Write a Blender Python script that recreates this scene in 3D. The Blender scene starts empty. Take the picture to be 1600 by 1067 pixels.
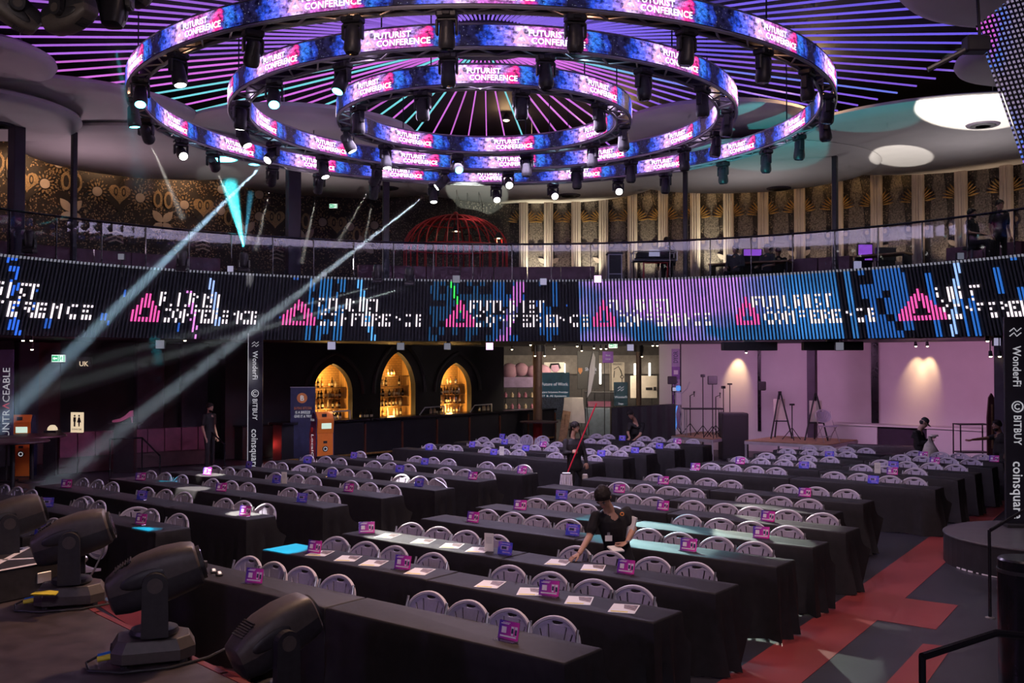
import bpy, bmesh, math, random
from mathutils import Vector, Matrix, Euler, noise
from mathutils.geometry import tessellate_polygon
R = math.radians
SC = bpy.context.scene
COL = SC.collection
random.seed(7)

# ------------------------------------------------------------------ camera
F, CX, CY, H = 1556.0, 800.0, 533.5, 2.77
PITCH = math.atan(31.2 / F)
cP, sP = math.cos(PITCH), math.sin(PITCH)
cd = bpy.data.cameras.new('camera'); cam = bpy.data.objects.new('camera', cd); COL.objects.link(cam)
cd.sensor_width = 36.0; cd.lens = F / 1600.0 * 36.0; cd.clip_end = 300
cam.location = (0, 0, H); cam.rotation_euler = (R(90) + PITCH, 0, 0)
SC.camera = cam
SC.view_settings.view_transform = 'Standard'; SC.view_settings.look = 'None'
SC.view_settings.gamma = 1.0; SC.view_settings.exposure = 0.0; SC.view_settings.use_curve_mapping = False
SC.cycles.use_denoising = True
SC.cycles.max_bounces = 4; SC.cycles.diffuse_bounces = 1; SC.cycles.glossy_bounces = 2
SC.cycles.transmission_bounces = 3; SC.cycles.transparent_max_bounces = 10; SC.cycles.volume_bounces = 0
SC.cycles.caustics_reflective = False; SC.cycles.caustics_refractive = False
SC.cycles.sample_clamp_indirect = 3.0
SC.cycles.use_adaptive_sampling = True; SC.cycles.adaptive_threshold = 0.07; SC.cycles.adaptive_min_samples = 12

# ------------------------------------------------------------------ world and the large lights
w = bpy.data.worlds.new('world'); SC.world = w; w.use_nodes = True
w.node_tree.nodes['Background'].inputs[0].default_value = (0.50, 0.36, 0.62, 1)
w.node_tree.nodes['Background'].inputs[1].default_value = 0.03

def lamp(kind, loc, energy, color, size=0.3, target=None, angle=40, blend=0.5, name='lamp'):
    l = bpy.data.lights.new(name, kind); l.energy = energy; l.color = color
    o = bpy.data.objects.new(name, l); COL.objects.link(o); o.location = loc
    if kind == 'AREA': l.shape = 'DISK'; l.size = size
    else: l.shadow_soft_size = size
    if kind == 'SPOT': l.spot_size = R(angle); l.spot_blend = blend
    if target is not None:
        o.rotation_euler = (Vector(target) - Vector(loc)).to_track_quat('-Z', 'Y').to_euler()
    return o
WARM = (1.0, 0.62, 0.30); PINK = (1.0, 0.55, 0.75); PURP = (0.62, 0.40, 1.0); TEAL = (0.10, 0.80, 0.95); WHITE = (1.0, 0.96, 0.86)
# overhead fills added to light the tables, and the glow of the ring screens on the room below
lamp('SPOT', (-1.5, 8.5, 8.6), 1000, (1.0, 0.66, 0.56), 0.5, (-0.8, 12.5, 0.5), 100, 0.9, name='stage_wash')
lamp('SPOT', (4.5, 8.5, 8.6), 1050, (1.0, 0.70, 0.68), 0.5, (3.0, 12.5, 0.5), 100, 0.9, name='stage_wash')
lamp('SPOT', (0.5, 12.0, 8.4), 2300, (1.0, 0.60, 0.36), 0.3, (-2.6, 7.4, 1.2), 45, 0.8, name='stage_back')
lamp('SPOT', (-8.0, 3.0, 4.0), 220, (0.62, 0.36, 1.0), 0.3, (-2.6, 7.4, 1.0), 50, 0.8, name='stage_side')
lamp('AREA', (-0.5, 18.8, 7.0), 650, (0.80, 0.66, 1.0), 5.0, (-0.5, 18.8, 0), name='ring_glow')
lamp('SPOT', (1.5, -4.0, 6.5), 950, (0.92, 0.78, 1.0), 0.6, (0.0, 14, 0.6), 70, 0.9, name='front_fill')  # soft fill added behind the camera to lift chairs and faces
lamp('SPOT', (-4.5, 2.5, 4.2), 420, (1.0, 0.80, 0.70), 0.3, (-4.2, 9, 6.0), 60, 0.9, name='truss_work_light')  # fill added to brighten the hanging heads at upper left
# purple and warm washers along the white wall at the right, under the balcony
lamp('AREA', (10.0, 24.0, 3.2), 84, (1.0, 0.42, 0.78), 1.6, (13.5, 27.5, 1.6), name='wall_wash')
lamp('AREA', (6.0, 27.0, 3.2), 84, (0.95, 0.46, 0.88), 1.6, (8.5, 31.5, 1.6), name='wall_wash')
# pink fills added to brighten the sofa, and a red floor lamp at left
lamp('POINT', (-9.6, 22.6, 2.6), 34, (1.0, 0.30, 0.62), 0.15, name='sofa_fill')
lamp('POINT', (-12.6, 20.5, 2.4), 22, (1.0, 0.30, 0.55), 0.15, name='sofa_fill')
lamp('POINT', (-6.75, 27.0, 0.5), 12, (1.0, 0.06, 0.05), 0.1, name='red_floor_lamp')
# lights of the hall beyond the opening, with an added fill at its front
lamp('AREA', (2.6, 31.0, 3.2), 60, (1.0, 0.86, 0.72), 1.5, (2.6, 35.5, 1.2), name='hall_light')  # fill added to brighten the flag and banner at the opening
lamp('AREA', (3.2, 37.5, 3.3), 260, (1.0, 0.82, 0.62), 3.0, (3.2, 40.5, 0.5), name='hall_light')
lamp('AREA', (3.2, 44.5, 3.3), 200, (1.0, 0.86, 0.70), 3.0, (3.2, 46.5, 1.0), name='hall_light')
# upward fills added at balcony height to brighten the ceiling discs
for _a, _e, _c in ((-74, 130, (1.0, 0.66, 0.86)), (-48, 150, (1.0, 0.70, 0.86)), (-22, 100, (0.95, 0.80, 0.82)), (4, 90, (0.95, 0.86, 0.85)), (28, 110, (0.92, 0.86, 0.88)), (52, 150, (0.92, 0.86, 0.90)), (78, 150, (0.95, 0.85, 0.95))):
    _p = (14.6 * math.sin(R(_a)), 15 + 14.6 * math.cos(R(_a)), 5.6)
    lamp('AREA', _p, _e * 0.19, _c, 0.5, (_p[0] * 0.8, 15 + (_p[1] - 15) * 0.8, 8.6), name='disc_fill')

# ------------------------------------------------------------------ pixel <-> room helpers (calibration only)
def ray(x, y):
    u = (CY - y) / F
    return Vector(((x - CX) / F, cP - u * sP, sP + u * cP))
def atz(x, y, z):
    d = ray(x, y); return Vector((0, 0, H)) + d * ((z - H) / d.z)
def aty(x, y, Y):
    d = ray(x, y); return Vector((0, 0, H)) + d * (Y / d.y)
DC = Vector((0.0, 15.0))            # axis of the balcony drum
def atr(x, y, rad):                 # far hit with a cylinder round the drum axis
    d = ray(x, y); a = d.x**2 + d.y**2; b = -2 * d.y * DC.y; c = DC.y**2 - rad**2
    t = (-b + math.sqrt(b * b - 4 * a * c)) / (2 * a)
    return Vector((0, 0, H)) + d * t
def az(p): return math.atan2(p.x - DC.x, p.y - DC.y)      # azimuth on the drum, 0 = straight ahead, + right
def drum(a, rad, z=0.0): return Vector((DC.x + rad * math.sin(a), DC.y + rad * math.cos(a), z))
TH, PH = R(35.38), R(38.62)
A = Vector((math.cos(PH), -math.sin(PH))); B = Vector((math.sin(TH), math.cos(TH))); N = Vector((math.sin(PH), math.cos(PH)))
def uvp(u, v, z=0.0): p = A * u + B * v; return Vector((p.x, p.y, z))
def upx(px, v, z):                   # u of a thing of row line v that stands at image column px
    k = (px - CX) / F
    return (k * (v * B.y * cP + (z - H) * sP) - v * B.x) / (A.x - k * A.y * cP)
ORD = ['', 'first', 'second', 'third', 'fourth', 'fifth', 'sixth', 'seventh', 'eighth', 'ninth', 'tenth', 'eleventh', 'twelfth', 'thirteenth', 'fourteenth',
       'fifteenth', 'sixteenth', 'seventeenth', 'eighteenth', 'nineteenth', 'twentieth']
def frnd(*a):
    s = math.sin(sum(x * k for x, k in zip(a, (12.9898, 78.233, 37.719, 4.581)))) * 43758.5453
    return s - math.floor(s)

# ------------------------------------------------------------------ mesh builder
class MB:
    def __init__(s): s.v = []; s.f = []; s.m = []; s.mi = 0; s.T = None
    def add(s, vs, fs):
        o = len(s.v)
        s.v += [tuple(s.T @ Vector(p)) if s.T else tuple(p) for p in vs]
        s.f += [tuple(i + o for i in f) for f in fs]; s.m += [s.mi] * len(fs); return s
    def box(s, c, d, rz=0.0):
        x, y, z = d[0] / 2, d[1] / 2, d[2] / 2; q = Matrix.Rotation(rz, 3, 'Z') if rz else None
        vs = []
        for k in (-z, z):
            for (i, j) in ((-x, -y), (x, -y), (x, y), (-x, y)):
                p = Vector((i, j, k)); p = q @ p if q else p; vs.append(p + Vector(c))
        return s.add(vs, [(3, 2, 1, 0), (4, 5, 6, 7), (0, 1, 5, 4), (1, 2, 6, 5), (2, 3, 7, 6), (3, 0, 4, 7)])
    def rbox(s, c, d, b=0.01, seg=1, rz=0.0):
        bm = bmesh.new(); bmesh.ops.create_cube(bm, size=1.0)
        for v in bm.verts: v.co = Vector((v.co.x * d[0], v.co.y * d[1], v.co.z * d[2]))
        bmesh.ops.bevel(bm, geom=list(bm.edges), offset=b, segments=seg, affect='EDGES', profile=0.5)
        q = Matrix.Rotation(rz, 3, 'Z'); bm.verts.index_update()
        s.add([q @ v.co + Vector(c) for v in bm.verts], [tuple(v.index for v in f.verts) for f in bm.faces]); bm.free(); return s
    def cyl(s, p0, p1, r0, r1=None, n=10, caps=True):
        p0, p1 = Vector(p0), Vector(p1); r1 = r0 if r1 is None else r1
        d = (p1 - p0).normalized(); a = d.orthogonal().normalized(); b = d.cross(a)
        vs = []; fs = []
        for p, r in ((p0, r0), (p1, r1)):
            for i in range(n):
                t = 2 * math.pi * i / n; vs.append(p + (a * math.cos(t) + b * math.sin(t)) * r)
        for i in range(n): j = (i + 1) % n; fs.append((i, j, n + j, n + i))
        if caps: fs.append(tuple(range(n - 1, -1, -1))); fs.append(tuple(range(n, 2 * n)))
        return s.add(vs, fs)
    def tube(s, pts, r, n=6, closed=False):
        pts = [Vector(p) for p in pts]; m = len(pts); vs = []; fs = []; up = None
        for i, p in enumerate(pts):
            a = pts[(i - 1) % m] if (closed or i > 0) else p
            b = pts[(i + 1) % m] if (closed or i < m - 1) else p
            d = (b - a).normalized()
            if up is None or abs(up.dot(d)) > 0.98: up = d.orthogonal().normalized()
            x = (up - d * up.dot(d)).normalized(); y = d.cross(x); up = x
            rr = r[i] if isinstance(r, (list, tuple)) else r
            for k in range(n):
                t = 2 * math.pi * k / n; vs.append(p + (x * math.cos(t) + y * math.sin(t)) * rr)
        for i in range(m if closed else m - 1):
            for k in range(n):
                k2 = (k + 1) % n; i2 = (i + 1) % m
                fs.append((i * n + k, i * n + k2, i2 * n + k2, i2 * n + k))
        if not closed: fs.append(tuple(range(n - 1, -1, -1))); fs.append(tuple((m - 1) * n + k for k in range(n)))
        return s.add(vs, fs)
    def lathe(s, prof, n=16, c=(0, 0, 0)):
        vs = []; fs = []; c = Vector(c)
        for (r, z) in prof:
            for i in range(n): t = 2 * math.pi * i / n; vs.append(c + Vector((r * math.cos(t), r * math.sin(t), z)))
        for k in range(len(prof) - 1):
            for i in range(n): j = (i + 1) % n; fs.append((k * n + i, k * n + j, (k + 1) * n + j, (k + 1) * n + i))
        if prof[0][0] > 1e-4: fs.append(tuple(range(n - 1, -1, -1)))
        if prof[-1][0] > 1e-4: fs.append(tuple((len(prof) - 1) * n + i for i in range(n)))
        return s.add(vs, fs)
    def ext(s, poly, z0, z1, holes=()):
        loops = [list(poly)] + [list(h) for h in holes]; flat = [p for l in loops for p in l]; n = len(flat)
        tri = tessellate_polygon([[Vector((p[0], p[1], 0)) for p in l] for l in loops])
        vs = [(p[0], p[1], z0) for p in flat] + [(p[0], p[1], z1) for p in flat]
        fs = []
        for t in tri:
            a, b, c = (Vector(flat[i]) for i in t)
            cr = (b - a).x * (c - a).y - (b - a).y * (c - a).x
            if cr < 0: t = tuple(reversed(t))
            fs.append(tuple(i + n for i in t)); fs.append(tuple(reversed(t)))
        o = 0
        for l in loops:
            k = len(l)
            for i in range(k): fs.append((o + i, o + (i + 1) % k, n + o + (i + 1) % k, n + o + i))
            o += k
        return s.add(vs, fs)
    def sph(s, c, rx, ry=None, rz=None, nu=12, nv=8):
        ry = rx if ry is None else ry; rz = rx if rz is None else rz; c = Vector(c); vs = [c + Vector((0, 0, -rz))]; fs = []
        for j in range(1, nv):
            p = math.pi * j / nv - math.pi / 2
            for i in range(nu): t = 2 * math.pi * i / nu; vs.append(c + Vector((rx * math.cos(p) * math.cos(t), ry * math.cos(p) * math.sin(t), rz * math.sin(p))))
        vs.append(c + Vector((0, 0, rz))); top = len(vs) - 1
        for i in range(nu): fs.append((0, 1 + (i + 1) % nu, 1 + i)); fs.append((top, top - nu + i, top - nu + (i + 1) % nu))
        for j in range(nv - 2):
            for i in range(nu):
                a = 1 + j * nu; k = (i + 1) % nu; fs.append((a + i, a + k, a + nu + k, a + nu + i))
        return s.add(vs, fs)
    def loft(s, rings, caps=True):
        n = len(rings[0]); vs = [p for r in rings for p in r]; fs = []
        for k in range(len(rings) - 1):
            for i in range(n): j = (i + 1) % n; fs.append((k * n + i, k * n + j, (k + 1) * n + j, (k + 1) * n + i))
        if caps: fs.append(tuple(range(n - 1, -1, -1))); fs.append(tuple((len(rings) - 1) * n + i for i in range(n)))
        return s.add(vs, fs)
    def arc(s, a0, a1, r0, r1, z0, z1, n=24, c=None):      # ring segment of the drum
        c = DC if c is None else c; vs = []; fs = []
        for i in range(n + 1):
            a = a0 + (a1 - a0) * i / n; sx, cy = math.sin(a), math.cos(a)
            for (r, z) in ((r0, z0), (r1, z0), (r1, z1), (r0, z1)): vs.append((c[0] + r * sx, c[1] + r * cy, z))
        for i in range(n):
            o = i * 4
            for k in range(4): k2 = (k + 1) % 4; fs.append((o + k, o + k2, o + 4 + k2, o + 4 + k))
        fs.append((3, 2, 1, 0)); fs.append((n * 4, n * 4 + 1, n * 4 + 2, n * 4 + 3))
        return s.add(vs, fs)
    def mesh(s, name, mats=None, smooth=False, recalc=True):
        me = bpy.data.meshes.new(name); me.from_pydata(s.v, [], s.f)
        for m in (mats if isinstance(mats, (list, tuple)) else [mats]):
            if m: me.materials.append(m)
        if len(set(s.m)) > 1: me.polygons.foreach_set('material_index', s.m)
        if recalc:
            bm = bmesh.new(); bm.from_mesh(me); bmesh.ops.recalc_face_normals(bm, faces=bm.faces); bm.to_mesh(me); bm.free()
        if smooth: me.polygons.foreach_set('use_smooth', [True] * len(me.polygons)); me.set_sharp_from_angle(angle=R(40))
        me.update(); return me
    def part(s, name, mat, parent, smooth=False, label=None, recalc=True):
        o = link(name, s.mesh(name, mat, smooth, recalc)); o.parent = parent
        if label: o['label'] = label
        return o
    def thing(s, name, mat, label, cat, group=None, kind=None, smooth=False, recalc=True):
        return tag(link(name, s.mesh(name, mat, smooth, recalc)), label, cat, group, kind)
    def struct(s, name, mat, parent=None, smooth=False, recalc=True):
        o = link(name, s.mesh(name, mat, smooth, recalc)); o.parent = parent
        if parent is None: o['kind'] = 'structure'
        return o
def link(name, data): o = bpy.data.objects.new(name, data); COL.objects.link(o); return o
def tag(o, label=None, cat=None, group=None, kind=None):
    if label: o['label'] = label
    if cat: o['category'] = cat
    if group: o['group'] = group
    if kind: o['kind'] = kind
    return o
def thing(name, label, cat, loc=(0, 0, 0), rz=0.0, group=None):
    o = link(name, None); o.empty_display_size = 0.1; o.location = loc; o.rotation_euler = (0, 0, rz); return tag(o, label, cat, group)
KIDS = {}
def kids(o):
    if o.name not in KIDS: KIDS[o.name] = list(o.children)
    return KIDS[o.name]
def copy_tree(o, parent=None):
    c = o.copy(); COL.objects.link(c); c.parent = parent
    for ch in kids(o): copy_tree(ch, c)
    return c
def inst(o, parent, loc=None, rot=None):
    c = o.copy(); COL.objects.link(c); c.parent = parent
    if loc is not None: c.location = loc
    if rot is not None: c.rotation_euler = rot
    return c
_TX = {}
def txt(s, size=1.0, bold=0.0, align='LEFT'):
    key = (s, bold)
    if key not in _TX:
        cu = bpy.data.curves.new('t', 'FONT'); cu.body = s; cu.size = 1.0; cu.offset = bold; cu.resolution_u = 2; cu.space_character = 1.0 + bold * 2
        o = bpy.data.objects.new('t', cu)
        me = bpy.data.meshes.new_from_object(o)
        _TX[key] = ([(v.co.x, v.co.y) for v in me.vertices], [tuple(p.vertices) for p in me.polygons])
        bpy.data.objects.remove(o); bpy.data.curves.remove(cu); bpy.data.meshes.remove(me)
    vs, fs = _TX[key]; w = max(p[0] for p in vs); dx = 0 if align == 'LEFT' else (-w / 2 if align == 'CENTER' else -w)
    return [((p[0] + dx) * size, p[1] * size) for p in vs], fs, w * size
def flat_text(mb, s, size, origin, ux, uy, bold=0.01, align='LEFT', width=None):
    vs, fs, w = txt(s, size, bold, align); k = 1.0 if width is None else width / w
    o, ux, uy = Vector(origin), Vector(ux), Vector(uy)
    return mb.add([o + ux * (p[0] * k) + uy * p[1] for p in vs], fs)
# ------------------------------------------------------------------ materials (all procedural)
MT = {}
class NT:
    def __init__(s, name):
        s.m = bpy.data.materials.new(name); s.m.use_nodes = True; s.t = s.m.node_tree; s.n = s.t.nodes; s.l = s.t.links
        s.b = s.n['Principled BSDF']; s.out = s.n['Material Output']
    def node(s, typ, **kw):
        o = s.n.new(typ)
        for k, v in kw.items(): setattr(o, k, v)
        return o
    def val(s, sock, v):
        if hasattr(v, 'is_output') or isinstance(v, bpy.types.NodeSocket): s.l.new(v, sock)
        else: sock.default_value = v
    def math(s, op, a, b=0.0, c=None, clamp=False):
        o = s.node('ShaderNodeMath', operation=op); o.use_clamp = clamp
        s.val(o.inputs[0], a); s.val(o.inputs[1], b)
        if c is not None: s.val(o.inputs[2], c)
        return o.outputs[0]
    def noise(s, vec, scale, detail=2.0, rough=0.5, out=0):
        o = s.node('ShaderNodeTexNoise'); o.inputs['Scale'].default_value = scale; o.inputs['Detail'].default_value = detail; o.inputs['Roughness'].default_value = rough
        if vec is not None: s.l.new(vec, o.inputs['Vector'])
        return o.outputs[out]
    def vor(s, vec, scale, feature='F1', out='Distance'):
        o = s.node('ShaderNodeTexVoronoi', feature=feature); o.inputs['Scale'].default_value = scale
        if vec is not None: s.l.new(vec, o.inputs['Vector'])
        return o.outputs[out]
    def ramp(s, fac, stops, interp='LINEAR'):
        o = s.node('ShaderNodeValToRGB'); o.color_ramp.interpolation = interp; e = o.color_ramp.elements
        while len(e) > 1: e.remove(e[0])
        e[0].position = stops[0][0]; e[0].color = (*stops[0][1], 1) if len(stops[0][1]) == 3 else stops[0][1]
        for p, c in stops[1:]: x = e.new(p); x.color = (*c, 1) if len(c) == 3 else c
        s.val(o.inputs[0], fac); return o.outputs[0]
    def mix(s, fac, a, b, mode='MIX'):
        o = s.node('ShaderNodeMix', data_type='RGBA', blend_type=mode)
        s.val(o.inputs[0], fac)
        for k, v in ((6, a), (7, b)):
            if isinstance(v, tuple): o.inputs[k].default_value = (*v, 1) if len(v) == 3 else v
            else: s.l.new(v, o.inputs[k])
        return o.outputs[2]
    def map(s, vec, scale=(1, 1, 1), loc=(0, 0, 0)):
        o = s.node('ShaderNodeMapping'); o.inputs['Scale'].default_value = scale; o.inputs['Location'].default_value = loc
        s.l.new(vec, o.inputs['Vector']); return o.outputs[0]
    def coord(s, k='Object'): return s.node('ShaderNodeTexCoord').outputs[k]
    def pos(s): return s.node('ShaderNodeNewGeometry').outputs['Position']
    def sep(s, vec): o = s.node('ShaderNodeSeparateXYZ'); s.l.new(vec, o.inputs[0]); return o.outputs
    def comb(s, x, y, z=0.0):
        o = s.node('ShaderNodeCombineXYZ')
        for k, v in enumerate((x, y, z)): s.val(o.inputs[k], v)
        return o.outputs[0]
    def bump(s, h, dist=0.01, strength=0.5):
        o = s.node('ShaderNodeBump'); o.inputs['Distance'].default_value = dist; o.inputs['Strength'].default_value = strength
        s.l.new(h, o.inputs['Height']); s.l.new(o.outputs[0], s.b.inputs['Normal'])
    def base(s, c): s.val(s.b.inputs['Base Color'], (*c, 1) if isinstance(c, tuple) and len(c) == 3 else c)
    def set(s, rough=0.6, metal=0.0, spec=0.5): s.b.inputs['Roughness'].default_value = rough; s.b.inputs['Metallic'].default_value = metal; s.b.inputs['Specular IOR Level'].default_value = spec
    def emit(s, c, k): s.val(s.b.inputs['Emission Color'], (*c, 1) if isinstance(c, tuple) and len(c) == 3 else c); s.val(s.b.inputs['Emission Strength'], k)
def plain(name, c, rough=0.6, metal=0.0, var=0.15, scale=6.0, spec=0.5, bump=0.0):
    if name in MT: return MT[name]
    t = NT(name); nz = t.noise(t.coord(), scale, 3.0)
    lo = tuple(x * (1 - var) for x in c); hi = tuple(min(1, x * (1 + var)) for x in c)
    t.base(t.ramp(nz, [(0.3, lo), (0.7, hi)])); t.set(rough, metal, spec)
    if bump: t.bump(t.noise(t.coord(), scale * 12, 2.0), 0.004, bump)
    MT[name] = t.m; return t.m
def glow(name, c, k, var=0.0):
    t = NT(name); t.base((0.02, 0.02, 0.02)); t.set(0.5)
    if var: t.emit(t.mix(t.noise(t.coord(), 8.0), tuple(x * (1 - var) for x in c), c), k)
    else: t.emit(c, k)
    MT[name] = t.m; return t.m

plain('cloth', (0.015, 0.013, 0.0155), 0.66, var=0.2, scale=14, spec=0.38, bump=0.10)
plain('chair', (0.42, 0.38, 0.50), 0.5, var=0.06, scale=30)
plain('chair_rim', (0.54, 0.50, 0.58), 0.45, var=0.05, scale=30)
plain('steel', (0.45, 0.44, 0.46), 0.35, 0.9, var=0.08)
plain('alu', (0.55, 0.53, 0.57), 0.42, 0.35, var=0.08)
plain('black', (0.018, 0.017, 0.020), 0.55, var=0.25)
plain('black_gloss', (0.014, 0.013, 0.017), 0.22, var=0.2)
plain('black_plastic', (0.035, 0.033, 0.038), 0.42, var=0.2, scale=20)
plain('head_shell', (0.070, 0.056, 0.052), 0.50, var=0.12, scale=25, bump=0.12)
plain('head_dark', (0.020, 0.018, 0.022), 0.50, var=0.2, scale=25)
plain('stage', (0.055, 0.042, 0.046), 0.45, var=0.4, scale=5, bump=0.1)
plain('disc', (0.66, 0.61, 0.60), 0.75, var=0.03, scale=2)
plain('ceil_black', (0.008, 0.007, 0.010), 0.7, var=0.3)
plain('wall_black', (0.014, 0.013, 0.017), 0.6, var=0.3, scale=2)
plain('panel_dark', (0.050, 0.036, 0.060), 0.6, var=0.2, scale=3)
plain('panel_red', (0.085, 0.026, 0.030), 0.6, var=0.2, scale=3)
plain('white_wall', (0.74, 0.70, 0.72), 0.8, var=0.03, scale=2)
plain('ledge', (0.78, 0.74, 0.74), 0.6, var=0.03)
plain('leather', (0.16, 0.045, 0.085), 0.42, var=0.2, scale=5, bump=0.1)
plain('leather_dark', (0.06, 0.028, 0.036), 0.45, var=0.25, scale=5)
plain('pilaster', (0.70, 0.58, 0.52), 0.7, var=0.05, scale=4)
plain('gold', (0.55, 0.32, 0.10), 0.40, 0.6, var=0.3, scale=10)
plain('print_gold', (0.30, 0.20, 0.11), 0.55, 0.2, var=0.5, scale=40)
plain('print_pale', (0.42, 0.34, 0.30), 0.7, var=0.08, scale=6)
plain('satin_glow', (0.17, 0.14, 0.12), 0.42, 0.1, var=0.75, scale=24)  # satin tone lightened to carry the uplight glow of the panels
plain('print_dark', (0.020, 0.013, 0.012), 0.6, var=0.3, scale=20)
plain('red_metal', (0.55, 0.030, 0.040), 0.4, var=0.15)
plain('red_plastic', (0.75, 0.030, 0.070), 0.4, var=0.08)
plain('wood', (0.30, 0.17, 0.085), 0.55, var=0.3, scale=9)
plain('deck_wood', (0.34, 0.22, 0.12), 0.6, var=0.25, scale=5)
plain('canvas', (0.62, 0.56, 0.48), 0.8, var=0.08)
plain('white', (0.80, 0.79, 0.80), 0.55, var=0.03)
plain('paper', (0.86, 0.84, 0.80), 0.6, var=0.03)
plain('navy', (0.035, 0.040, 0.11), 0.5, var=0.2)
plain('blue_print', (0.03, 0.17, 0.27), 0.5, var=0.25, scale=3)
plain('city_print', (0.05, 0.08, 0.13), 0.5, var=0.9, scale=40)
plain('teal_print', (0.03, 0.09, 0.12), 0.5, var=0.2)
plain('purple_print', (0.22, 0.09, 0.36), 0.5, var=0.2)
plain('orange', (0.85, 0.23, 0.030), 0.45, var=0.06)
plain('coin_orange', (0.85, 0.30, 0.08), 0.45, var=0.06)
plain('pink_plush', (0.50, 0.28, 0.36), 0.9, var=0.1)
plain('amber_cloth', (0.42, 0.33, 0.25), 0.8, var=0.15)
plain('skin', (0.46, 0.26, 0.18), 0.55, var=0.06, scale=20)
plain('skin_brown', (0.30, 0.15, 0.10), 0.55, var=0.06, scale=20)
plain('skin_light', (0.58, 0.36, 0.28), 0.55, var=0.06, scale=20)
plain('hair', (0.014, 0.009, 0.008), 0.62, var=0.5, scale=60, spec=0.3, bump=0.5)
plain('shirt_black', (0.014, 0.012, 0.014), 0.8, var=0.3, scale=12)
plain('shirt_grey', (0.075, 0.075, 0.085), 0.8, var=0.2, scale=12)
plain('trousers', (0.016, 0.015, 0.018), 0.8, var=0.25, scale=12)
plain('lip', (0.30, 0.11, 0.09), 0.5)
plain('mop', (0.72, 0.66, 0.72), 0.9, var=0.15, scale=40)
plain('bag', (0.62, 0.56, 0.50), 0.35, var=0.15, scale=14)
plain('yellow', (0.75, 0.62, 0.06), 0.6)
plain('blue_plastic', (0.03, 0.16, 0.55), 0.4)
plain('tape', (0.85, 0.80, 0.82), 0.5, var=0.04)
plain('bottle_dark', (0.035, 0.022, 0.012), 0.12, var=0.3)
plain('bottle_amber', (0.32, 0.13, 0.03), 0.12, var=0.3)
plain('bottle_clear', (0.55, 0.42, 0.28), 0.10, var=0.2)
plain('bottle_label', (0.75, 0.66, 0.48), 0.6, var=0.2)
plain('brick_pink', (0.46, 0.16, 0.24), 0.7)
plain('speaker_grille', (0.022, 0.021, 0.024), 0.75, var=0.4, scale=90)
glow('lens_lit', (1.0, 0.97, 0.88), 9.0)
glow('lens_teal', (0.15, 0.95, 1.0), 7.0)
plain('lens_off', (0.05, 0.05, 0.07), 0.08, 0.3)
glow('screen_white', (1.0, 0.93, 1.0), 2.3)
glow('logo_white', (1.0, 0.97, 1.0), 2.6)
glow('logo_pink', (1.0, 0.36, 0.55), 1.5)
glow('downlight', (1.0, 0.80, 0.52), 12.0)
glow('tube_light', (1.0, 0.93, 0.78), 5.0)
glow('exit_green', (0.02, 0.55, 0.22), 0.9)
glow('exit_white', (0.85, 1.0, 0.90), 1.1)
glow('square_dim', (0.50, 0.50, 0.62), 0.30)
glow('square_pink', (1.0, 0.66, 1.0), 1.5)
glow('square_mid', (0.62, 0.58, 0.85), 0.55)
glow('amber_back', (1.0, 0.50, 0.085), 1.0, 0.35)
glow('atm_screen', (0.75, 0.95, 0.80), 0.8)
glow('sign_lit', (1.0, 0.78, 0.52), 0.75)
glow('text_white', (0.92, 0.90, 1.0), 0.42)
glow('text_red', (0.9, 0.1, 0.2), 0.5)
glow('pc_purple', (0.45, 0.12, 0.95), 0.9, 0.5)
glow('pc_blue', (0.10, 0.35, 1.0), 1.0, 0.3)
glow('red_led', (1.0, 0.06, 0.08), 1.4)
glow('green_led', (0.1, 1.0, 0.3), 1.2)

# floor: dark blue-grey vinyl and the red inlay
t = NT('floor'); nz = t.noise(t.pos(), 0.7, 4.0)
t.base(t.ramp(nz, [(0.3, (0.022, 0.021, 0.028)), (0.7, (0.036, 0.034, 0.046))])); t.set(0.38, 0, 0.4); t.bump(t.noise(t.pos(), 30.0), 0.002, 0.2); MT['floor'] = t.m
t = NT('floor_red'); nz = t.noise(t.pos(), 0.9, 4.0)
t.base(t.ramp(nz, [(0.3, (0.20, 0.030, 0.032)), (0.7, (0.28, 0.048, 0.046))])); t.set(0.40, 0, 0.4); t.bump(t.noise(t.pos(), 30.0), 0.002, 0.2); MT['floor_red'] = t.m

# galaxy video wall: uv.x runs once per logo period
t = NT('galaxy'); uv = t.coord('UV'); x, y, _ = t.sep(uv); rnd = t.node('ShaderNodeObjectInfo').outputs['Random']
p = t.comb(t.math('MULTIPLY', x, 2.1), t.math('MULTIPLY', y, 0.36), 0.0)
wob = t.noise(p, 4.5, 4.0, 0.6); xx = t.math('ADD', x, t.math('MULTIPLY', t.math('SUBTRACT', wob, 0.5), 0.30))
colr = t.ramp(xx, [(0.0, (0.010, 0.008, 0.030)), (0.10, (0.010, 0.010, 0.05)), (0.17, (0.02, 0.07, 0.62)), (0.25, (0.16, 0.18, 1.0)), (0.33, (0.52, 0.28, 0.95)), (0.40, (0.85, 0.60, 1.0)),
                   (0.48, (0.62, 0.16, 0.66)), (0.62, (0.55, 0.11, 0.46)), (0.70, (0.50, 0.30, 0.85)), (0.765, (0.95, 0.03, 0.26)), (0.81, (0.05, 0.04, 0.30)), (0.88, (0.04, 0.22, 0.90)), (0.95, (0.02, 0.05, 0.45)), (1.0, (0.010, 0.008, 0.03))])
cl = t.noise(p, 11.0, 6.0, 0.68); cl2 = t.ramp(cl, [(0.36, (0.03, 0.03, 0.05)), (0.62, (1, 1, 1))])
c1 = t.mix(1.0, colr, cl2, 'MULTIPLY')
st = t.vor(p, 34.0); star = t.math('LESS_THAN', st, 0.10)
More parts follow.
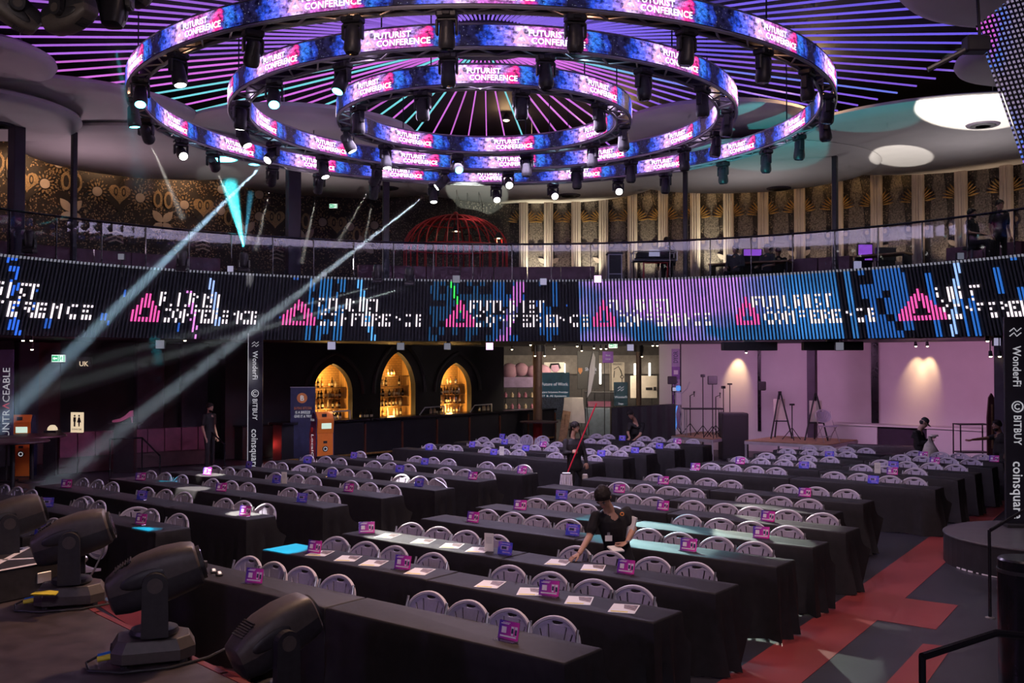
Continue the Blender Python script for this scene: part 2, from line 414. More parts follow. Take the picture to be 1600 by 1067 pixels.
c2 = t.mix(t.math('MULTIPLY', star, 0.8), c1, (0.75, 0.85, 1.0))
t.base((0.01, 0.01, 0.012)); t.set(0.35); t.emit(c2, 1.9); MT['galaxy'] = t.m

# ceiling LED bars: blue to the right, violet to the left, magenta near the hub, some bars cyan or dim
t = NT('led_bar'); px, py, pz = t.sep(t.pos()); rnd = t.node('ShaderNodeObjectInfo').outputs['Random']
dx = t.math('SUBTRACT', px, -0.52); dy = t.math('SUBTRACT', py, 18.77); rr = t.math('SQRT', t.math('ADD', t.math('MULTIPLY', dx, dx), t.math('MULTIPLY', dy, dy)))
far = t.math('GREATER_THAN', dy, 1.0)
side = t.ramp(t.math('MULTIPLY_ADD', px, 0.06, 0.5), [(0.0, (0.50, 0.16, 0.90)), (0.45, (0.34, 0.17, 0.92)), (0.60, (0.24, 0.15, 0.95)), (1.0, (0.16, 0.11, 0.85))])
mag = t.mix(t.math('GREATER_THAN', rnd, 0.80), (0.85, 0.20, 0.95), (0.20, 0.75, 0.85))
ff = t.math('MULTIPLY', far, t.ramp(t.math('MULTIPLY_ADD', px, 0.1, 0.5), [(0.0, (1, 1, 1)), (0.62, (1, 1, 1)), (0.85, (0.15, 0.15, 0.15))]))
cc = t.mix(ff, side, mag); dim = t.ramp(rnd, [(0.0, (0.25, 0.25, 0.25)), (0.1, (0.8, 0.8, 0.8)), (1.0, (1.1, 1.1, 1.1))])
t.base((0.02, 0.02, 0.02)); t.emit(t.mix(1.0, cc, dim, 'MULTIPLY'), 0.85); MT['led_bar'] = t.m

# fascia / curtain strips: the colour of every pixel is stored on the strip
t = NT('led_strip'); at = t.node('ShaderNodeAttribute', attribute_name='Col')
t.base((0.022, 0.022, 0.026)); t.set(0.35); t.emit(at.outputs['Color'], 1.25); MT['led_strip'] = t.m
# dotted strings of the curtain at the right
t = NT('led_string'); z = t.sep(t.coord('Object'))[2]; fr = t.math('FRACT', t.math('MULTIPLY', z, 16.0)); on = t.math('LESS_THAN', fr, 0.52)
c = t.ramp(t.noise(t.map(t.pos(), (1.1, 1.1, 0.55)), 1.3, 3.0), [(0.36, (0.22, 0.20, 0.30)), (0.47, (0.30, 0.24, 0.38)), (0.55, (0.08, 0.22, 0.85)), (0.60, (0.75, 0.12, 0.75)), (0.72, (0.85, 0.25, 0.95))])
t.base((0.02, 0.02, 0.025)); t.set(0.4); t.emit(c, t.math('MULTIPLY', on, 0.9)); MT['led_string'] = t.m

# wallpaper with a dense gold ornament, and the lighter silver-brown panels between the pilasters
def wallpaper(name, dark, mid, hi, sc):
    t = NT(name); p = t.pos(); nz = t.noise(p, 2.2 * sc, 5.0, 0.7); v1 = t.vor(p, 6.0 * sc); v2 = t.vor(p, 15.0 * sc); v3 = t.vor(p, 3.0 * sc)
    rings = t.math('SINE', t.math('MULTIPLY', v3, 44.0)); a = t.math('MULTIPLY', t.math('GREATER_THAN', rings, 0.1), t.math('LESS_THAN', v2, 0.42))
    b = t.math('LESS_THAN', v2, 0.25); m = t.math('MAXIMUM', a, b); m = t.math('MULTIPLY', m, t.math('GREATER_THAN', nz, 0.44))
    c = t.mix(m, t.mix(nz, dark, mid), hi); t.base(c); t.set(0.5, 0.15); MT[name] = t.m
wallpaper('paper_gold', (0.010, 0.007, 0.008), (0.035, 0.022, 0.017), (0.30, 0.20, 0.12), 1.0)
wallpaper('paper_silver', (0.012, 0.009, 0.008), (0.085, 0.068, 0.058), (0.26, 0.21, 0.16), 1.2)

# thin glass: lets light straight through, mirrors the screens a little
t = NT('glass'); tr = t.node('ShaderNodeBsdfTransparent'); tr.inputs[0].default_value = (0.86, 0.88, 0.92, 1); gl = t.node('ShaderNodeBsdfGlossy'); gl.inputs['Roughness'].default_value = 0.03
fr = t.node('ShaderNodeFresnel'); fr.inputs[0].default_value = 1.5; mx = t.node('ShaderNodeMixShader')
t.l.new(t.math('MULTIPLY_ADD', fr.outputs[0], 0.35, 0.0), mx.inputs[0]); t.l.new(tr.outputs[0], mx.inputs[1]); t.l.new(gl.outputs[0], mx.inputs[2]); t.l.new(mx.outputs[0], t.out.inputs[0]); MT['glass'] = t.m
# clear acrylic of the table cards
t = NT('acrylic'); tr = t.node('ShaderNodeBsdfTransparent'); tr.inputs[0].default_value = (0.90, 0.90, 0.93, 1); gl = t.node('ShaderNodeBsdfGlossy'); gl.inputs['Roughness'].default_value = 0.1; gl.inputs['Color'].default_value = (0.9, 0.85, 0.95, 1)
mx = t.node('ShaderNodeMixShader'); mx.inputs[0].default_value = 0.25; t.l.new(tr.outputs[0], mx.inputs[1]); t.l.new(gl.outputs[0], mx.inputs[2]); t.l.new(mx.outputs[0], t.out.inputs[0]); MT['acrylic'] = t.m
# haze in the beams
def haze(name, dens):
    t = NT(name); t.n.remove(t.b); vs = t.node('ShaderNodeVolumeScatter'); vs.inputs['Density'].default_value = dens; vs.inputs['Anisotropy'].default_value = 0.0
    t.l.new(vs.outputs[0], t.out.inputs['Volume']); MT[name] = t.m
haze('haze', 0.09)
# print of the little table cards: violet to magenta, or blue with violet
t = NT('card_pink'); x, y, z = t.sep(t.coord('Object'))
c = t.ramp(t.math('MULTIPLY_ADD', x, 4.2, t.math('MULTIPLY_ADD', z, -2.2, 0.62)), [(0.1, (0.09, 0.03, 0.42)), (0.45, (0.50, 0.03, 0.42)), (0.9, (0.95, 0.05, 0.50))]); t.base(c); t.set(0.4); MT['card_pink'] = t.m
t = NT('card_blue'); x, y, z = t.sep(t.coord('Object'))
c = t.ramp(t.noise(t.map(t.coord('Object'), (7, 1, 9)), 1.6, 1.0), [(0.3, (0.04, 0.06, 0.62)), (0.5, (0.10, 0.10, 0.75)), (0.65, (0.35, 0.10, 0.62))]); t.base(c); t.set(0.4); MT['card_blue'] = t.m

for _m in MT.values():
    _m.cycles.emission_sampling = 'NONE'
def proj(p):
    Y, Z = p.y, p.z - H; d = Y * cP + Z * sP; u = -Y * sP + Z * cP
    return CX + F * p.x / d, CY - F * u / d
# ------------------------------------------------------------------ floor, stage
floor = MB().box((0, 22, -0.05), (60, 64, 0.1)).struct('floor', MT['floor'])
def inlay(pts, z=0.004):
    q = [atz(x, y, 0) for x, y in pts]; MB().ext([(p.x, p.y) for p in q], 0.0005, z).part('red_inlay', MT['floor_red'], floor)
inlay([(1040, 1120), (1122, 1066), (1345.5, 915), (1459, 834), (1590, 772), (1600, 780), (1574, 793), (1414, 935), (1497, 946), (1462.5, 983.8), (1371, 969), (1252.6, 1067), (1190, 1120)])
inlay([(1330, 1120), (1385, 1067), (1442, 1006), (1488, 1011), (1448.7, 1067), (1400, 1120)])
inlay([(120, 925), (190, 900), (420, 1040), (380, 1085), (330, 1060)])
ZS = 0.77
stg = [(-0.75, 5.25), (-1.87, 6.41), (-3.33, 7.97), (-5.2, 10.3), (-6.2, 11.0), (-12, 11.2), (-12, 2.0), (-0.75, 2.0)]
MB().ext(stg, ZS - 0.10, ZS).struct('stage_deck', MT['stage'])
tr = MB()
for i in range(4):
    a, b = Vector((*stg[i], 0)), Vector((*stg[i + 1], 0)); d = (b - a).normalized(); n_ = Vector((d.y, -d.x, 0)) * 0.03
    tr.box(((a.x + b.x) / 2 + n_.x, (a.y + b.y) / 2 + n_.y, ZS - 0.06), ((b - a).length + 0.03, 0.05, 0.125), math.atan2(d.y, d.x))
tr.struct('trim_1', plain('stage_edge', (0.16, 0.022, 0.026), 0.5))
MB().ext([(p[0] * 0.995 - 0.03, p[1] - 0.06) for p in stg], 0.0, ZS - 0.10).struct('stage_skirt', MT['black'])

# ------------------------------------------------------------------ balcony drum
AZ0, AZ1 = R(-125), R(125)
MB().arc(AZ0, AZ1, 12.05, 18.6, 3.32, 3.5, 90).struct('balcony_soffit', MT['wall_black'])
MB().arc(AZ0, AZ1, 12.05, 18.6, 3.5, 4.65, 90).struct('balcony_slab', MT['wall_black'])
MB().arc(R(-20), R(24), 18.6, 36, 3.5, 3.6, 30).struct('hall_ceiling', MT['wall_black'])
aL, aM, aR = az(atr(-60, 400, 18)), az(atr(612, 400, 18)), az(atr(1660, 350, 18))
MB().arc(AZ0, aM, 18.0, 18.3, 4.65, 9.5, 60).struct('wall_upper_left', MT['paper_gold'])
MB().arc(aM, AZ1, 18.0, 18.3, 4.65, 9.5, 60).struct('wall_upper_right', MT['paper_silver'])
MB().arc(R(-180), R(180), 0.0, 22, 9.5, 9.6, 64).struct('ceiling', MT['ceil_black'])
# under the balcony
bL = az(atr(456, 620, 17.5)); bR = az(atr(1030, 600, 17.5)); bE = az(atr(1563, 600, 17.5))
MB().arc(AZ0, bL, 17.5, 17.8, 0, 3.4, 40).struct('wall_left', MT['wall_black'])
wr = MB().arc(bR, bE, 17.5, 17.8, 0, 3.4, 40).struct('wall_right', MT['white_wall'])
MB().arc(bE, AZ1, 17.45, 17.8, 0, 3.4, 20).struct('wall_right_end', MT['wall_black'])
# white wall: joints between the sheets, dark mirror strips with their reflections
for px, wd in ((1187, 0.10), (1368, 0.20)):
    a = az(atr(px, 620, 17.5)); g = MB(); g.T = Matrix.Translation(drum(a, 17.46, 0)) @ Matrix.Rotation(-a, 4, 'Z')
    g.box((0, 0, 2.0), (wd, 0.05, 2.75)); g.part('mirror_strip', MT['black_gloss'], wr)
# ledge below the white wall
l0, l1, l2 = az(atr(1302, 655, 16.9)), az(atr(1372, 655, 16.9)), az(atr(1562, 660, 16.9))
g = MB().arc(l0, l2, 16.75, 17.48, 0.93, 0.98, 14); g.struct('trim_2', MT['ledge'])
MB().arc(l0, l1, 16.8, 16.86, 0, 0.93, 8).struct('wall_ledge_front', MT['white_wall'])
l3 = az(atr(1450, 655, 16.9))
MB().arc(l1, l3, 16.86, 16.92, 0, 0.93, 8).struct('wall_ledge_recess', plain('plum', (0.040, 0.020, 0.045), 0.6))
MB().arc(l3, l2, 16.8, 16.86, 0, 0.93, 8).struct('wall_ledge_right', MT['white_wall'])
# slabs on the left wall
for px, wpx, m in ((45, 26, 'panel_dark'), (73, 34, 'panel_red'), (235, 36, 'panel_dark'), (304, 36, 'panel_dark'), (440, 30, 'panel_dark')):
    a = az(atr(px, 620, 17.2)); dd = math.hypot(*(drum(a, 17.2).xy)); g = MB(); g.T = Matrix.Translation(drum(a, 17.3, 0)) @ Matrix.Rotation(-a, 4, 'Z')
    g.rbox((0, 0, 1.65), (wpx * dd / F * 1.1, 0.3, 3.3), 0.03); g.struct('wall_pier', MT[m])
# hall beyond the opening
MB().box((3.0, 48.0, 1.75), (26, 0.2, 3.5)).struct('wall_back', plain('hall_wall', (0.10, 0.085, 0.08), 0.7))
MB().box((3.6, 47.8, 2.62), (20, 0.12, 0.9)).struct('wall_band', plain('hall_band', (0.26, 0.22, 0.19), 0.7))

# bar wall with three arched niches
bd = Vector((0.675, 0.738, 0)); bn = Vector((0.738, -0.675, 0)); bP = Vector((-7.25, 28.9, 0))
def bar(s_, z=0.0, out=0.0): p = bP + bd * s_ + bn * out; return Vector((p.x, p.y, z))
BT = Matrix(((bd.x, 0, bn.x, bP.x), (bd.y, 0, bn.y, bP.y), (0, 1, 0, 0), (0, 0, 0, 1)))      # (s, z, out) -> room
ARCH = [(2.56, 0.75, 2.70), (5.20, 0.76, 3.08), (7.86, 0.75, 2.72)]
def arch_loop(c, hw, top, z0=0.95, n=16):
    sp = 1.75; pts = [(c - hw, z0), (c + hw, z0)]
    for i in range(n + 1):
        f_ = i / n; ang = math.pi * f_; x = math.cos(ang); y = math.sin(ang) ** 0.85
        y = y * (1 - 0.18 * abs(x)) ; pts.append((c + hw * x, sp + (top - sp) * y))
    return pts
g = MB(); g.T = BT; g.ext([(-1.2, 0.02), (10.3, 0.02), (10.3, 3.3), (-1.2, 3.3)], -0.22, 0.0, [arch_loop(*a) for a in ARCH])
g.struct('wall_bar', MT['wall_black'])
t = NT('niche_tile'); br = t.node('ShaderNodeTexBrick'); br.offset = 0.5; t.l.new(t.map(t.coord('Object'), (1, 1, 1)), br.inputs['Vector'])
br.inputs['Scale'].default_value = 3.2; br.inputs['Mortar Size'].default_value = 0.012; br.inputs['Color1'].default_value = (0.80, 0.50, 0.20, 1); br.inputs['Color2'].default_value = (0.72, 0.42, 0.15, 1); br.inputs['Mortar'].default_value = (0.35, 0.17, 0.05, 1)
t.l.new(br.outputs[0], t.b.inputs['Base Color']); t.set(0.5); MT['niche_tile'] = t.m
for k, (c, hw, top) in enumerate(ARCH):
    nm = ['left', 'middle', 'right'][k]
    g = MB(); g.box((0, 1.1, 0), (hw * 2 + 0.5, 2.6, 0.04)); o = g.struct('niche_back', MT['niche_tile'])
    o.matrix_world = BT @ Matrix.Translation((c, 0.75, -0.82))
    g = MB(); g.T = BT
    for sgn in (-1, 1): g.box((c + sgn * (hw + 0.12), 1.85, -0.52), (0.06, 2.6, 0.6))
    g.box((c, 3.18, -0.52), (hw * 2 + 0.3, 0.06, 0.6)); g.box((c, 0.92, -0.52), (hw * 2 + 0.3, 0.06, 0.6)); g.struct('niche_reveal', MT['niche_tile'])
    for zz in (1.2, 2.35):
        p = bar(c, zz, -0.34); lamp('POINT', p, 30, (1.0, 0.56, 0.16), 0.12, name='niche_lamp')
# dark outer arch mouldings on the bar wall
for k, (c, hw, top) in enumerate(ARCH):
    g = MB(); g.T = BT; pts = arch_loop(c + 0.06, hw + 0.34, top + 0.34)[2:]; g.tube([(p[0], p[1], 0.03) for p in pts], 0.07, 6); g.struct('trim_%d' % (k + 3), MT['black_plastic'])

# ------------------------------------------------------------------ LED fascia of the balcony
FB, FT, RB, RT = 3.32, 4.94, 12.0, 11.45
f0, f1 = az(atr(-25, 480, 11.8)), az(atr(1625, 480, 11.8)); NS = 296
PIX = {'F': '1111,1000,1110,1000,1000', 'U': '1001,1001,1001,1001,0110', 'T': '1111,0110,0110,0110,0110', 'R': '1110,1001,1110,1010,1001', 'I': '0110,0110,0110,0110,0110', 'S': '0111,1000,0110,0001,1110',
       'C': '0111,1000,1000,1000,0111', 'O': '0110,1001,1001,1001,0110', 'N': '1001,1101,1011,1001,1001', 'E': '1111,1000,1110,1000,1111'}
PIX = {k: v.split(',') for k, v in PIX.items()}
def pixtext(s, fx, fy):
    if not (0 <= fx < 1 and 0 <= fy < 1): return False
    n = len(s); q = fx * (n * 5 - 1); c, k = int(q // 5), int(q % 5)
    return k < 4 and PIX[s[c]][int((1 - fy) * 5) if fy > 0 else 4][k] == '1'
LOGOS = [((-60, -20), (-80, 58), (-75, 148)), ((205, 256), (250, 346), (258, 406)), ((440, 496), (494, 592), (500, 662)), ((697, 742), (735, 852), (740, 922)),
         ((924, 962), (950, 1046), (964, 1108)), ((1145, 1187), (1176, 1300), (1190, 1366)), ((1400, 1472), (1460, 1532), (1468, 1640))]
def fcol(px, v, i):
    r1 = frnd(i, 3.0); r2 = frnd(i // 3, 9.0); seg = frnd(i // 2, int(v * 9), 5.0); seg2 = frnd(i // 6, int(v * 3 + r2 * 2), 2.0)
    for (tr_, l1_, l2_) in LOGOS:
        if tr_[0] <= px <= tr_[1] and 0.24 <= v <= 0.66:
            f_ = (px - tr_[0]) / (tr_[1] - tr_[0]); hgt = 1 - abs(f_ - 0.5) * 1.55; y = (v - 0.24) / 0.42
            inner = 1 - abs(f_ - 0.5) * 4.2
            if y < hgt and not (0.18 < y < inner * 0.6): return (0.95, 0.10, 0.42)
        if l1_[0] <= px <= l1_[1] and 0.47 <= v <= 0.66 and pixtext('FUTURIST', (px - l1_[0]) / (l1_[1] - l1_[0]), (v - 0.47) / 0.19): return (1.0, 0.86, 0.95)
        if l2_[0] <= px <= l2_[1] and 0.25 <= v <= 0.45 and pixtext('CONFERENCE', (px - l2_[0]) / (l2_[1] - l2_[0]), (v - 0.25) / 0.20): return (1.0, 0.86, 0.95)
    lx = px + (v - 0.5) * (-30 if px > 760 else 30)
    def streak(c, w_): return abs(lx - c) < w_
    if streak(336, 5) and 0.2 < v < 0.9: return (0.35, 0.50, 1.0)
    if streak(572, 5): return (0.12, 0.45, 1.0) if v < 0.4 or v > 0.7 else (0.8, 0.9, 1.0)
    if streak(22, 9) and frnd(i, int(v * 14)) > 0.35: return (0.03, 0.14, 0.75)
    if streak(300, 5) and v < 0.7 and frnd(i, int(v * 14)) > 0.3: return (0.75, 0.25, 0.75)
    if streak(718, 3) and (v > 0.45): return (0.05, 0.85, 0.12)
    if streak(800, 9): return (0.55, 0.16, 0.60) if seg > 0.2 else (0.1, 0.1, 0.3)
    if streak(1492, 5): return (0.30, 0.50, 1.0)
    if 905 < px < 1335 and not 1310 < px < 1322:
        mixp = max(0.0, min(1.0, (1235 - px) / 120.0)); base = (0.55, 0.24, 0.80); bl = (0.04, 0.20, 0.55)
        cl_ = noise.noise(Vector((px * 0.012, v * 2.2, 1.7))) + 0.25 * noise.noise(Vector((px * 0.05, v * 6, 4.1)))
        m = max(0.0, min(1.0, mixp * (0.55 + cl_ * 1.6 + (v - 0.5) * 0.6))); e = 0.45 + 0.5 * max(0, 0.5 + cl_) * (0.6 + 0.4 * r1)
        if 905 < px < 925: e *= 1.2
        return tuple((base[k] * m + bl[k] * (1 - m)) * e * 1.25 for k in range(3))
    if 480 < px < 540 and r1 > 0.25 and seg > 0.15: return (0.02, 0.13, 0.36)
    if 655 < px < 905 and r2 > 0.42 and seg > 0.35: return (0.015, 0.09, 0.30) if px > 770 else (0.01, 0.06, 0.15)
    if 1345 < px < 1420 and r2 > 0.4 and seg > 0.2: return (0.02, 0.10, 0.36)
    if px > 1440 and r2 > 0.6 and seg2 > 0.45 and r1 > 0.3: return (0.02, 0.12, 0.45)
    if seg2 > 0.90 and seg > 0.72 and r1 > 0.4: return (0.02, 0.09, 0.42)
    return (0.004, 0.004, 0.007)
fas = thing('led_fascia', 'curved balcony front of vertical light strips showing pixelated conference logos', 'led screen', (DC.x, DC.y, FB))
seg = 30
for i in range(NS):
    a = f0 + (f1 - f0) * (i + 0.5) / NS
    px, _ = proj(drum(a, 11.72, 4.1)); vs = []; fs = []; cols = []
    for k in range(seg + 1):
        z = (FT - FB) * k / seg; y = -(RB - RT) * k / seg
        vs += [(-0.017, y + 0.03, z), (-0.017, y, z), (0.017, y, z), (0.017, y + 0.03, z)]
    for k in range(seg):
        o = k * 4; c = fcol(px, (k + 0.5) / seg, i)
        if k == seg - 1: c = (0.16, 0.16, 0.20)
        for j in range(3): fs.append((o + j, o + j + 1, o + 5 + j, o + 4 + j)); cols += [(*c, 1.0)] * 4
    fs += [(0, 3, 2, 1), (seg * 4, seg * 4 + 1, seg * 4 + 2, seg * 4 + 3)]; cols += [(0.01, 0.01, 0.01, 1)] * 8
    me = bpy.data.meshes.new('led_strip'); me.from_pydata(vs, [], fs); me.materials.append(MT['led_strip'])
    ca = me.color_attributes.new('Col', 'FLOAT_COLOR', 'CORNER'); ca.data.foreach_set('color', [x for c in cols for x in c])
    o = link('led_strip', me); o.parent = fas; p = drum(a, RB) - Vector((DC.x, DC.y, 0)); o.location = p; o.rotation_euler = (0, 0, -a)
g = MB(); rings = []
nb = 120
for i in range(nb + 1):
    a = AZ0 + (AZ1 - AZ0) * i / nb; g.v += [tuple(drum(a, RB + 0.05, 0) - Vector((DC.x, DC.y, 0))), tuple(drum(a, RT + 0.05, FT - FB) - Vector((DC.x, DC.y, 0))), tuple(drum(a, RB + 0.55, FT - FB) - Vector((DC.x, DC.y, 0))), tuple(drum(a, RB + 0.55, 0) - Vector((DC.x, DC.y, 0)))]
for i in range(nb):
    o = i * 4
    for j in range(4): g.f.append((o + j, o + (j + 1) % 4, o + 4 + (j + 1) % 4, o + 4 + j)); g.m.append(0)
g.part('backing', plain('fascia_back', (0.010, 0.010, 0.014), 0.5), fas)
# continuation of the fascia outside the picture
# ------------------------------------------------------------------ ceiling: LED star and discs
RC = Vector((-0.52, 18.77)); ZR = 7.27
star = thing('ceiling_led_star', 'radial star of violet and blue light bars under the black ceiling', 'led lights', (RC.x, RC.y, 8.87))
bar_me = MB().box((0, 5.55, 0), (0.028, 8.9, 0.035)).mesh('led_bar', MT['led_bar'])
for i in range(104):
    o = link('led_bar', bar_me); o.parent = star; o.rotation_euler = (0, 0, 2 * math.pi * (i + 0.35) / 104)
g = MB(); g.lathe([(0.9, -0.05), (1.15, -0.05), (1.15, 0.1), (0.9, 0.1)], 40); g.part('hub', MT['black'], star)
DISCS = [((-10.3, 18.5), 1.65, 8.30, 'rounded white ceiling disc at far upper left, next to hanging stage lights'), ((-10.2, 22.5), 3.05, 8.25, 'wide white ceiling disc behind the left end of the outer ring'),
         ((-11.7, 21.1), 2.35, 7.90, 'white ceiling disc at left edge with an oval vent'), ((-9.3, 25.8), 3.25, 8.00, 'large white ceiling disc above the patterned left balcony wall'),
         ((-5.2, 24.5), 2.85, 8.22, 'white ceiling disc seen through the left of the rings'), ((-5.0, 29.2), 3.5, 8.05, 'grey lit ceiling disc low behind the rings, left of the dome'),
         ((0.6, 29.6), 3.9, 8.00, 'grey ceiling disc low behind the rings, above the red cage'), ((6.3, 27.2), 3.6, 7.90, 'broad grey ceiling disc right of centre above the pilasters'),
         ((5.0, 24.5), 2.45, 8.42, 'teal-lit ceiling disc just behind right of the rings'), ((10.6, 24.3), 4.3, 8.05, 'big white ceiling disc at right with bright light patches'),
         ((8.2, 14.2), 2.5, 8.30, 'white ceiling disc at the upper right corner'), ((9.6, 17.6), 1.6, 8.02, 'small white ceiling disc beside the light-string curtain')]
for (c, r, z, lab) in DISCS:
    t_ = thing('ceiling_disc', lab, 'ceiling disc', (c[0], c[1], z), group='ceiling discs')
    MB().lathe([(0.001, 0), (r * 0.6, 0.0), (r * 0.9, 0.02), (r * 0.97, 0.06), (r, 0.14), (r * 0.985, 0.22), (r * 0.9, 0.30), (0.001, 0.34)], 64).part('shell', MT['disc'], t_, smooth=True)
    for k in range(3): a = 2 * math.pi * k / 3 + 0.5; MB().cyl((r * 0.6 * math.cos(a), r * 0.6 * math.sin(a), 0.3), (r * 0.6 * math.cos(a), r * 0.6 * math.sin(a), 9.5 - z), 0.012, n=5).part('hanger', MT['steel'], t_)
    for (vx, vy) in {2: [(0.55, 0.35)], 9: [(-0.1, -2.2)], 5: [(1.2, 1.0)], 6: [(1.2, 1.6)], 7: [(1.6, 2.2)]}.get(DISCS.index((c, r, z, lab)), []):
        g = MB(); g.lathe([(0.001, -0.03), (0.34, -0.03), (0.36, 0.0), (0.001, 0.01)], 24, (vx, vy, 0)); v_ = g.part('vent', MT['panel_dark'], t_)
        g = MB()
        for q in (0.08, 0.16, 0.24): g.lathe([(q, -0.05), (q + 0.03, -0.04), (q + 0.03, -0.03), (q, -0.03)], 24, (vx, vy, 0))
        g.part('louvre', MT['black'], v_)
# ------------------------------------------------------------------ people
import numpy as np
def remesh(g, voxel, it=3):
    # closed union of the body volumes: one continuous skin
    o = bpy.data.objects.new('tmp', g.mesh('tmp')); COL.objects.link(o)
    m = o.modifiers.new('r', 'REMESH'); m.mode = 'VOXEL'; m.voxel_size = voxel; m.use_smooth_shade = True
    s = o.modifiers.new('s', 'SMOOTH'); s.factor = 0.5; s.iterations = it
    dg = bpy.context.evaluated_depsgraph_get(); me = bpy.data.meshes.new_from_object(o.evaluated_get(dg)); bpy.data.objects.remove(o); return me
def caps(g, a, b, r0, r1, n=10):
    a, b = Vector(a), Vector(b); d = b - a
    if d.length < 1e-4: g.sph(a, max(r0, r1)); return
    g.cyl(a, b, r0, r1, n); g.sph(a, r0, r0, r0, n, 8); g.sph(b, r1, r1, r1, n, 8)
def pose(base, face, h=1.75, sit=False):
    """default joints; face = heading angle of the chest (0 = +Y), returns dict of room points"""
    k = h / 1.75; q = Matrix.Rotation(-face, 3, 'Z'); base = Vector(base)
    L = {'head': (0, 0.02, 1.63), 'neck': (0, -0.01, 1.49), 'chest': (0, 0, 1.30), 'waist': (0, 0, 1.08), 'pelvis': (0, 0, 0.94),
         'sh_l': (-0.185, 0, 1.42), 'sh_r': (0.185, 0, 1.42), 'el_l': (-0.24, -0.03, 1.13), 'el_r': (0.24, -0.03, 1.13), 'wr_l': (-0.24, 0.06, 0.89), 'wr_r': (0.24, 0.06, 0.89), 'ha_l': (-0.23, 0.10, 0.80), 'ha_r': (0.23, 0.10, 0.80),
         'hip_l': (-0.09, 0, 0.90), 'hip_r': (0.09, 0, 0.90), 'kn_l': (-0.10, 0.02, 0.49), 'kn_r': (0.10, 0.02, 0.49), 'an_l': (-0.10, -0.02, 0.08), 'an_r': (0.10, -0.02, 0.08), 'to_l': (-0.11, 0.15, 0.03), 'to_r': (0.11, 0.15, 0.03)}
    J = {n: base + q @ (Vector(p) * k) for n, p in L.items()}
    if sit:
        dz = Vector((0, 0, -0.44 * k))
        for n in J:
            if n[:2] not in ('kn', 'an', 'to'): J[n] = J[n] + dz
        for s, sx in (('l', -1), ('r', 1)): J['kn_' + s] = base + q @ (Vector((sx * 0.11, 0.44, 0.50)) * k); J['an_' + s] = base + q @ (Vector((sx * 0.11, 0.40, 0.08)) * k); J['to_' + s] = base + q @ (Vector((sx * 0.11, 0.56, 0.03)) * k)
        for s, sx in (('l', -1), ('r', 1)): J['wr_' + s] = base + q @ (Vector((sx * 0.16, 0.28, 0.68)) * k); J['ha_' + s] = base + q @ (Vector((sx * 0.13, 0.36, 0.66)) * k); J['el_' + s] = base + q @ (Vector((sx * 0.25, 0.04, 0.72)) * k)
    return J
def hand(g, wr, tip, thumb_dir, k, grip=0.35, palm_n=None):
    """palm + four fingers + thumb, pointing from wrist to tip, fingers curl towards palm_n"""
    d = (tip - wr).normalized(); pn = Vector(palm_n).normalized() if palm_n is not None else Vector((0, 0, -1)); pn = (pn - d * pn.dot(d)).normalized(); sd = d.cross(pn).normalized()
    if sd.dot(Vector(thumb_dir)) < 0: sd = -sd
    c0, c1 = wr + d * 0.01 * k, wr + d * 0.085 * k
    g.loft([[c + sd * (w_ * math.cos(t_)) * k + pn * (th * math.sin(t_)) * k for t_ in [2 * math.pi * i / 10 for i in range(10)]] for c, w_, th in ((c0, 0.024, 0.017), (wr + d * 0.04 * k, 0.037, 0.018), (wr + d * 0.07 * k, 0.041, 0.016), (c1, 0.039, 0.013))])
    for i, ln in enumerate((0.070, 0.079, 0.073, 0.058)):
        b = c1 + sd * (0.030 - 0.020 * i) * k - d * 0.006 * k; pts = [b]; a_ = grip * 0.5; dd = d
        for s_ in (0.45, 0.32, 0.23):
            dd = (d * math.cos(a_) + pn * math.sin(a_) + sd * (0.08 - 0.05 * i) * 0.5).normalized(); pts.append(pts[-1] + dd * ln * s_ * k); a_ += grip
        g.tube(pts, [0.0098 * k, 0.009 * k, 0.0082 * k, 0.006 * k], 7)
    b = wr + d * 0.03 * k + sd * 0.028 * k; t1 = (d * 0.6 + sd * 0.75 + pn * 0.2).normalized(); t2 = (d * 0.85 + sd * 0.25 + pn * (0.25 + grip * 0.4)).normalized()
    g.tube([b, b + t1 * 0.038 * k, b + t1 * 0.038 * k + t2 * 0.032 * k, b + t1 * 0.038 * k + t2 * 0.056 * k], [0.013 * k, 0.011 * k, 0.010 * k, 0.007 * k], 7)
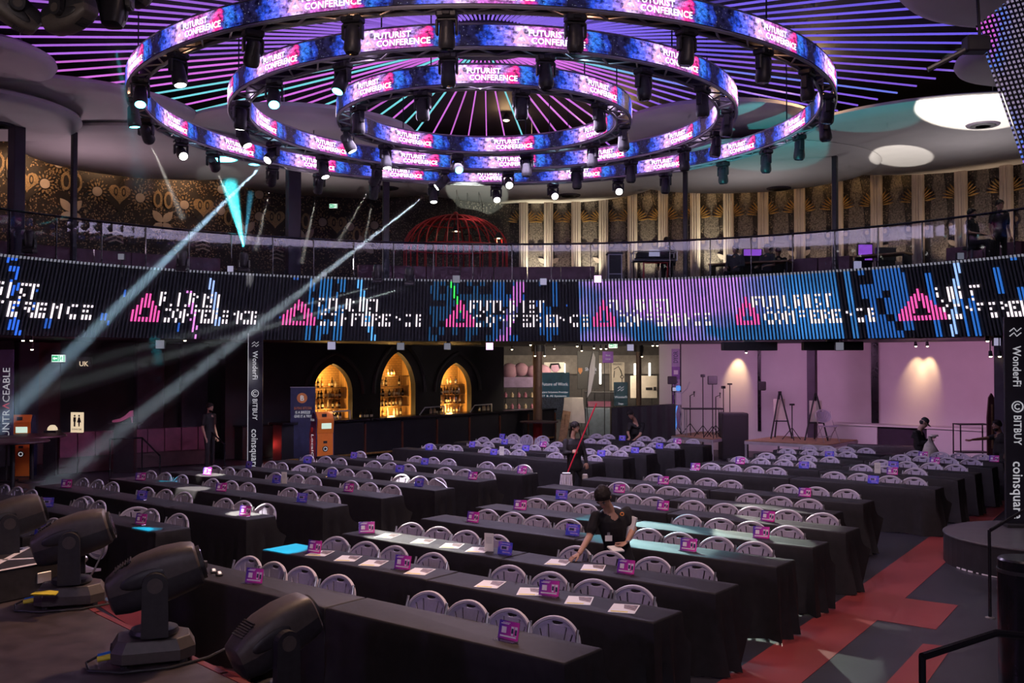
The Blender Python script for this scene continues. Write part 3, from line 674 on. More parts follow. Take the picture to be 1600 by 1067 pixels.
def person(label, J, look, h=1.75, skin='skin', shirt='shirt_black', pants='trousers', sleeve='short', hair='short', voxel=0.016, build=1.0, thumbs=None, grips=(0.35, 0.35), palms=(None, None), beard=False):
    k = h / 1.75; g = MB(); mats = [MT[skin], MT[shirt], MT[pants], MT['black'], MT['hair'], MT['lip'], MT['white']]; bones = []
    def limb(a, b, r0, r1, m): caps(g, J[a], J[b], r0 * k, r1 * k); bones.append((J[a], J[b], (r0 + r1) / 2 * k, m))
    ax = (J['sh_r'] - J['sh_l']).normalized(); hx = (J['hip_r'] - J['hip_l']).normalized(); up = (J['neck'] - J['pelvis']).normalized()
    fw = up.cross(ax).normalized(); hf = Vector((0, 0, 1)).cross(hx).normalized()
    def ell(c, x, y, rx, ry, n=16): return [c + x * (rx * k * build * math.cos(2 * math.pi * i / n)) + y * (ry * k * build * math.sin(2 * math.pi * i / n)) for i in range(n)]
    hips = (J['hip_l'] + J['hip_r']) / 2; shm = (J['sh_l'] + J['sh_r']) / 2
    g.loft([ell(hips - Vector((0, 0, 0.06 * k)), hx, hf, 0.13, 0.10), ell(hips, hx, hf, 0.172, 0.122), ell(J['pelvis'], hx, hf, 0.168, 0.120), ell(J['waist'], (ax + hx).normalized(), (fw + hf).normalized(), 0.148, 0.108), ell(J['chest'], ax, fw, 0.172, 0.122), ell(J['chest'].lerp(shm, 0.6), ax, fw, 0.180, 0.115), ell(shm + up * 0.01, ax, fw, 0.150, 0.085), ell(shm + up * 0.06 * k, ax, fw, 0.075, 0.062)])
    bones.append((J['pelvis'] - (J['waist'] - J['pelvis']) * 0.8, J['pelvis'], 0.12 * k, 2)); bones.append((J['waist'], J['chest'], 0.13 * k * build, 1)); bones.append((J['chest'], shm, 0.13 * k * build, 1)); bones.append((J['waist'], J['pelvis'].lerp(J['waist'], 0.35), 0.135 * k, 1))
    limb('neck', 'head', 0.055, 0.05, 0); bones.append((shm + fw * 0.05 * k, J['neck'], 0.088 * k, 0)); caps(g, shm, J['neck'], 0.06 * k, 0.054 * k)
    for s in ('l', 'r'):
        caps(g, J['chest'].lerp(J['sh_' + s], 0.75), J['sh_' + s], 0.070 * k, 0.058 * k); bones.append((shm, J['sh_' + s], 0.068 * k, 1))
        md = J['sh_' + s].lerp(J['el_' + s], 0.62); J['_m' + s] = md
        if sleeve == 'short': caps(g, J['sh_' + s], md, 0.060 * k, 0.058 * k); bones.append((J['sh_' + s], md, 0.068 * k, 1)); caps(g, md, J['el_' + s], 0.044 * k, 0.039 * k); bones.append((md, J['el_' + s], 0.036 * k, 0)); limb('el_' + s, 'wr_' + s, 0.039, 0.026, 0)
        else: limb('sh_' + s, 'el_' + s, 0.064, 0.050, 1); limb('el_' + s, 'wr_' + s, 0.050, 0.036, 1)
        bones.append((J['wr_' + s], J['ha_' + s], 0.035 * k, 0))
        limb('hip_' + s, 'kn_' + s, 0.088, 0.060, 2); limb('kn_' + s, 'an_' + s, 0.062, 0.045, 2); caps(g, J['an_' + s] - Vector((0, 0, 0.03)), J['to_' + s], 0.045 * k, 0.035 * k); bones.append((J['an_' + s] - Vector((0, 0, 0.03)), J['to_' + s], 0.045 * k, 3))
    # head: skull, jaw, brow, nose, ears in the frame of the gaze
    look = Vector(look).normalized(); hu = (J['head'] - J['neck']).normalized(); hr = look.cross(hu).normalized(); hu = hr.cross(look).normalized(); Hm = Matrix((hr, look, hu)).transposed().to_4x4(); Hm.translation = J['head']
    hg = MB(); hg.T = Hm @ Matrix.Scale(k, 4)
    hg.sph((0, -0.012, 0.022), 0.074, 0.094, 0.088, 18, 14); hg.sph((0, 0.012, -0.045), 0.058, 0.070, 0.070, 16, 12); hg.sph((0, 0.058, -0.092), 0.030, 0.024, 0.022, 10, 8); hg.sph((0, 0.066, 0.022), 0.050, 0.018, 0.014, 12, 8)
    hg.loft([[(x * 0.007, 0.076, 0.016) for x in (-1, 1)] + [(0.004, 0.086, 0.016), (-0.004, 0.086, 0.016)], [(-0.014, 0.076, -0.028), (0.014, 0.076, -0.028), (0.009, 0.106, -0.024), (-0.009, 0.106, -0.024)], [(-0.012, 0.074, -0.036), (0.012, 0.074, -0.036), (0.006, 0.090, -0.036), (-0.006, 0.090, -0.036)]])
    for s in (-1, 1): hg.sph((s * 0.078, -0.012, -0.012), 0.012, 0.020, 0.032, 8, 8)
    o = len(g.v); g.v += hg.v; g.f += [tuple(i + o for i in f) for f in hg.f]; g.m += hg.m
    bones.append((J['head'] + hu * 0.03 * k, J['head'] - hu * 0.06 * k, 0.085 * k, 0))
    me = remesh(g, voxel)
    n = len(me.polygons); cc = np.empty(n * 3); me.polygons.foreach_get('center', cc); cc = cc.reshape(n, 3); best = np.full(n, 1e9); idx = np.zeros(n, int)
    for a, b, r, m in bones:
        a, b = np.array(a), np.array(b); ab = b - a; t_ = np.clip(((cc - a) @ ab) / max(1e-9, ab @ ab), 0, 1); d = np.linalg.norm(cc - (a + t_[:, None] * ab), axis=1) - r; w_ = d < best; best[w_] = d[w_]; idx[w_] = m
    body = MB(); body.v = [tuple(v.co) for v in me.vertices]; body.f = [tuple(p.vertices) for p in me.polygons]; body.m = [int(i) for i in idx]; bpy.data.meshes.remove(me)
    body.mi = 0; th = thumbs or {}
    for s, gr, pn in (('l', grips[0], palms[0]), ('r', grips[1], palms[1])): hand(body, J['wr_' + s], J['ha_' + s], th.get(s, (J['neck'] - J['wr_' + s])), k, gr, pn)
    body.T = Hm @ Matrix.Scale(k, 4)
    for s in (-1, 1):
        body.mi = 6; body.sph((s * 0.031, 0.074, 0.000), 0.014, 0.010, 0.008, 8, 6); body.mi = 4; body.sph((s * 0.031, 0.081, 0.000), 0.007, 0.005, 0.007, 8, 6); body.sph((s * 0.032, 0.082, 0.020), 0.020, 0.006, 0.005, 8, 6)
    body.mi = 5; body.sph((0, 0.080, -0.062), 0.022, 0.009, 0.007, 10, 6)
    o = link('person', body.mesh('person', mats, True)); tag(o, label, 'person')
    # hair
    hm = MB(); hm.T = Hm @ Matrix.Scale(k, 4); nu, nv = 30, 18; rows = []
    for j in range(nv + 1):
        p_ = math.pi * (j / nv) * (0.64 if hair != 'long' else 0.68); r_ = []
        for i in range(nu):
            t_ = 2 * math.pi * i / nu; fr_ = max(0.0, math.sin(t_)); lim = p_ * (1 - 0.36 * fr_ ** 1.5) ; jit = 1.05 + 0.09 * noise.noise(Vector((math.cos(t_) * 3.1 * math.sin(lim), math.sin(t_) * 3.1 * math.sin(lim), math.cos(lim) * 3.1))) * (1.0 if hair == 'short' else 0.3)
            r_.append(((0.083 * math.sin(lim) * math.cos(t_)) * jit, (0.103 * math.sin(lim) * math.sin(t_) - 0.015) * jit, 0.024 + 0.100 * math.cos(lim) * jit))
        rows.append(r_)
    hm.loft(rows[1:], caps=False); hm.add(rows[1], [tuple(range(nu))])
    if hair == 'long': hm.loft([[(0.075 * math.cos(t_) * w_, -0.075 + 0.035 * math.sin(t_) + y, z) for t_ in [2 * math.pi * i / 12 for i in range(12)]] for z, w_, y in ((0.03, 1.0, 0.0), (-0.06, 1.0, -0.012), (-0.14, 0.85, -0.02), (-0.22, 0.55, -0.02))])
    if beard: hm.sph((0, 0.030, -0.075), 0.058, 0.056, 0.045, 12, 8)
    if hair != 'cap': hm.part('hair', MT['hair'], o, smooth=True)
    else:
        hm = MB(); hm.T = Hm @ Matrix.Scale(k, 4); hm.lathe([(0.090, 0.028), (0.092, 0.06), (0.078, 0.105), (0.045, 0.128), (0.001, 0.133)], 20, (0, -0.012, 0)); hm.sph((0, -0.03, -0.01), 0.080, 0.080, 0.06, 12, 8); hm.part('cap', MT['black'], o, smooth=True)
        hm = MB(); hm.T = Hm @ Matrix.Scale(k, 4); hm.loft([[(0.078 * math.cos(t_), 0.06 + 0.11 * math.sin(t_) * f_, 0.034 - 0.02 * f_) for t_ in [math.pi * i / 10 for i in range(11)]] for f_ in (0.2, 1.0)], caps=False); hm.part('cap_peak', MT['black'], o)
    return o
# --- man in the black polo laying out flyers
P0 = uvp(upx(966, 9.02, 0.9), 9.02); Y0 = P0.y
def K(px, py, dy): return aty(px, py, Y0 + dy)
J = pose((P0.x, Y0, 0), math.pi - 0.1, 1.72)
tz = atz(893, 872, 0.775)
J.update(head=K(942, 777, -0.24), neck=K(951, 794, -0.13), chest=K(957, 820, -0.05), waist=K(963, 848, 0.02), pelvis=K(967, 870, 0.05), sh_l=K(979, 799, -0.02), sh_r=K(931, 806, -0.14), el_r=K(921, 838, -0.20), wr_r=aty(905, 865, tz.y + 0.04), ha_r=tz, el_l=K(990, 826, -0.05), wr_l=K(980, 846, -0.24), ha_l=K(966, 856, -0.30))
J['hip_l'] = J['pelvis'] + Vector((0.09, 0, -0.04)); J['hip_r'] = J['pelvis'] + Vector((-0.09, 0, -0.04))
for s in ('l', 'r'): J['kn_' + s] = J['hip_' + s] * 0.5 + J['an_' + s] * 0.5 + Vector((0, -0.02, 0))
# swap: the chest faces the camera, so his left is on our right
man = person('man in a black polo shirt leaning over to lay out flyers', J, (-0.28, -0.62, -0.72), 1.72, 'skin', 'shirt_black', 'trousers', 'short', 'short', 0.010, 0.98, thumbs={'r': Vector((0.6, 0.3, 0.4)), 'l': Vector((0, 0.2, 1))}, grips=(0.5, 0.40), palms=(Vector((0, 0.1, 1)), Vector((0.2, 0, -1))))
def onbody(px, py, yy, name, mat, fn): p = K(px, py, yy); g = MB(); fn(g, p); g.part(name, MT[mat], man)
onbody(972, 803, -0.165, 'chest_badge', 'coin_orange', lambda g, p: g.tube([(p.x + 0.017 * math.cos(a_), p.y, p.z + 0.017 * math.sin(a_)) for a_ in [i * math.pi / 6 for i in range(12)]], 0.006, 5, True))
onbody(951, 841, -0.165, 'name_tag', 'paper', lambda g, p: g.box(p, (0.075, 0.004, 0.06), 0.1)); onbody(951, 834, -0.158, 'tag_clip', 'steel', lambda g, p: g.box(p, (0.03, 0.006, 0.03)))
onbody(981, 845, -0.245, 'wristwatch', 'steel', lambda g, p: g.tube([(p.x + 0.030 * math.cos(a_), p.y + 0.03 * math.sin(a_), p.z + 0.012 * math.cos(a_)) for a_ in [i * math.pi / 8 for i in range(16)]], 0.007, 5, True))
p = K(962, 857.5, -0.33); g = MB(); g.T = Matrix.Translation(p) @ Matrix.Rotation(0.3, 4, 'Z') @ Matrix.Rotation(0.15, 4, 'X'); g.rbox((0, 0, 0), (0.13, 0.16, 0.02), 0.004); g.thing('flyer_stack', MT['paper'], 'small stack of folded flyers in the polo man\'s hand', 'papers')
p = K(982.5, 823, -0.06); g = MB(); g.T = Matrix.Translation(p) @ Matrix.Rotation(0.25, 4, 'Y') @ Matrix.Rotation(0.7, 4, 'Z'); g.box((0, 0, 0), (0.02, 0.16, 0.24)); g.thing('document_folder', MT['paper'], 'white papers tucked under the polo man\'s arm', 'papers')
# --- woman with the mop
P0 = uvp(upx(897, 16.05, 0.9), 16.05); Y0 = P0.y
J = pose((P0.x, Y0, 0), R(120), 1.63)
J.update(head=K(899, 667.5, -0.02), neck=K(895, 681, 0.0), chest=K(896, 700, 0), waist=K(897, 716, 0), pelvis=K(898, 728, 0), sh_r=K(884, 690, -0.06), sh_l=K(908, 691, 0.07), el_r=K(883, 708, -0.14), wr_r=K(893, 707, -0.22), ha_r=K(900, 705, -0.23), el_l=K(914, 712, 0.06), wr_l=K(916, 722, 0.02), ha_l=K(917, 727, 0.0))
J['hip_l'] = J['pelvis'] + Vector((0.07, 0.06, -0.04)); J['hip_r'] = J['pelvis'] + Vector((-0.07, -0.05, -0.04)); J['kn_l'] = Vector((J['hip_l'].x + 0.10, J['hip_l'].y, 0.47)); J['an_l'] = Vector((J['hip_l'].x + 0.08, J['hip_l'].y, 0.08)); J['to_l'] = J['an_l'] + Vector((0.16, -0.06, -0.05)); J['kn_r'] = Vector((J['hip_r'].x + 0.02, J['hip_r'].y, 0.47)); J['an_r'] = Vector((J['hip_r'].x - 0.05, J['hip_r'].y, 0.08)); J['to_r'] = J['an_r'] + Vector((0.16, -0.06, -0.05))
wo = person('woman in black uniform walking with a red-handled mop', J, (0.80, -0.55, -0.03), 1.63, 'skin', 'shirt_black', 'trousers', 'long', 'long', 0.012, 1.10, thumbs={'r': Vector((0, 0, 1))}, grips=(0.3, 0.75), palms=(None, Vector((1, 0.2, 0))))
mp = thing('mop', 'mop with red handle and white string head carried upright', 'mop', K(888, 738, -0.22)); o_ = -Vector(mp.location); q0, q1 = K(887, 738, -0.24), K(932, 630, -0.30)
MB().cyl(q0 + o_, q1 + o_, 0.014, n=10).part('handle', MT['red_plastic'], mp, smooth=True); MB().rbox(K(885, 740, -0.24) + o_, (0.17, 0.06, 0.05), 0.012).part('clamp', MT['steel'], mp)
mrnd = random.Random(2); sh = [MB().tube([(0, 0, 0), (mrnd.uniform(-0.01, 0.01), -0.01, -0.12), (mrnd.uniform(-0.02, 0.02), -0.02, -0.25), (mrnd.uniform(-0.03, 0.03), -0.01, -0.36)], [0.011, 0.014, 0.015, 0.012], 5).mesh('string', MT['mop'], True) for _ in range(4)]
for i in range(26): o = link('string', sh[i % 4]); o.parent = mp; o.location = K(885, 741, -0.24) + o_ + Vector((-0.10 + 0.20 * (i % 13) / 12, -0.02 if i < 13 else 0.02, 0)); o.rotation_euler = (0, (i % 13 - 6) * 0.01 + 0.02, i * 1.3)
p = K(914, 745, -0.02); t_ = thing('cloth_pouch', 'pale cloth hanging at the mop woman\'s hip', 'cloth', p); MB().rbox((0, 0, 0), (0.11, 0.05, 0.12), 0.02).part('pouch', MT['bag'], t_); MB().cyl((0, 0, 0.05), (-0.03, 0.04, 0.22), 0.006, n=5).part('strap', MT['black'], t_)
# --- man bending over the far left-block table
P0 = uvp(upx(992, 22.75, 0.9), 22.75); Y0 = P0.y; J = pose((P0.x, Y0, 0), R(195), 1.75); J.update(head=K(985, 648, -0.20), neck=K(991, 655, -0.12), chest=K(996, 667, -0.05), sh_l=K(1005, 663, 0.0), sh_r=K(984, 663, -0.12), el_r=K(981, 676, -0.22), wr_r=K(984, 684, -0.35), ha_r=K(981, 688, -0.40), el_l=K(1000, 680, -0.2), wr_l=K(990, 688, -0.38), ha_l=K(984, 690, -0.42))
person('man in black shirt bending over the farthest left table', J, (-0.35, -0.75, -0.45), 1.75, 'skin', 'shirt_black', 'trousers', 'short', 'short')
# --- man in the cap with a bag
P0 = uvp(upx(1436, 23.1, 0.9), 23.1); Y0 = P0.y; J = pose((P0.x, Y0, 0), R(110), 1.72); J.update(head=K(1444, 661, 0), neck=K(1437, 671, 0.0), chest=K(1432, 686, 0), sh_r=K(1430, 676, -0.1), sh_l=K(1440, 678, 0.12), el_r=K(1435, 693, -0.16), wr_r=K(1450, 690, -0.16), ha_r=K(1456, 688, -0.16), el_l=K(1444, 692, 0.1), wr_l=K(1452, 686, -0.02), ha_l=K(1458, 684, -0.04))
person('man in black cap and jacket holding a plastic bag', J, (0.75, -0.3, -0.55), 1.72, 'skin_light', 'shirt_black', 'trousers', 'long', 'cap')
bg = thing('plastic_bag', 'translucent pale plastic bag held by the capped man', 'bag', K(1453, 703, -0.22)); g = MB(); rr_ = random.Random(8); rings = []
for z, r in ((0.30, 0.05), (0.22, 0.04), (0.12, 0.12), (-0.02, 0.17), (-0.15, 0.18), (-0.30, 0.15), (-0.36, 0.08)): rings.append([((r + rr_.uniform(-0.025, 0.025)) * math.cos(2 * math.pi * i / 14), (r + rr_.uniform(-0.02, 0.02)) * 0.7 * math.sin(2 * math.pi * i / 14), z + rr_.uniform(-0.015, 0.015)) for i in range(14)])
g.loft(rings); g.part('sack', MT['bag'], bg, smooth=True); g = MB(); g.loft([[(0.10 + r * math.cos(2 * math.pi * i / 8), r * 0.5 * math.sin(2 * math.pi * i / 8), z) for i in range(8)] for z, r in ((0.26, 0.02), (0.34, 0.08), (0.30, 0.10))]); g.part('knot', MT['bag'], bg, smooth=True)
# --- man at the right gesturing
P0 = Vector((aty(1563, 700, 21.0).x, 21.0, 0)); Y0 = 21.0; J = pose(P0, R(255), 1.74); J.update(head=K(1557, 665, 0), neck=K(1561, 674, 0), chest=K(1563, 690, 0), sh_r=K(1560, 681, 0.1), sh_l=K(1566, 682, -0.1), el_r=K(1539, 685, 0.0), wr_r=K(1519, 687, -0.1), ha_r=K(1509, 690, -0.12))
person('man in a dark t-shirt stretching out his open hand at right', J, (-0.9, -0.2, 0.0), 1.74, 'skin_brown', 'shirt_black', 'trousers', 'short', 'short', beard=True, palms=(None, Vector((0, 0, 1))))
# --- bearded man by the left sofa
P0 = Vector((aty(327, 700, 25.2).x, 25.2, 0)); J = pose(P0, R(110), 1.72); person('bearded man in black standing by the plum sofa', J, (0.8, -0.5, -0.1), 1.72, 'skin', 'shirt_black', 'trousers', 'short', 'short', beard=True)
# --- balcony crew
for px, Y, face, look, lab, sit, hair, shirt, sl, zz in ((1150, 26.9, R(215), (-0.8, -0.6, 0), 'seated technician in dark clothes, left of two at balcony desk', 1, 'short', 'shirt_grey', 'long', 4.65), (1200, 26.7, R(230), (-0.95, -0.2, 0), 'capped technician in grey shirt, right of two at balcony desk', 1, 'cap', 'shirt_grey', 'short', 4.65),
                                              (1217, 28.3, R(190), (-0.3, -0.9, -0.2), 'person in a cap standing behind the seated technicians', 0, 'cap', 'shirt_black', 'long', 4.30), (1042, 28.6, R(200), (-0.5, -0.8, -0.3), 'hooded person in black standing at the DJ table', 0, 'long', 'shirt_black', 'long', 4.65), (1520, 22.4, R(140), (0.6, -0.7, 0), 'bearded man in black seated behind the right railing', 1, 'short', 'shirt_black', 'short', 4.95), (1564, 22.6, R(170), (0.3, -0.9, 0), 'person in black standing at the far right of balcony', 0, 'short', 'shirt_black', 'short', 4.75)):
    x = (px - CX) / F * Y; J = pose((x, Y, zz), face, 1.70, bool(sit)); person(lab, J, look, 1.70, 'skin', shirt, 'trousers', sl, hair, 0.02, beard=('bearded' in lab))
    if zz > 4.66 or sit: t_ = thing('balcony_stool', 'dark stool or step under the %s' % ('left technician' if px == 1150 else 'right technician' if px == 1200 else 'bearded man' if px == 1520 else 'far right person'), 'stool', (x, Y, 4.65), 0, 'balcony stools'); top = 0.40 + zz - 4.65 if sit else zz - 4.65; MB().cyl((0, 0, top - 0.06), (0, 0, top), 0.2, n=16).part('seat', MT['black'], t_); MB().cyl((0, 0, 0), (0, 0, top - 0.06), 0.03, n=8).part('post', MT['steel'], t_); MB().lathe([(0.2, 0), (0.18, 0.02), (0.03, 0.04)], 16).part('base', MT['black'], t_)
# ------------------------------------------------------------------ the three LED truss rings
LH = 0.295
def panel_mesh(rad, inner, ang):
    n = 10; vs = []; fs = []; th = 0.05; rr = (rad, rad - th) if not inner else (rad, rad + th)
    for i in range(n + 1):
        t_ = ang * (i / n - 0.5)
        for r in rr:
            for z in (0.0, LH):
                vs.append((r * math.sin(t_), (-r if not inner else r) * math.cos(t_), z))
    for i in range(n):
        o = i * 4
        fs += [(o, o + 4, o + 5, o + 1), (o + 2, o + 3, o + 7, o + 6), (o + 1, o + 5, o + 7, o + 3), (o, o + 2, o + 6, o + 4)]
    fs += [(0, 1, 3, 2), (n * 4, n * 4 + 2, n * 4 + 3, n * 4 + 1)]
    me = bpy.data.meshes.new('led_panel'); me.from_pydata(vs, [], fs); me.materials.append(MT['galaxy']); me.materials.append(MT['black_plastic'])
    uvl = me.uv_layers.new(name='UVMap'); mi = []
    for p in me.polygons:
        front = (p.index % 4 == 0 and p.index < n * 4); mi.append(0 if front else 1)
        for li in p.loop_indices: vi = me.loops[li].vertex_index; uvl.data[li].uv = ((vi // 4) / n, (vi % 2) * 1.0)
    me.polygons.foreach_set('material_index', mi); me.update(); return me
def bend(pts, rad, inner, proud=0.006):
    r = rad + proud if not inner else rad - proud; out = []
    for (x, z) in pts: t_ = x / r; out.append((r * math.sin(t_), (-r if not inner else r) * math.cos(t_), z))
    return out
def logo_meshes(rad, inner, k):
    g = MB()
    for s, wd, x0, z0, sz in (('FUTURIST', 0.52, 0.10, 0.155, 0.125), ('CONFERENCE', 0.74, 0.14, 0.045, 0.125)):
        vs, fs, w_ = txt(s, sz, 0.018); f_ = wd / w_
        g.add(bend([((p[0] * f_ + x0 - 0.25) * k, p[1] + z0) for p in vs], rad, inner), fs)
    g2 = MB(); q = [(-0.10, 0.04), (0.12, 0.04), (0.01, 0.25)]; q2 = [(-0.055, 0.065), (0.075, 0.065), (0.01, 0.195)]
    tri = [((x - 0.25) * k, z) for x, z in q + q2]
    g2.add(bend(tri, rad, inner), [(0, 1, 4, 3), (1, 2, 5, 4), (2, 0, 3, 5)])
    return g.mesh('lettering', MT['logo_white'], recalc=False), g2.mesh('triangle', MT['logo_pink'], recalc=False)
RINGS = [('outer', 6.08, 6.35, 18, 17), ('middle', 4.32, 4.68, 13, 12), ('inner', 2.47, 2.77, 8, 7)]
ring_objs = []
for (nm, ri, ro, no, ni) in RINGS:
    t_ = thing('led_truss_ring', '%s of the three hanging truss rings wrapped in galaxy video screens' % {'outer': 'largest', 'middle': 'middle', 'inner': 'smallest'}[nm], 'led ring', (RC.x, RC.y, ZR), group='hanging screen rings')
    for inner, rad, cnt, off in ((False, ro, no, {'outer': 0.02, 'middle': -0.045, 'inner': -0.02}[nm]), (True, ri, ni, {'outer': 0.03, 'middle': -0.08, 'inner': -0.12}[nm])):
        ang = 2 * math.pi / cnt; pm = panel_mesh(rad, inner, ang * 0.998); lm, tm = logo_meshes(rad, inner, min(1.12, ang * rad / 2.05))
        for i in range(cnt):
            o = link('led_panel', pm); o.parent = t_; o.rotation_euler = (0, 0, off + ang * i + (ang * 0.5 if (nm == 'middle' and not inner) else 0))
            a = link('lettering', lm); a.parent = o; b = link('triangle', tm); b.parent = o
    nseg = 96
    for r in (ri + 0.02, ro - 0.02):
        for z, rr in ((-0.03, 0.028), (LH + 0.02, 0.018)):
            MB().tube([(r * math.sin(2 * math.pi * i / nseg), r * math.cos(2 * math.pi * i / nseg), z) for i in range(nseg)], rr, 6, True).part('chord', MT['alu'], t_, smooth=True)
    nb_ = int(2 * math.pi * ro / 0.62); da = 2 * math.pi / nb_
    bm1 = MB().cyl((0, ri + 0.02, -0.03), ((ro - 0.02) * math.sin(da / 2), (ro - 0.02) * math.cos(da / 2), -0.03), 0.016, n=6).mesh('brace', MT['alu'])
    bm2 = MB().cyl(((ro - 0.02) * math.sin(da / 2), (ro - 0.02) * math.cos(da / 2), -0.03), ((ri + 0.02) * math.sin(da), (ri + 0.02) * math.cos(da), -0.03), 0.016, n=6).mesh('brace', MT['alu'])
    for i in range(nb_):
        for me in (bm1, bm2): o = link('brace', me); o.parent = t_; o.rotation_euler = (0, 0, da * i)
    for i in range(6):
        a = 2 * math.pi * (i + 0.3) / 6; rm = (ri + ro) / 2
        MB().cyl((rm * math.sin(a), rm * math.cos(a), LH), (rm * math.sin(a), rm * math.cos(a), 9.5 - ZR), 0.012, n=5).part('hanging_chain', MT['black'], t_)
    ring_objs.append(t_)

# small moving heads under the rings (hanging)
def moving_head():
    t_ = thing('moving_head_light', 'x', 'stage light', (0, 0, 0), group='moving heads under the rings')
    MB().rbox((0, 0, -0.045), (0.27, 0.20, 0.09), 0.02).part('base', MT['black_plastic'], t_)
    g = MB()
    g.rbox((0, 0, -0.11), (0.26, 0.10, 0.04), 0.012)
    for s in (-1, 1): g.rbox((s * 0.125, 0, -0.20), (0.035, 0.10, 0.20), 0.014)
    g.part('yoke', MT['black_plastic'], t_)
    g = MB(); T0 = Matrix.Rotation(math.pi, 4, 'X'); g.T = T0
    g.lathe([(0.001, -0.13), (0.07, -0.125), (0.092, -0.09), (0.098, 0.0), (0.105, 0.08), (0.112, 0.15), (0.108, 0.20), (0.085, 0.235), (0.075, 0.225)], 18)
    hd = g.part('head', MT['black_plastic'], t_, smooth=True); hd.location = (0, 0, -0.245)
    g = MB(); g.T = T0; g.lathe([(0.001, 0.228), (0.083, 0.228), (0.083, 0.232), (0.001, 0.240)], 18); g.part('lens', MT['lens_off'], hd, smooth=True)
    g = MB(); g.rbox((0, -0.115, -0.045), (0.10, 0.02, 0.05), 0.008); g.part('display', MT['head_dark'], t_)
    return t_
MH = moving_head(); lens_none = kids(kids(MH)[2])[0].data; lens_lit = kids(kids(MH)[2])[0].data.copy(); lens_lit.materials[0] = MT['lens_lit']; lens_teal = lens_lit.copy(); lens_teal.materials[0] = MT['lens_teal']
HEADS = []          # (object, world lens position, aim)
first = True
def put_head(pos, rz, tilt, lit, label, roll=0.0):
    global first
    o = MH if first else copy_tree(MH); first = False
    o['label'] = label; o.location = pos; o.rotation_euler = (0, 0, rz)
    hd = [c for c in o.children if c.name.startswith('head')][0]; hd.rotation_euler = (tilt, roll, 0)
    [c for c in hd.children][0].data = {0: lens_none, 1: lens_lit, 2: lens_teal}[lit]
    aim = Matrix.Rotation(rz, 3, 'Z') @ Euler((tilt, roll, 0)).to_matrix() @ Vector((0, 0, -1))
    piv = Vector(pos) + Vector((0, 0, -0.245)); HEADS.append((o, piv + aim * 0.245, aim)); return o
def side_words(a, n_, k): return a
cnts = {}
for (nm, ri, ro, no, ni), cnt, off in zip(RINGS, (26, 18, 10), (0.03, 0.10, 0.35)):
    rm = (ri + ro) / 2; pos = []
    for i in range(cnt):
        a = off + 2 * math.pi * i / cnt + random.uniform(-0.03, 0.03); pos.append((RC.x + rm * math.sin(a), RC.y + rm * math.cos(a), a))
    for half in ('far', 'near'):
        sel = sorted([p for p in pos if (p[1] > RC.y) == (half == 'far')])
        for k, (x, y, a) in enumerate(sel):
            px = 800 + F * x / y
            lit = 1 if (px < 700 and half == 'far') or (px < 470) else 0
            rz = -a if half == 'far' else math.pi - a
            tl = random.uniform(-0.15, 0.15) if not lit else random.uniform(0.15, 0.5) * (1 if half == 'near' else -1)
            put_head((x, y, ZR - 0.06), rz, tl, lit, 'black moving head on %s side of the %s ring, %s from left' % (half, {'outer': 'largest', 'middle': 'middle', 'inner': 'smallest'}[nm], ORD[k + 1]), 0.0)

# small point fills added inside the rings so the lattice shows
for (nm, ri, ro, no, ni), cnt in zip(RINGS, (12, 8, 5)):
    for i in range(cnt):
        a = 2 * math.pi * (i + 0.5) / cnt; near = math.cos(a) < -0.2; r_ = (ri + ro) / 2
        lamp('POINT', (RC.x + r_ * math.sin(a), RC.y + r_ * math.cos(a), ZR + 0.13), 2.6, (1.0, 0.50, 0.28) if (near and nm == 'outer') else (0.45, 0.75, 1.0) if i % 3 == 0 else (0.85, 0.62, 1.0), 0.04, name='truss_fill')
# ------------------------------------------------------------------ tables
def cloth_mesh(L, D=0.46, seed=0):
    rnd = random.Random(seed); per = []; nl, nd = 34, 9
    for i in range(nl): per.append((-L / 2 + L * i / nl, -D / 2, 0, -1))
    for i in range(nd): per.append((L / 2, -D / 2 + D * i / nd, 1, 0))
    for i in range(nl): per.append((L / 2 - L * i / nl, D / 2, 0, 1))
    for i in range(nd): per.append((-L / 2, D / 2 - D * i / nd, -1, 0))
    n = len(per); rings = []; ph = [rnd.uniform(0, 6.28) for _ in range(3)]
    for (z, off, amp) in ((0.744, -0.012, 0), (0.740, -0.003, 0), (0.725, 0.004, 0), (0.60, 0.012, 0.003), (0.40, 0.022, 0.010), (0.20, 0.032, 0.018), (0.015, 0.044, 0.028)):
        ring = []
        for i, (x, y, nx, ny) in enumerate(per):
            s_ = i / n * 6.2832; e = max(0.0, 1 - min(abs(abs(x) - L / 2), 0.35) / 0.35)
            w_ = amp * (0.35 + 1.9 * e) * (math.sin(s_ * 23 + ph[0]) + 0.6 * math.sin(s_ * 41 + ph[1]))
            cx, cy = nx, ny
            if abs(abs(x) - L / 2) < 1e-6 and abs(abs(y) - D / 2) < 1e-6: cx, cy = math.copysign(0.75, x), math.copysign(0.75, y)
            zz = z if (ny != 1 or z > 0.55) else 0.55 + (z - 0.55) * 0.12
            ring.append((x + cx * (off + w_), y + cy * (off + w_), zz + (0.012 * math.sin(s_ * 9 + ph[2]) if z < 0.1 else 0)))
        rings.append(ring)
    g = MB(); vs = [p for r in rings for p in r]; fs = []
    for k in range(len(rings) - 1):
        for i in range(n): j = (i + 1) % n; fs.append((k * n + i, (k + 1) * n + i, (k + 1) * n + j, k * n + j))
    fs.append(tuple(range(n))); g.add(vs, fs)
    me = g.mesh('tablecloth', MT['cloth'], recalc=True); me.polygons.foreach_set('use_smooth', [len(p.vertices) == 4 for p in me.polygons]); me.set_sharp_from_angle(angle=R(50)); return me
CL = {}
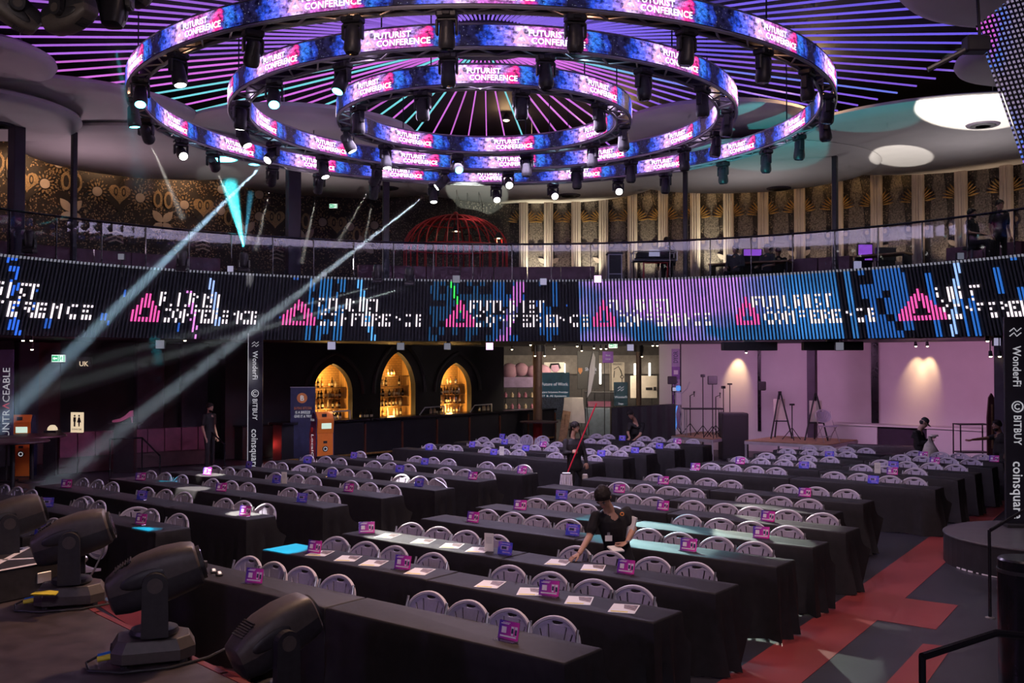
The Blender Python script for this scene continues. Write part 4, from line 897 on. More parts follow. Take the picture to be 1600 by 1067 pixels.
leg_me = MB().cyl((0, 0, 0.0), (0, 0, 0.70), 0.014, n=8).mesh('leg', MT['steel'])
def table(u0, u1, v, label, tilt=0.0):
    L = u1 - u0; key = (round(L, 2), random.randint(0, 2))
    if key not in CL: CL[key] = (cloth_mesh(L, seed=key[1]), MB().rbox((0, 0, 0.722), (L - 0.04, 0.43, 0.022), 0.006).mesh('tabletop', MT['wood']))
    p = uvp((u0 + u1) / 2, v); p.xy = p.xy - N * 0.23
    t_ = thing('draped_table', label, 'table', p, -PH + tilt, group='tables under black cloths')
    for nm, me in (('tablecloth', CL[key][0]), ('tabletop', CL[key][1])): o = link(nm, me); o.parent = t_
    for sx in (-1, 1):
        for sy in (-1, 1): o = link('leg', leg_me); o.parent = t_; o.location = (sx * (L / 2 - 0.15), sy * 0.17, 0)
    return t_
ROWR = [5.95, 7.23, 8.42, 9.81, 11.02, 12.2, 13.36, 14.72, 16.98, 18.5, 19.62, 20.95, 22.1]
ENDR = [-3.59, -3.59, -3.6, -3.57, -3.61, -3.61, -4.18, -4.14, -3.66, -3.64, -3.57, -3.52, -3.51]
ROWL = [5.95, 7.10, 8.33, 9.62, 10.82, 11.98, 13.26, 14.51, 16.93, 18.12, 19.21, 20.54, 22.0]
ENDL = [-11.25, -10.3, -10.16, -10.1, -10.13, -10.06, -10.18, -10.16, -10.15, -10.12, -10.15, -10.13, -10.1]
for k, v in enumerate(ROWR):
    for j, s in enumerate(('right', 'left')):
        u1 = ENDR[k] - j * 2.43
        table(u1 - 2.41, u1, v, 'black-clothed long table, %s one in the %s row of the right seating block' % (s, ORD[k + 1]), random.uniform(-0.008, 0.008))
for k, v in enumerate(ROWL):
    for j, s in enumerate(('right', 'middle', 'left')):
        if k == 0 and j == 2: continue
        u1 = ENDL[k] - j * 1.87
        if k >= 11 and j == 2: continue
        table(u1 - 1.85, u1, v, 'black-clothed table, %s one in the %s row of the left seating block' % (s, ORD[k + 1]), random.uniform(-0.008, 0.008))

# ------------------------------------------------------------------ chairs
def chair_proto():
    t_ = thing('fan_back_chair', 'x', 'chair', (0, 0, 0))
    # back: local x across, y away from the stage, z up; backrest plate leans back a little
    hw, hz, zc = 0.228, 0.170, 0.675
    def pt(x, z): return (x, 0.02 + (z - 0.45) * 0.16 - 0.10 * (x / hw) ** 2 * 0.35, z)
    def ell(a, k=1.0): return (hw * k * math.cos(a), zc + hz * k * math.sin(a))
    outer = [ell(2 * math.pi * i / 40, 0.94) for i in range(40)]; holes = []
    # hand hole under the top rim
    hh = []
    for i in range(9): a = math.pi * (0.5 + 0.09 * (1 - i / 4.0)); hh.append((hw * 0.86 * math.cos(a), zc + hz * 0.865 * math.sin(a)))
    for i in range(1, 6): f_ = i / 6.0; x = hh[-1][0] + (hh[0][0] - hh[-1][0]) * f_; hh.append((x, hh[0][1] - 0.024 * math.sin(math.pi * f_)))
    holes.append(hh)
    for (x0, z0, x1, z1) in ((-0.032, 0.60, -0.084, 0.788), (0.032, 0.60, 0.084, 0.788), (-0.075, 0.595, -0.150, 0.748), (0.075, 0.595, 0.150, 0.748), (-0.115, 0.575, -0.187, 0.676), (0.115, 0.575, 0.187, 0.676)):
        d = Vector((x1 - x0, z1 - z0)).normalized(); q = Vector((-d.y, d.x)); w0, w1 = 0.006, 0.008; cv = 0.012 * (1 if x0 < 0 else -1)
        mid = Vector(((x0 + x1) / 2, (z0 + z1) / 2)) + q * cv
        l = []
        for P_, w_, s_ in ((Vector((x0, z0)), w0, 1), (mid, 0.008, 1), (Vector((x1, z1)), w1, 1), (Vector((x1, z1)), w1, -1), (mid, 0.008, -1), (Vector((x0, z0)), w0, -1)): l.append(tuple(P_ + q * w_ * s_))
        holes.append(l)
    loops = [outer] + holes; flat = [p for l in loops for p in l]; n = len(flat)
    tri = tessellate_polygon([[Vector((p[0], p[1], 0)) for p in l] for l in loops]); g = MB()
    fr = [pt(*p) for p in flat]; bk = [(p[0], p[1] + 0.012, p[2]) for p in fr]; fs = []
    for tt in tri: fs.append(tuple(tt)); fs.append(tuple(i + n for i in reversed(tt)))
    o_ = 0
    for l in loops:
        k = len(l)
        for i in range(k): fs.append((o_ + i, o_ + (i + 1) % k, n + o_ + (i + 1) % k, n + o_ + i))
        o_ += k
    g.add(fr + bk, fs); bkp = g.part('backrest', MT['chair'], t_)
    g = MB(); g.tube([(lambda p: (p[0], p[1] + 0.006, p[2]))(pt(*ell(2 * math.pi * i / 36, 0.985))) for i in range(36)], 0.0165, 6, True); g.part('rim', MT['chair_rim'], bkp, smooth=True)
    g = MB(); sec = []
    for k in range(7):
        f_ = k / 6.0; y = -0.02 - 0.40 * f_; w_ = 0.20 + 0.02 * math.sin(math.pi * f_); z = 0.44 + 0.012 * (f_ - 0.5) * 2
        sec.append([(-w_, y, z), (-w_ * 0.5, y, z - 0.012), (0, y, z - 0.016), (w_ * 0.5, y, z - 0.012), (w_, y, z), (w_, y, z - 0.03), (0, y, z - 0.045), (-w_, y, z - 0.03)])
    g.loft(sec); g.part('seat', MT['chair'], t_, smooth=True)
    for s in (-1, 1):
        MB().tube([(s * 0.215, 0.03, 0.80), (s * 0.225, -0.02, 0.60), (s * 0.225, -0.12, 0.42), (s * 0.225, -0.42, 0.0)], 0.011, 6).part('leg', MT['steel'], t_, smooth=True)
        MB().tube([(s * 0.205, -0.30, 0.41), (s * 0.205, -0.10, 0.22), (s * 0.205, 0.07, 0.0)], 0.011, 6).part('leg', MT['steel'], t_, smooth=True)
    MB().cyl((-0.205, -0.02, 0.13), (0.205, -0.02, 0.13), 0.008, n=6).part('stretcher', MT['steel'], t_)
    return t_
CH = chair_proto(); ch_first = True
CR = {0: [382, 420, 466, 522, 664, 726, 790, 862], 1: [520, 566, 611, 671, 791, 855, 924, 986], 2: [638, 681, 724, 771, 896, 948, 1017, 1083], 3: [757, 797, 836, 886, 1009, 1058, 1118, 1177],
      4: [834, 874, 912, 955, 1072, 1123, 1171, 1228], 5: [903, 930, 982, 1020, 1080, 1130, 1174, 1228, 1284], 6: [965, 1004, 1042, 1081, 1170, 1216, 1262], 7: [1022, 1061, 1102, 1140, 1228, 1274, 1321],
      8: [1109, 1142, 1177, 1211, 1302, 1342, 1389, 1427], 9: [1154, 1187, 1223, 1258, 1345, 1382, 1429], 10: [1196, 1229, 1261, 1295, 1376, 1416, 1454, 1492], 11: [1229, 1264, 1294, 1323, 1407, 1440, 1480, 1516],
      12: [1262, 1292, 1321, 1352, 1429, 1468, 1498, 1533]}
CLF = {0: [76, 107, 147], 1: [0, 20, 43, 120, 128, 148, 212, 229, 273], 2: [124, 147, 170, 224, 253, 282, 346, 375, 410], 3: [230, 253, 279, 327, 356, 382, 448, 478, 512], 4: [331, 353, 378, 426, 460, 485, 544, 573, 608],
       5: [419, 436, 474, 514, 538, 565, 624, 652, 680], 6: [478, 505, 528, 581, 607, 634, 692, 723, 757], 7: [559, 600, 648, 673, 698, 758, 785, 815], 8: [669, 697, 710, 758, 784, 808, 866, 896, 926],
       9: [740, 760, 808, 832, 860, 918, 942, 967], 10: [753, 774, 798, 846, 868, 953, 978, 1009], 11: [800, 821, 846, 920, 942, 995, 1021, 1049], 12: [930, 949, 1005, 1028, 1053, 1081]}
TURN = {('L', 1, 6): 0.75, ('L', 5, 2): 0.8, ('L', 4, 0): 0.25, ('L', 1, 4): 0.12, ('R', 5, 0): 0.1}
BACK = {('L', 1, 4): 0.10}
for blk, rows, vs_, words in (('R', CR, ROWR, 'right'), ('L', CLF, ROWL, 'left')):
    for k, lst in rows.items():
        for i, px in enumerate(lst):
            v = vs_[k] + 0.045 + BACK.get((blk, k, i), random.uniform(-0.015, 0.03)); u = upx(px, v, 0.80)
            o = CH if ch_first else copy_tree(CH); ch_first = False
            o.location = uvp(u, v); o.rotation_euler = (0, 0, -PH + TURN.get((blk, k, i), random.uniform(-0.05, 0.05)))
            o['label'] = 'grey slotted fan-back chair, %s from left, %s row of %s table block' % (ORD[i + 1], ORD[k + 1], words); o['group'] = 'fan-back chairs behind the tables'
# ------------------------------------------------------------------ acrylic table cards, white cards, flyers
def card_proto(kind):
    t_ = thing('table_card', 'x', 'table sign', (0, 0, 0)); w_, h_ = 0.19, 0.135
    lean = Matrix.Rotation(R(-12), 4, 'X')
    g = MB(); g.T = lean; g.box((0, 0.004, h_ / 2), (w_, 0.004, h_)); ho = g.part('holder', MT['acrylic'], t_)
    g = MB(); g.rbox((0, -0.03, 0.003), (w_, 0.07, 0.005), 0.002); g.part('foot', MT['acrylic'], t_)
    g = MB(); g.T = lean; g.box((0, 0.0, h_ / 2), (w_ * 0.97, 0.0025, h_ * 0.96)); pr = g.part('print', MT['card_pink' if kind == 'pink' else 'card_blue'], t_)
    y = -0.002
    def rect(g, x0, z0, x1, z1): g.add([lean @ Vector(p) for p in ((x0, y, z0), (x1, y, z0), (x1, y, z1), (x0, y, z1))], [(0, 1, 2, 3)])
    if kind == 'pink':
        g = MB(); rect(g, -0.065, 0.045, -0.020, 0.090); rect(g, -0.075, 0.018, 0.075, 0.030)
        for (x0, x1) in ((0.022, 0.050), (0.055, 0.082)):
            g.add([lean @ Vector(p) for p in ((x0 + 0.004, y, 0.035), (x1 - 0.004, y, 0.035), (x1, y, 0.10), (x0, y, 0.10))], [(0, 1, 2, 3)])
        rect(g, -0.075, 0.108, 0.0, 0.114); rect(g, -0.06, 0.118, 0.01, 0.122); g.part('picture', MT['print_white'], pr, recalc=False)
        g = MB(); y = -0.003; rect(g, 0.027, 0.05, 0.046, 0.085); rect(g, 0.060, 0.04, 0.078, 0.08); g.part('drink', MT['navy'], pr, recalc=False)
    else:
        g = MB(); rect(g, -0.055, 0.05, 0.045, 0.095); rect(g, -0.07, 0.108, 0.06, 0.118); rect(g, -0.03, 0.02, 0.07, 0.032); g.part('picture', MT['print_lilac'], pr, recalc=False)
        g = MB(); y = -0.003; rect(g, -0.045, 0.058, 0.02, 0.085); g.part('badge', MT['navy'], pr, recalc=False)
    return t_
plain('print_white', (0.90, 0.80, 0.90), 0.5, var=0.06, scale=60); plain('print_lilac', (0.45, 0.36, 0.90), 0.5, var=0.3, scale=60)
CP, CB = card_proto('pink'), card_proto('blue'); used = set()
PC = {'R': {0: [('p', 793), ('p', 396)], 1: [('p', 628), ('p', 857), ('p', 490)], 2: [('p', 573, 0.75), ('b', 788), ('p', 977)], 3: [('p', 738), ('b', 894), ('p', 1075)], 4: [('p', 812), ('p', 1189)], 5: [('b', 877), ('p', 1035), ('p', 1199)],
            6: [('p', 967)], 7: [('p', 1036), ('p', 1257)], 8: [('p', 1086), ('b', 1364)], 9: [('p', 1156), ('b', 1256), ('p', 1394)], 10: [('b', 1396)], 11: [('b', 1296), ('p', 1460)], 12: [('p', 1442), ('p', 1553)]},
      'L': {0: [('b', 61)], 1: [('b', 73, 0.5), ('p', 219)], 2: [('p', 103, 0.4), ('b', 221), ('p', 382)], 3: [('p', 219, 0.4), ('p', 345, 0.3), ('b', 471)], 4: [('p', 323), ('b', 431), ('p', 544)], 5: [('b', 388), ('b', 518), ('b', 654)],
            6: [('b', 480), ('b', 624), ('p', 738)], 7: [('b', 552), ('b', 663), ('p', 815)], 8: [('b', 670), ('b', 771)], 9: [('b', 737), ('b', 821), ('b', 939)], 10: [('b', 788), ('b', 992), ('p', 848)], 11: [('b', 784), ('b', 1030)], 12: [('b', 972), ('p', 1058)]}}
seen_c = {}
for blk, rows in PC.items():
    vs_ = ROWR if blk == 'R' else ROWL
    for k, lst in rows.items():
        lst = sorted(lst, key=lambda q: q[1])
        for q in lst:
            pro = CP if q[0] == 'p' else CB; o = pro if q[0] not in used else copy_tree(pro); used.add(q[0])
            v = vs_[k] - 0.27; u = upx(q[1], v, 0.80); o.location = uvp(u, v, 0.7455); o.rotation_euler = (0, 0, -PH * 0.85 + (q[2] if len(q) > 2 else random.uniform(-0.15, 0.2)))
            same = [z for z in lst if z[0] == q[0]]; w_ = '' if len(same) == 1 else ORD[same.index(q) + 1] + ' '
            o['label'] = '%s%s acrylic table card, %s row of %s seating block' % (w_ and (w_ + 'from left '), {'p': 'magenta drinks', 'b': 'blue'}[q[0]], ORD[k + 1], 'right' if blk == 'R' else 'left')
            o['group'] = 'table cards'
for blk, k, px in (('R', 2, 764), ('L', 4, 444), ('L', 8, 784), ('R', 9, 1371)):
    vs_ = ROWR if blk == 'R' else ROWL; v = vs_[k] - 0.23; p = uvp(upx(px, v, 0.82), v, 0.7455); g = MB(); rz = -PH * 0.6
    g.T = Matrix.Translation(p) @ Matrix.Rotation(rz, 4, 'Z'); t_ = thing('tent_card', 'upright white information card, %s row of %s seating block' % (ORD[k + 1], 'right' if blk == 'R' else 'left'), 'card', p, rz, 'white upright cards')
    g = MB(); g.box((0, 0, 0.0975), (0.105, 0.006, 0.19)); g.part('sheet', MT['paper'], t_); g = MB(); g.box((0, -0.02, 0.003), (0.11, 0.06, 0.005)); g.part('foot', MT['acrylic'], t_)
    g = MB()
    for z in (0.15, 0.135, 0.12, 0.105, 0.09): g.box((0, -0.0035, z), (0.07, 0.001, 0.004))
    g.part('lettering', plain('grey_print', (0.45, 0.45, 0.48), 0.6), t_)
FL = [('R', 1, 500), ('R', 1, 544), ('R', 1, 584), ('R', 1, 656), ('R', 1, 766), ('R', 1, 829), ('R', 1, 905), ('R', 1, 975), ('R', 2, 606), ('R', 2, 661), ('R', 2, 706), ('R', 2, 747), ('R', 2, 872), ('R', 2, 927)]
for i, (blk, k, px) in enumerate(FL):
    v = ROWR[k] - 0.24; p = uvp(upx(px, v, 0.75), v, 0.7455); n_ = len([f for f in FL[:i] if f[1] == k]) + 1
    t_ = thing('flyer', 'white printed flyer on black table, %s from left in the %s row' % (ORD[n_], ORD[k + 1]), 'flyer', p, -PH * 0.35 + random.uniform(-0.12, 0.12), 'flyers laid on the tables')
    MB().box((0, 0, 0.0015), (0.22, 0.29, 0.002)).part('sheet', MT['paper'], t_)
    g = MB(); g.add([(0.0, 0.0, 0.003), (0.10, -0.06, 0.003), (0.10, 0.12, 0.003), (-0.02, 0.13, 0.003)], [(0, 1, 2, 3)]); g.part('picture', plain('flyer_pic', (0.20, 0.13, 0.10), 0.5, var=0.8, scale=30), t_, recalc=False)
    g = MB(); g.box((-0.02, -0.11, 0.003), (0.14, 0.03, 0.0008)); g.part('colour_bar', MT['yellow'], t_)
# ------------------------------------------------------------------ balcony: railing, columns, wall ornaments, furniture
rail = thing('glass_railing', 'curved glass railing with dark top rail above the balcony screen', 'railing', (0, 0, 0))
ZT = 5.98; RR = 12.22; npan = 26; r0_, r1_ = az(atr(-60, 380, RR)), az(atr(1660, 380, RR))
for i in range(npan):
    a0 = r0_ + (r1_ - r0_) * i / npan; a1 = r0_ + (r1_ - r0_) * (i + 1) / npan - 0.002
    MB().arc(a0, a1, RR, RR + 0.014, FT - 0.25, ZT, 4).part('glass_panel', MT['glass'], rail)
    p = drum(a0, RR); MB().box((p.x, p.y, (FT - 0.3 + ZT) / 2), (0.02, 0.03, ZT - FT + 0.3), -a0).part('post', MT['black_gloss'], rail)
MB().tube([drum(r0_ + (r1_ - r0_) * i / 90, RR, ZT) for i in range(91)], 0.028, 6).part('top_rail', MT['black_gloss'], rail, smooth=True)
for px, wpx, lab in ((25, 19, 'broad dark column at far left of the balcony'), (115, 8, 'thin dark column left of the heart wallpaper'), (458, 20, 'broad dark column left of the exit sign on the balcony'),
                     (603, 10, 'dark column left of the red cage'), (1071, 7, 'thin dark column right of the DJ booth'), (1305, 8, 'thin dark column on the right of the balcony')):
    a = az(atr(px, 350, 12.78)); p = drum(a, 12.78); wd = wpx * p.y / F
    t_ = thing('balcony_column', lab, 'column', (p.x, p.y, 4.65), -a, 'balcony columns')
    MB().rbox((0, 0, 1.75), (wd, wd, 3.5), 0.015).part('shaft', MT['panel_dark'] if wpx > 10 else MT['black_plastic'], t_); MB().rbox((0, 0, 3.46), (wd * 1.4, wd * 1.4, 0.08), 0.01).part('cap', MT['black'], t_); MB().rbox((0, 0, 0.06), (wd * 1.3, wd * 1.3, 0.12), 0.01).part('plinth', MT['black'], t_)
WU = bpy.data.objects['wall_upper_left']; WUR = bpy.data.objects['wall_upper_right']
def motif(name, px, py, polys, mat, size, parent, off=0.02):
    p = atr(px, py, 17.97); a = az(p); g = MB()
    for poly in polys:
        n = len(poly); vs = []
        for (x, z) in poly: vs.append(drum(a + x * size / 17.97, 17.98 - off, p.z + z * size))
        tri = tessellate_polygon([[Vector((q[0], q[1], 0)) for q in poly]]); g.add(vs, [tuple(t_) for t_ in tri])
        back = [drum(a + x * size / 17.97, 17.995, p.z + z * size) for (x, z) in poly]; o = len(g.v) - n; g.add(back, []); b = len(g.v) - n
        for i in range(n): j = (i + 1) % n; g.f.append((o + i, o + j, b + j, b + i)); g.m.append(0)
    return g.part(name, MT[mat], parent)
def heart(k=1.0, n=22): return [(k * 0.0625 * 16 * math.sin(t_) ** 3 * 0.5, k * 0.5 * 0.0625 * (13 * math.cos(t_) - 5 * math.cos(2 * t_) - 2 * math.cos(3 * t_) - math.cos(4 * t_))) for t_ in [2 * math.pi * i / n for i in range(n)]]
def circ(x, y, r, n=14, ry=None): return [(x + r * math.cos(2 * math.pi * i / n), y + (ry or r) * math.sin(2 * math.pi * i / n)) for i in range(n)]
def petal(ang, r0, r1, w_, n=5):
    d = Vector((math.cos(ang), math.sin(ang))); q = Vector((-d.y, d.x)); l = []
    for i in range(n + 1): f_ = i / n; l.append(tuple(d * (r0 + (r1 - r0) * f_) + q * w_ * math.sin(math.pi * (0.08 + 0.92 * f_)) ))
    for i in range(n, -1, -1): f_ = i / n; l.append(tuple(d * (r0 + (r1 - r0) * f_) - q * w_ * math.sin(math.pi * (0.08 + 0.92 * f_))))
    return l
for px, py in ((42, 282), (187, 302), (318, 323), (430, 341), (527, 350)):
    motif('heart_ground', px, py, [heart(1.0)], 'print_dark', 1.15, WU, 0.012); 
    for k, z in ((1.0, 0.022), ): motif('heart', px, py, [heart(0.95)], 'print_gold', 0.66, WU, z)
    motif('heart_cell', px, py, [circ(-0.17, 0.06, 0.09, 10, 0.20), circ(0.17, 0.06, 0.09, 10, 0.20)], 'print_dark', 0.66, WU, 0.03)
    motif('heart_bead', px, py, [circ(-0.17, 0.06, 0.05, 8, 0.12), circ(0.17, 0.06, 0.05, 8, 0.12)], 'print_gold', 0.66, WU, 0.036)
for px, py in ((70, 287), (152, 299), (219, 309), (288, 320), (345, 329), (405, 338), (504, 347), (547, 354), (347, 296), (405, 304), (92, 255), (585, 352)):
    motif('sun_disc', px, py, [circ(0, 0, 0.5, 18)], 'print_pale', 0.27, WU, 0.025)
    motif('sun_rays', px, py, [petal(2 * math.pi * i / 14, 0.60, 0.98, 0.09, 3) for i in range(14)] + [petal(2 * math.pi * (i + .5) / 14, 1.05, 1.3, 0.06, 3) for i in range(14)], 'print_gold', 0.28, WU, 0.02)
for px, py in ((111, 331), (254, 348), (383, 363), (476, 374), (570, 383)):
    motif('butterfly', px, py, [petal(a_, 0.05, 1.0, 0.26) for a_ in (R(50), R(130))] + [petal(a_, 0.05, 0.85, 0.25) for a_ in (R(-42), R(222))], 'print_pale', 0.46, WU, 0.022)
for px, py in ((8, 255), (112, 284), (255, 312), (365, 340), (470, 345), (565, 368)):
    motif('oval_frame', px, py, [circ(-0.3, 0, 0.26, 14, 0.5), circ(0.3, 0, 0.26, 14, 0.5)], 'print_gold', 0.52, WU, 0.018)
    motif('oval_core', px, py, [circ(-0.3, 0, 0.14, 12, 0.33), circ(0.3, 0, 0.14, 12, 0.33)], 'print_dark', 0.52, WU, 0.026)
for px, py in ((181, 372), (317, 385), (432, 400)):
    motif('chevrons', px, py, [[(-0.5, y), (0, y + 0.18), (0.5, y), (0.5, y - 0.10), (0, y + 0.08), (-0.5, y - 0.10)] for y in (0.35, 0.05, -0.25)], 'print_pale', 0.42, WU, 0.02)
PIL = [818, 857, 900, 943, 988, 1036, 1086, 1138, 1192, 1249, 1308, 1369, 1434, 1501, 1572, 1640]
for i, px in enumerate(PIL):
    a = az(atr(px, 360, 17.8)); p = drum(a, 17.85); o = link('pilaster', None); o.parent = WUR; o.location = (p.x, p.y, 4.65); o.rotation_euler = (0, 0, -a)
    g = MB(); g.rbox((0, 0, 2.3), (0.30, 0.22, 4.6), 0.02); g.part('shaft', MT['pilaster'], o)
    g = MB()
    for x in (-0.075, 0.0, 0.075): g.rbox((x, -0.115, 2.3), (0.045, 0.03, 4.5), 0.012)
    g.part('fluting', MT['pilaster'], o)
    if i > 0: pxm = (PIL[i - 1] + px) / 2; motif('satin_glow_panel', pxm, proj(drum(az(atr(pxm, 360, 17.97)), 17.97, 6.35))[1], [circ(0, 0, 0.25, 24, 2.1)], 'satin_glow', 1.0, WUR, 0.008)  # paler satin centre, uplight glow partly put into its colour and oval shape
    motif('gold_fan', px, proj(drum(a, 17.97, 7.35))[1], [petal(R(d), 0.40, 1.0, 0.045, 4) for d in (8, 20, 32, 44, 56, 124, 136, 148, 160, 172)], 'gold', 0.52, WUR, 0.05)
    motif('scroll', px, proj(drum(a, 17.97, 6.6))[1], [circ(s_ * 0.44, 0, 0.20, 12, 0.26) for s_ in (-1, 1)], 'print_dark', 0.6, WUR, 0.03)
    motif('scroll_eye', px, proj(drum(a, 17.97, 6.6))[1], [circ(s_ * 0.44, 0, 0.10, 10, 0.13) for s_ in (-1, 1)], 'print_gold', 0.6, WUR, 0.036)
    if i % 2 == 1: motif('pale_leaf', px, proj(drum(a, 17.97, 5.95))[1], [petal(R(d), 0.30, 0.95, 0.16) for d in (35, 145)], 'print_pale', 0.45, WUR, 0.04)
# banquettes along the balcony
for (x0, x1, lab) in ((-40, 205, 'plum banquette behind the far left railing'), (205, 345, 'plum banquette below the heart wallpaper'), (560, 930, 'long plum banquette in front of the red cage'), (1230, 1330, 'dark red banquette right of the seated crew'), (1480, 1600, 'plum banquette at right end of the balcony')):
    a0, a1 = az(atr(x0, 420, 14)), az(atr(x1, 420, 14)); t_ = thing('banquette', lab, 'sofa', drum((a0 + a1) / 2, 14, 4.65), 0, 'balcony banquettes'); off = -Vector(t_.location)
    for nm, ra, rb, za, zb in (('seat', 13.3, 14.0, 4.75, 5.08), ('backrest', 13.95, 14.2, 4.72, 5.52), ('plinth', 13.4, 14.1, 4.65, 4.75)):
        nn = max(3, int((a1 - a0) * 14)); nseg = 1 if nm == 'plinth' else max(2, int((a1 - a0) * 14 / 0.9))
        for q in range(nseg):
            b0 = a0 + (a1 - a0) * q / nseg; b1 = a0 + (a1 - a0) * (q + 1) / nseg - (0.002 if nseg > 1 else 0)
            g = MB(); g.T = Matrix.Translation(off); g.arc(b0, b1, ra, rb, za, zb, 4); g.part(nm, MT['leather'] if nm != 'plinth' else MT['black'], t_)
# red cage dome
pc = aty(712, 380, 31.2); cage = thing('red_cage_booth', 'red ribbed birdcage dome over a balcony booth', 'booth', (pc.x, pc.y, 4.65))
rc = 1.62; pr = [(rc, 0.0, 0.0), (rc, 0.0, 1.68)] + [(rc * math.cos(t_), 0, 1.68 + 1.03 * math.sin(t_)) for t_ in [math.pi / 2 * i / 7 for i in range(1, 8)]]
rib = MB().tube(pr, 0.022, 5).mesh('rib', MT['red_metal'], True)
for i in range(30): o = link('rib', rib); o.parent = cage; o.rotation_euler = (0, 0, 2 * math.pi * i / 30)
for z, r in ((0.03, rc), (1.68, rc), (2.45, rc * 0.62)): MB().tube([(r * math.cos(2 * math.pi * i / 40), r * math.sin(2 * math.pi * i / 40), z) for i in range(40)], 0.025, 5, True).part('hoop', MT['red_metal'], cage, smooth=True)
MB().sph((0, 0, 2.74), 0.09).part('finial', MT['red_metal'], cage, smooth=True)
def cone_lamp(px, py, Y, lab, sc=1.0, lit=True):
    p = aty(px, py, Y); t_ = thing('pendant_lamp', lab, 'lamp', p, 0, 'pendant lamps over the balcony')
    MB().lathe([(0.02, 0.20 * sc), (0.05 * sc, 0.19 * sc), (0.15 * sc, 0.02), (0.16 * sc, 0.0), (0.14 * sc, 0.0), (0.04 * sc, 0.16 * sc)], 20).part('shade', MT['black'], t_, smooth=True)
    MB().cyl((0, 0, 0.2 * sc), (0, 0, 8.0 - p.z), 0.006, n=5).part('cord', MT['black'], t_)
    MB().sph((0, 0, 0.03), 0.06 * sc, 0.06 * sc, 0.03).part('bulb', MT['downlight'] if lit else MT['lens_off'], t_, smooth=True)
    if lit: lamp('POINT', p + Vector((0, 0, -0.06)), 4, WARM, 0.05, name='pendant_bulb')
cone_lamp(713, 362, 30.3, 'lit black pendant lamp inside the left of the red cage'); cone_lamp(779, 373, 30.3, 'lit black pendant lamp at the right of the red cage'); cone_lamp(730, 366, 30.8, 'unlit small black pendant lamp in the red cage', 0.8, False); cone_lamp(748, 369, 30.6, 'unlit round black pendant lamp in the red cage', 1.1, False)
# exit signs
def exit_sign(px, py, Y, lab, w_=0.36, rz=0.0):
    p = aty(px, py, Y); t_ = thing('exit_sign', lab, 'exit sign', p, rz, 'green running man exit signs')
    MB().rbox((0, 0, 0), (w_, 0.05, w_ * 0.55), 0.008).part('housing', MT['white'], t_); MB().box((0, -0.027, 0), (w_ * 0.94, 0.006, w_ * 0.5)).part('panel', MT['exit_white'], t_)
    g = MB(); y = -0.032
    def q(pts): g.add([(x * w_, y, z * w_) for x, z in pts], [tuple(range(len(pts)))])
    q([(-0.45, -0.2), (-0.02, -0.2), (-0.02, 0.2), (-0.45, 0.2)]); q([(0.02, -0.22), (0.10, -0.22), (0.10, 0.22), (0.02, 0.22)]); q([(0.36, -0.22), (0.44, -0.22), (0.44, 0.22), (0.36, 0.22)]); g.part('green_field', MT['exit_green'], t_, recalc=False)
    g = MB(); y = -0.036; q([(-0.40, 0), (-0.26, -0.13), (-0.26, 0.13)]); q([(-0.27, -0.05), (-0.08, -0.05), (-0.08, 0.05), (-0.27, 0.05)]); g.part('arrow', MT['exit_white'], t_, recalc=False)
    g = MB(); g.add([(0.22 * w_ + 0.035 * w_ * math.cos(a_), y, 0.13 * w_ + 0.035 * w_ * math.sin(a_)) for a_ in [i * math.pi / 4 for i in range(8)]], [tuple(range(8))])
    q([(0.14, 0.04), (0.20, 0.09), (0.30, 0.05), (0.32, 0.0), (0.25, 0.03), (0.22, -0.04), (0.30, -0.10), (0.30, -0.18), (0.26, -0.18), (0.25, -0.11), (0.18, -0.06), (0.12, -0.14), (0.10, -0.11), (0.18, 0.0)]); g.part('running_man', MT['exit_green'], t_, recalc=False)
exit_sign(521, 322, 30.8, 'green exit sign on the patterned balcony wall', 0.26); exit_sign(92, 560, 25.6, 'green exit sign on the dark left wall', 0.36); exit_sign(958, 540, 31.5, 'green exit sign hanging under the balcony at the hall opening', 0.28)
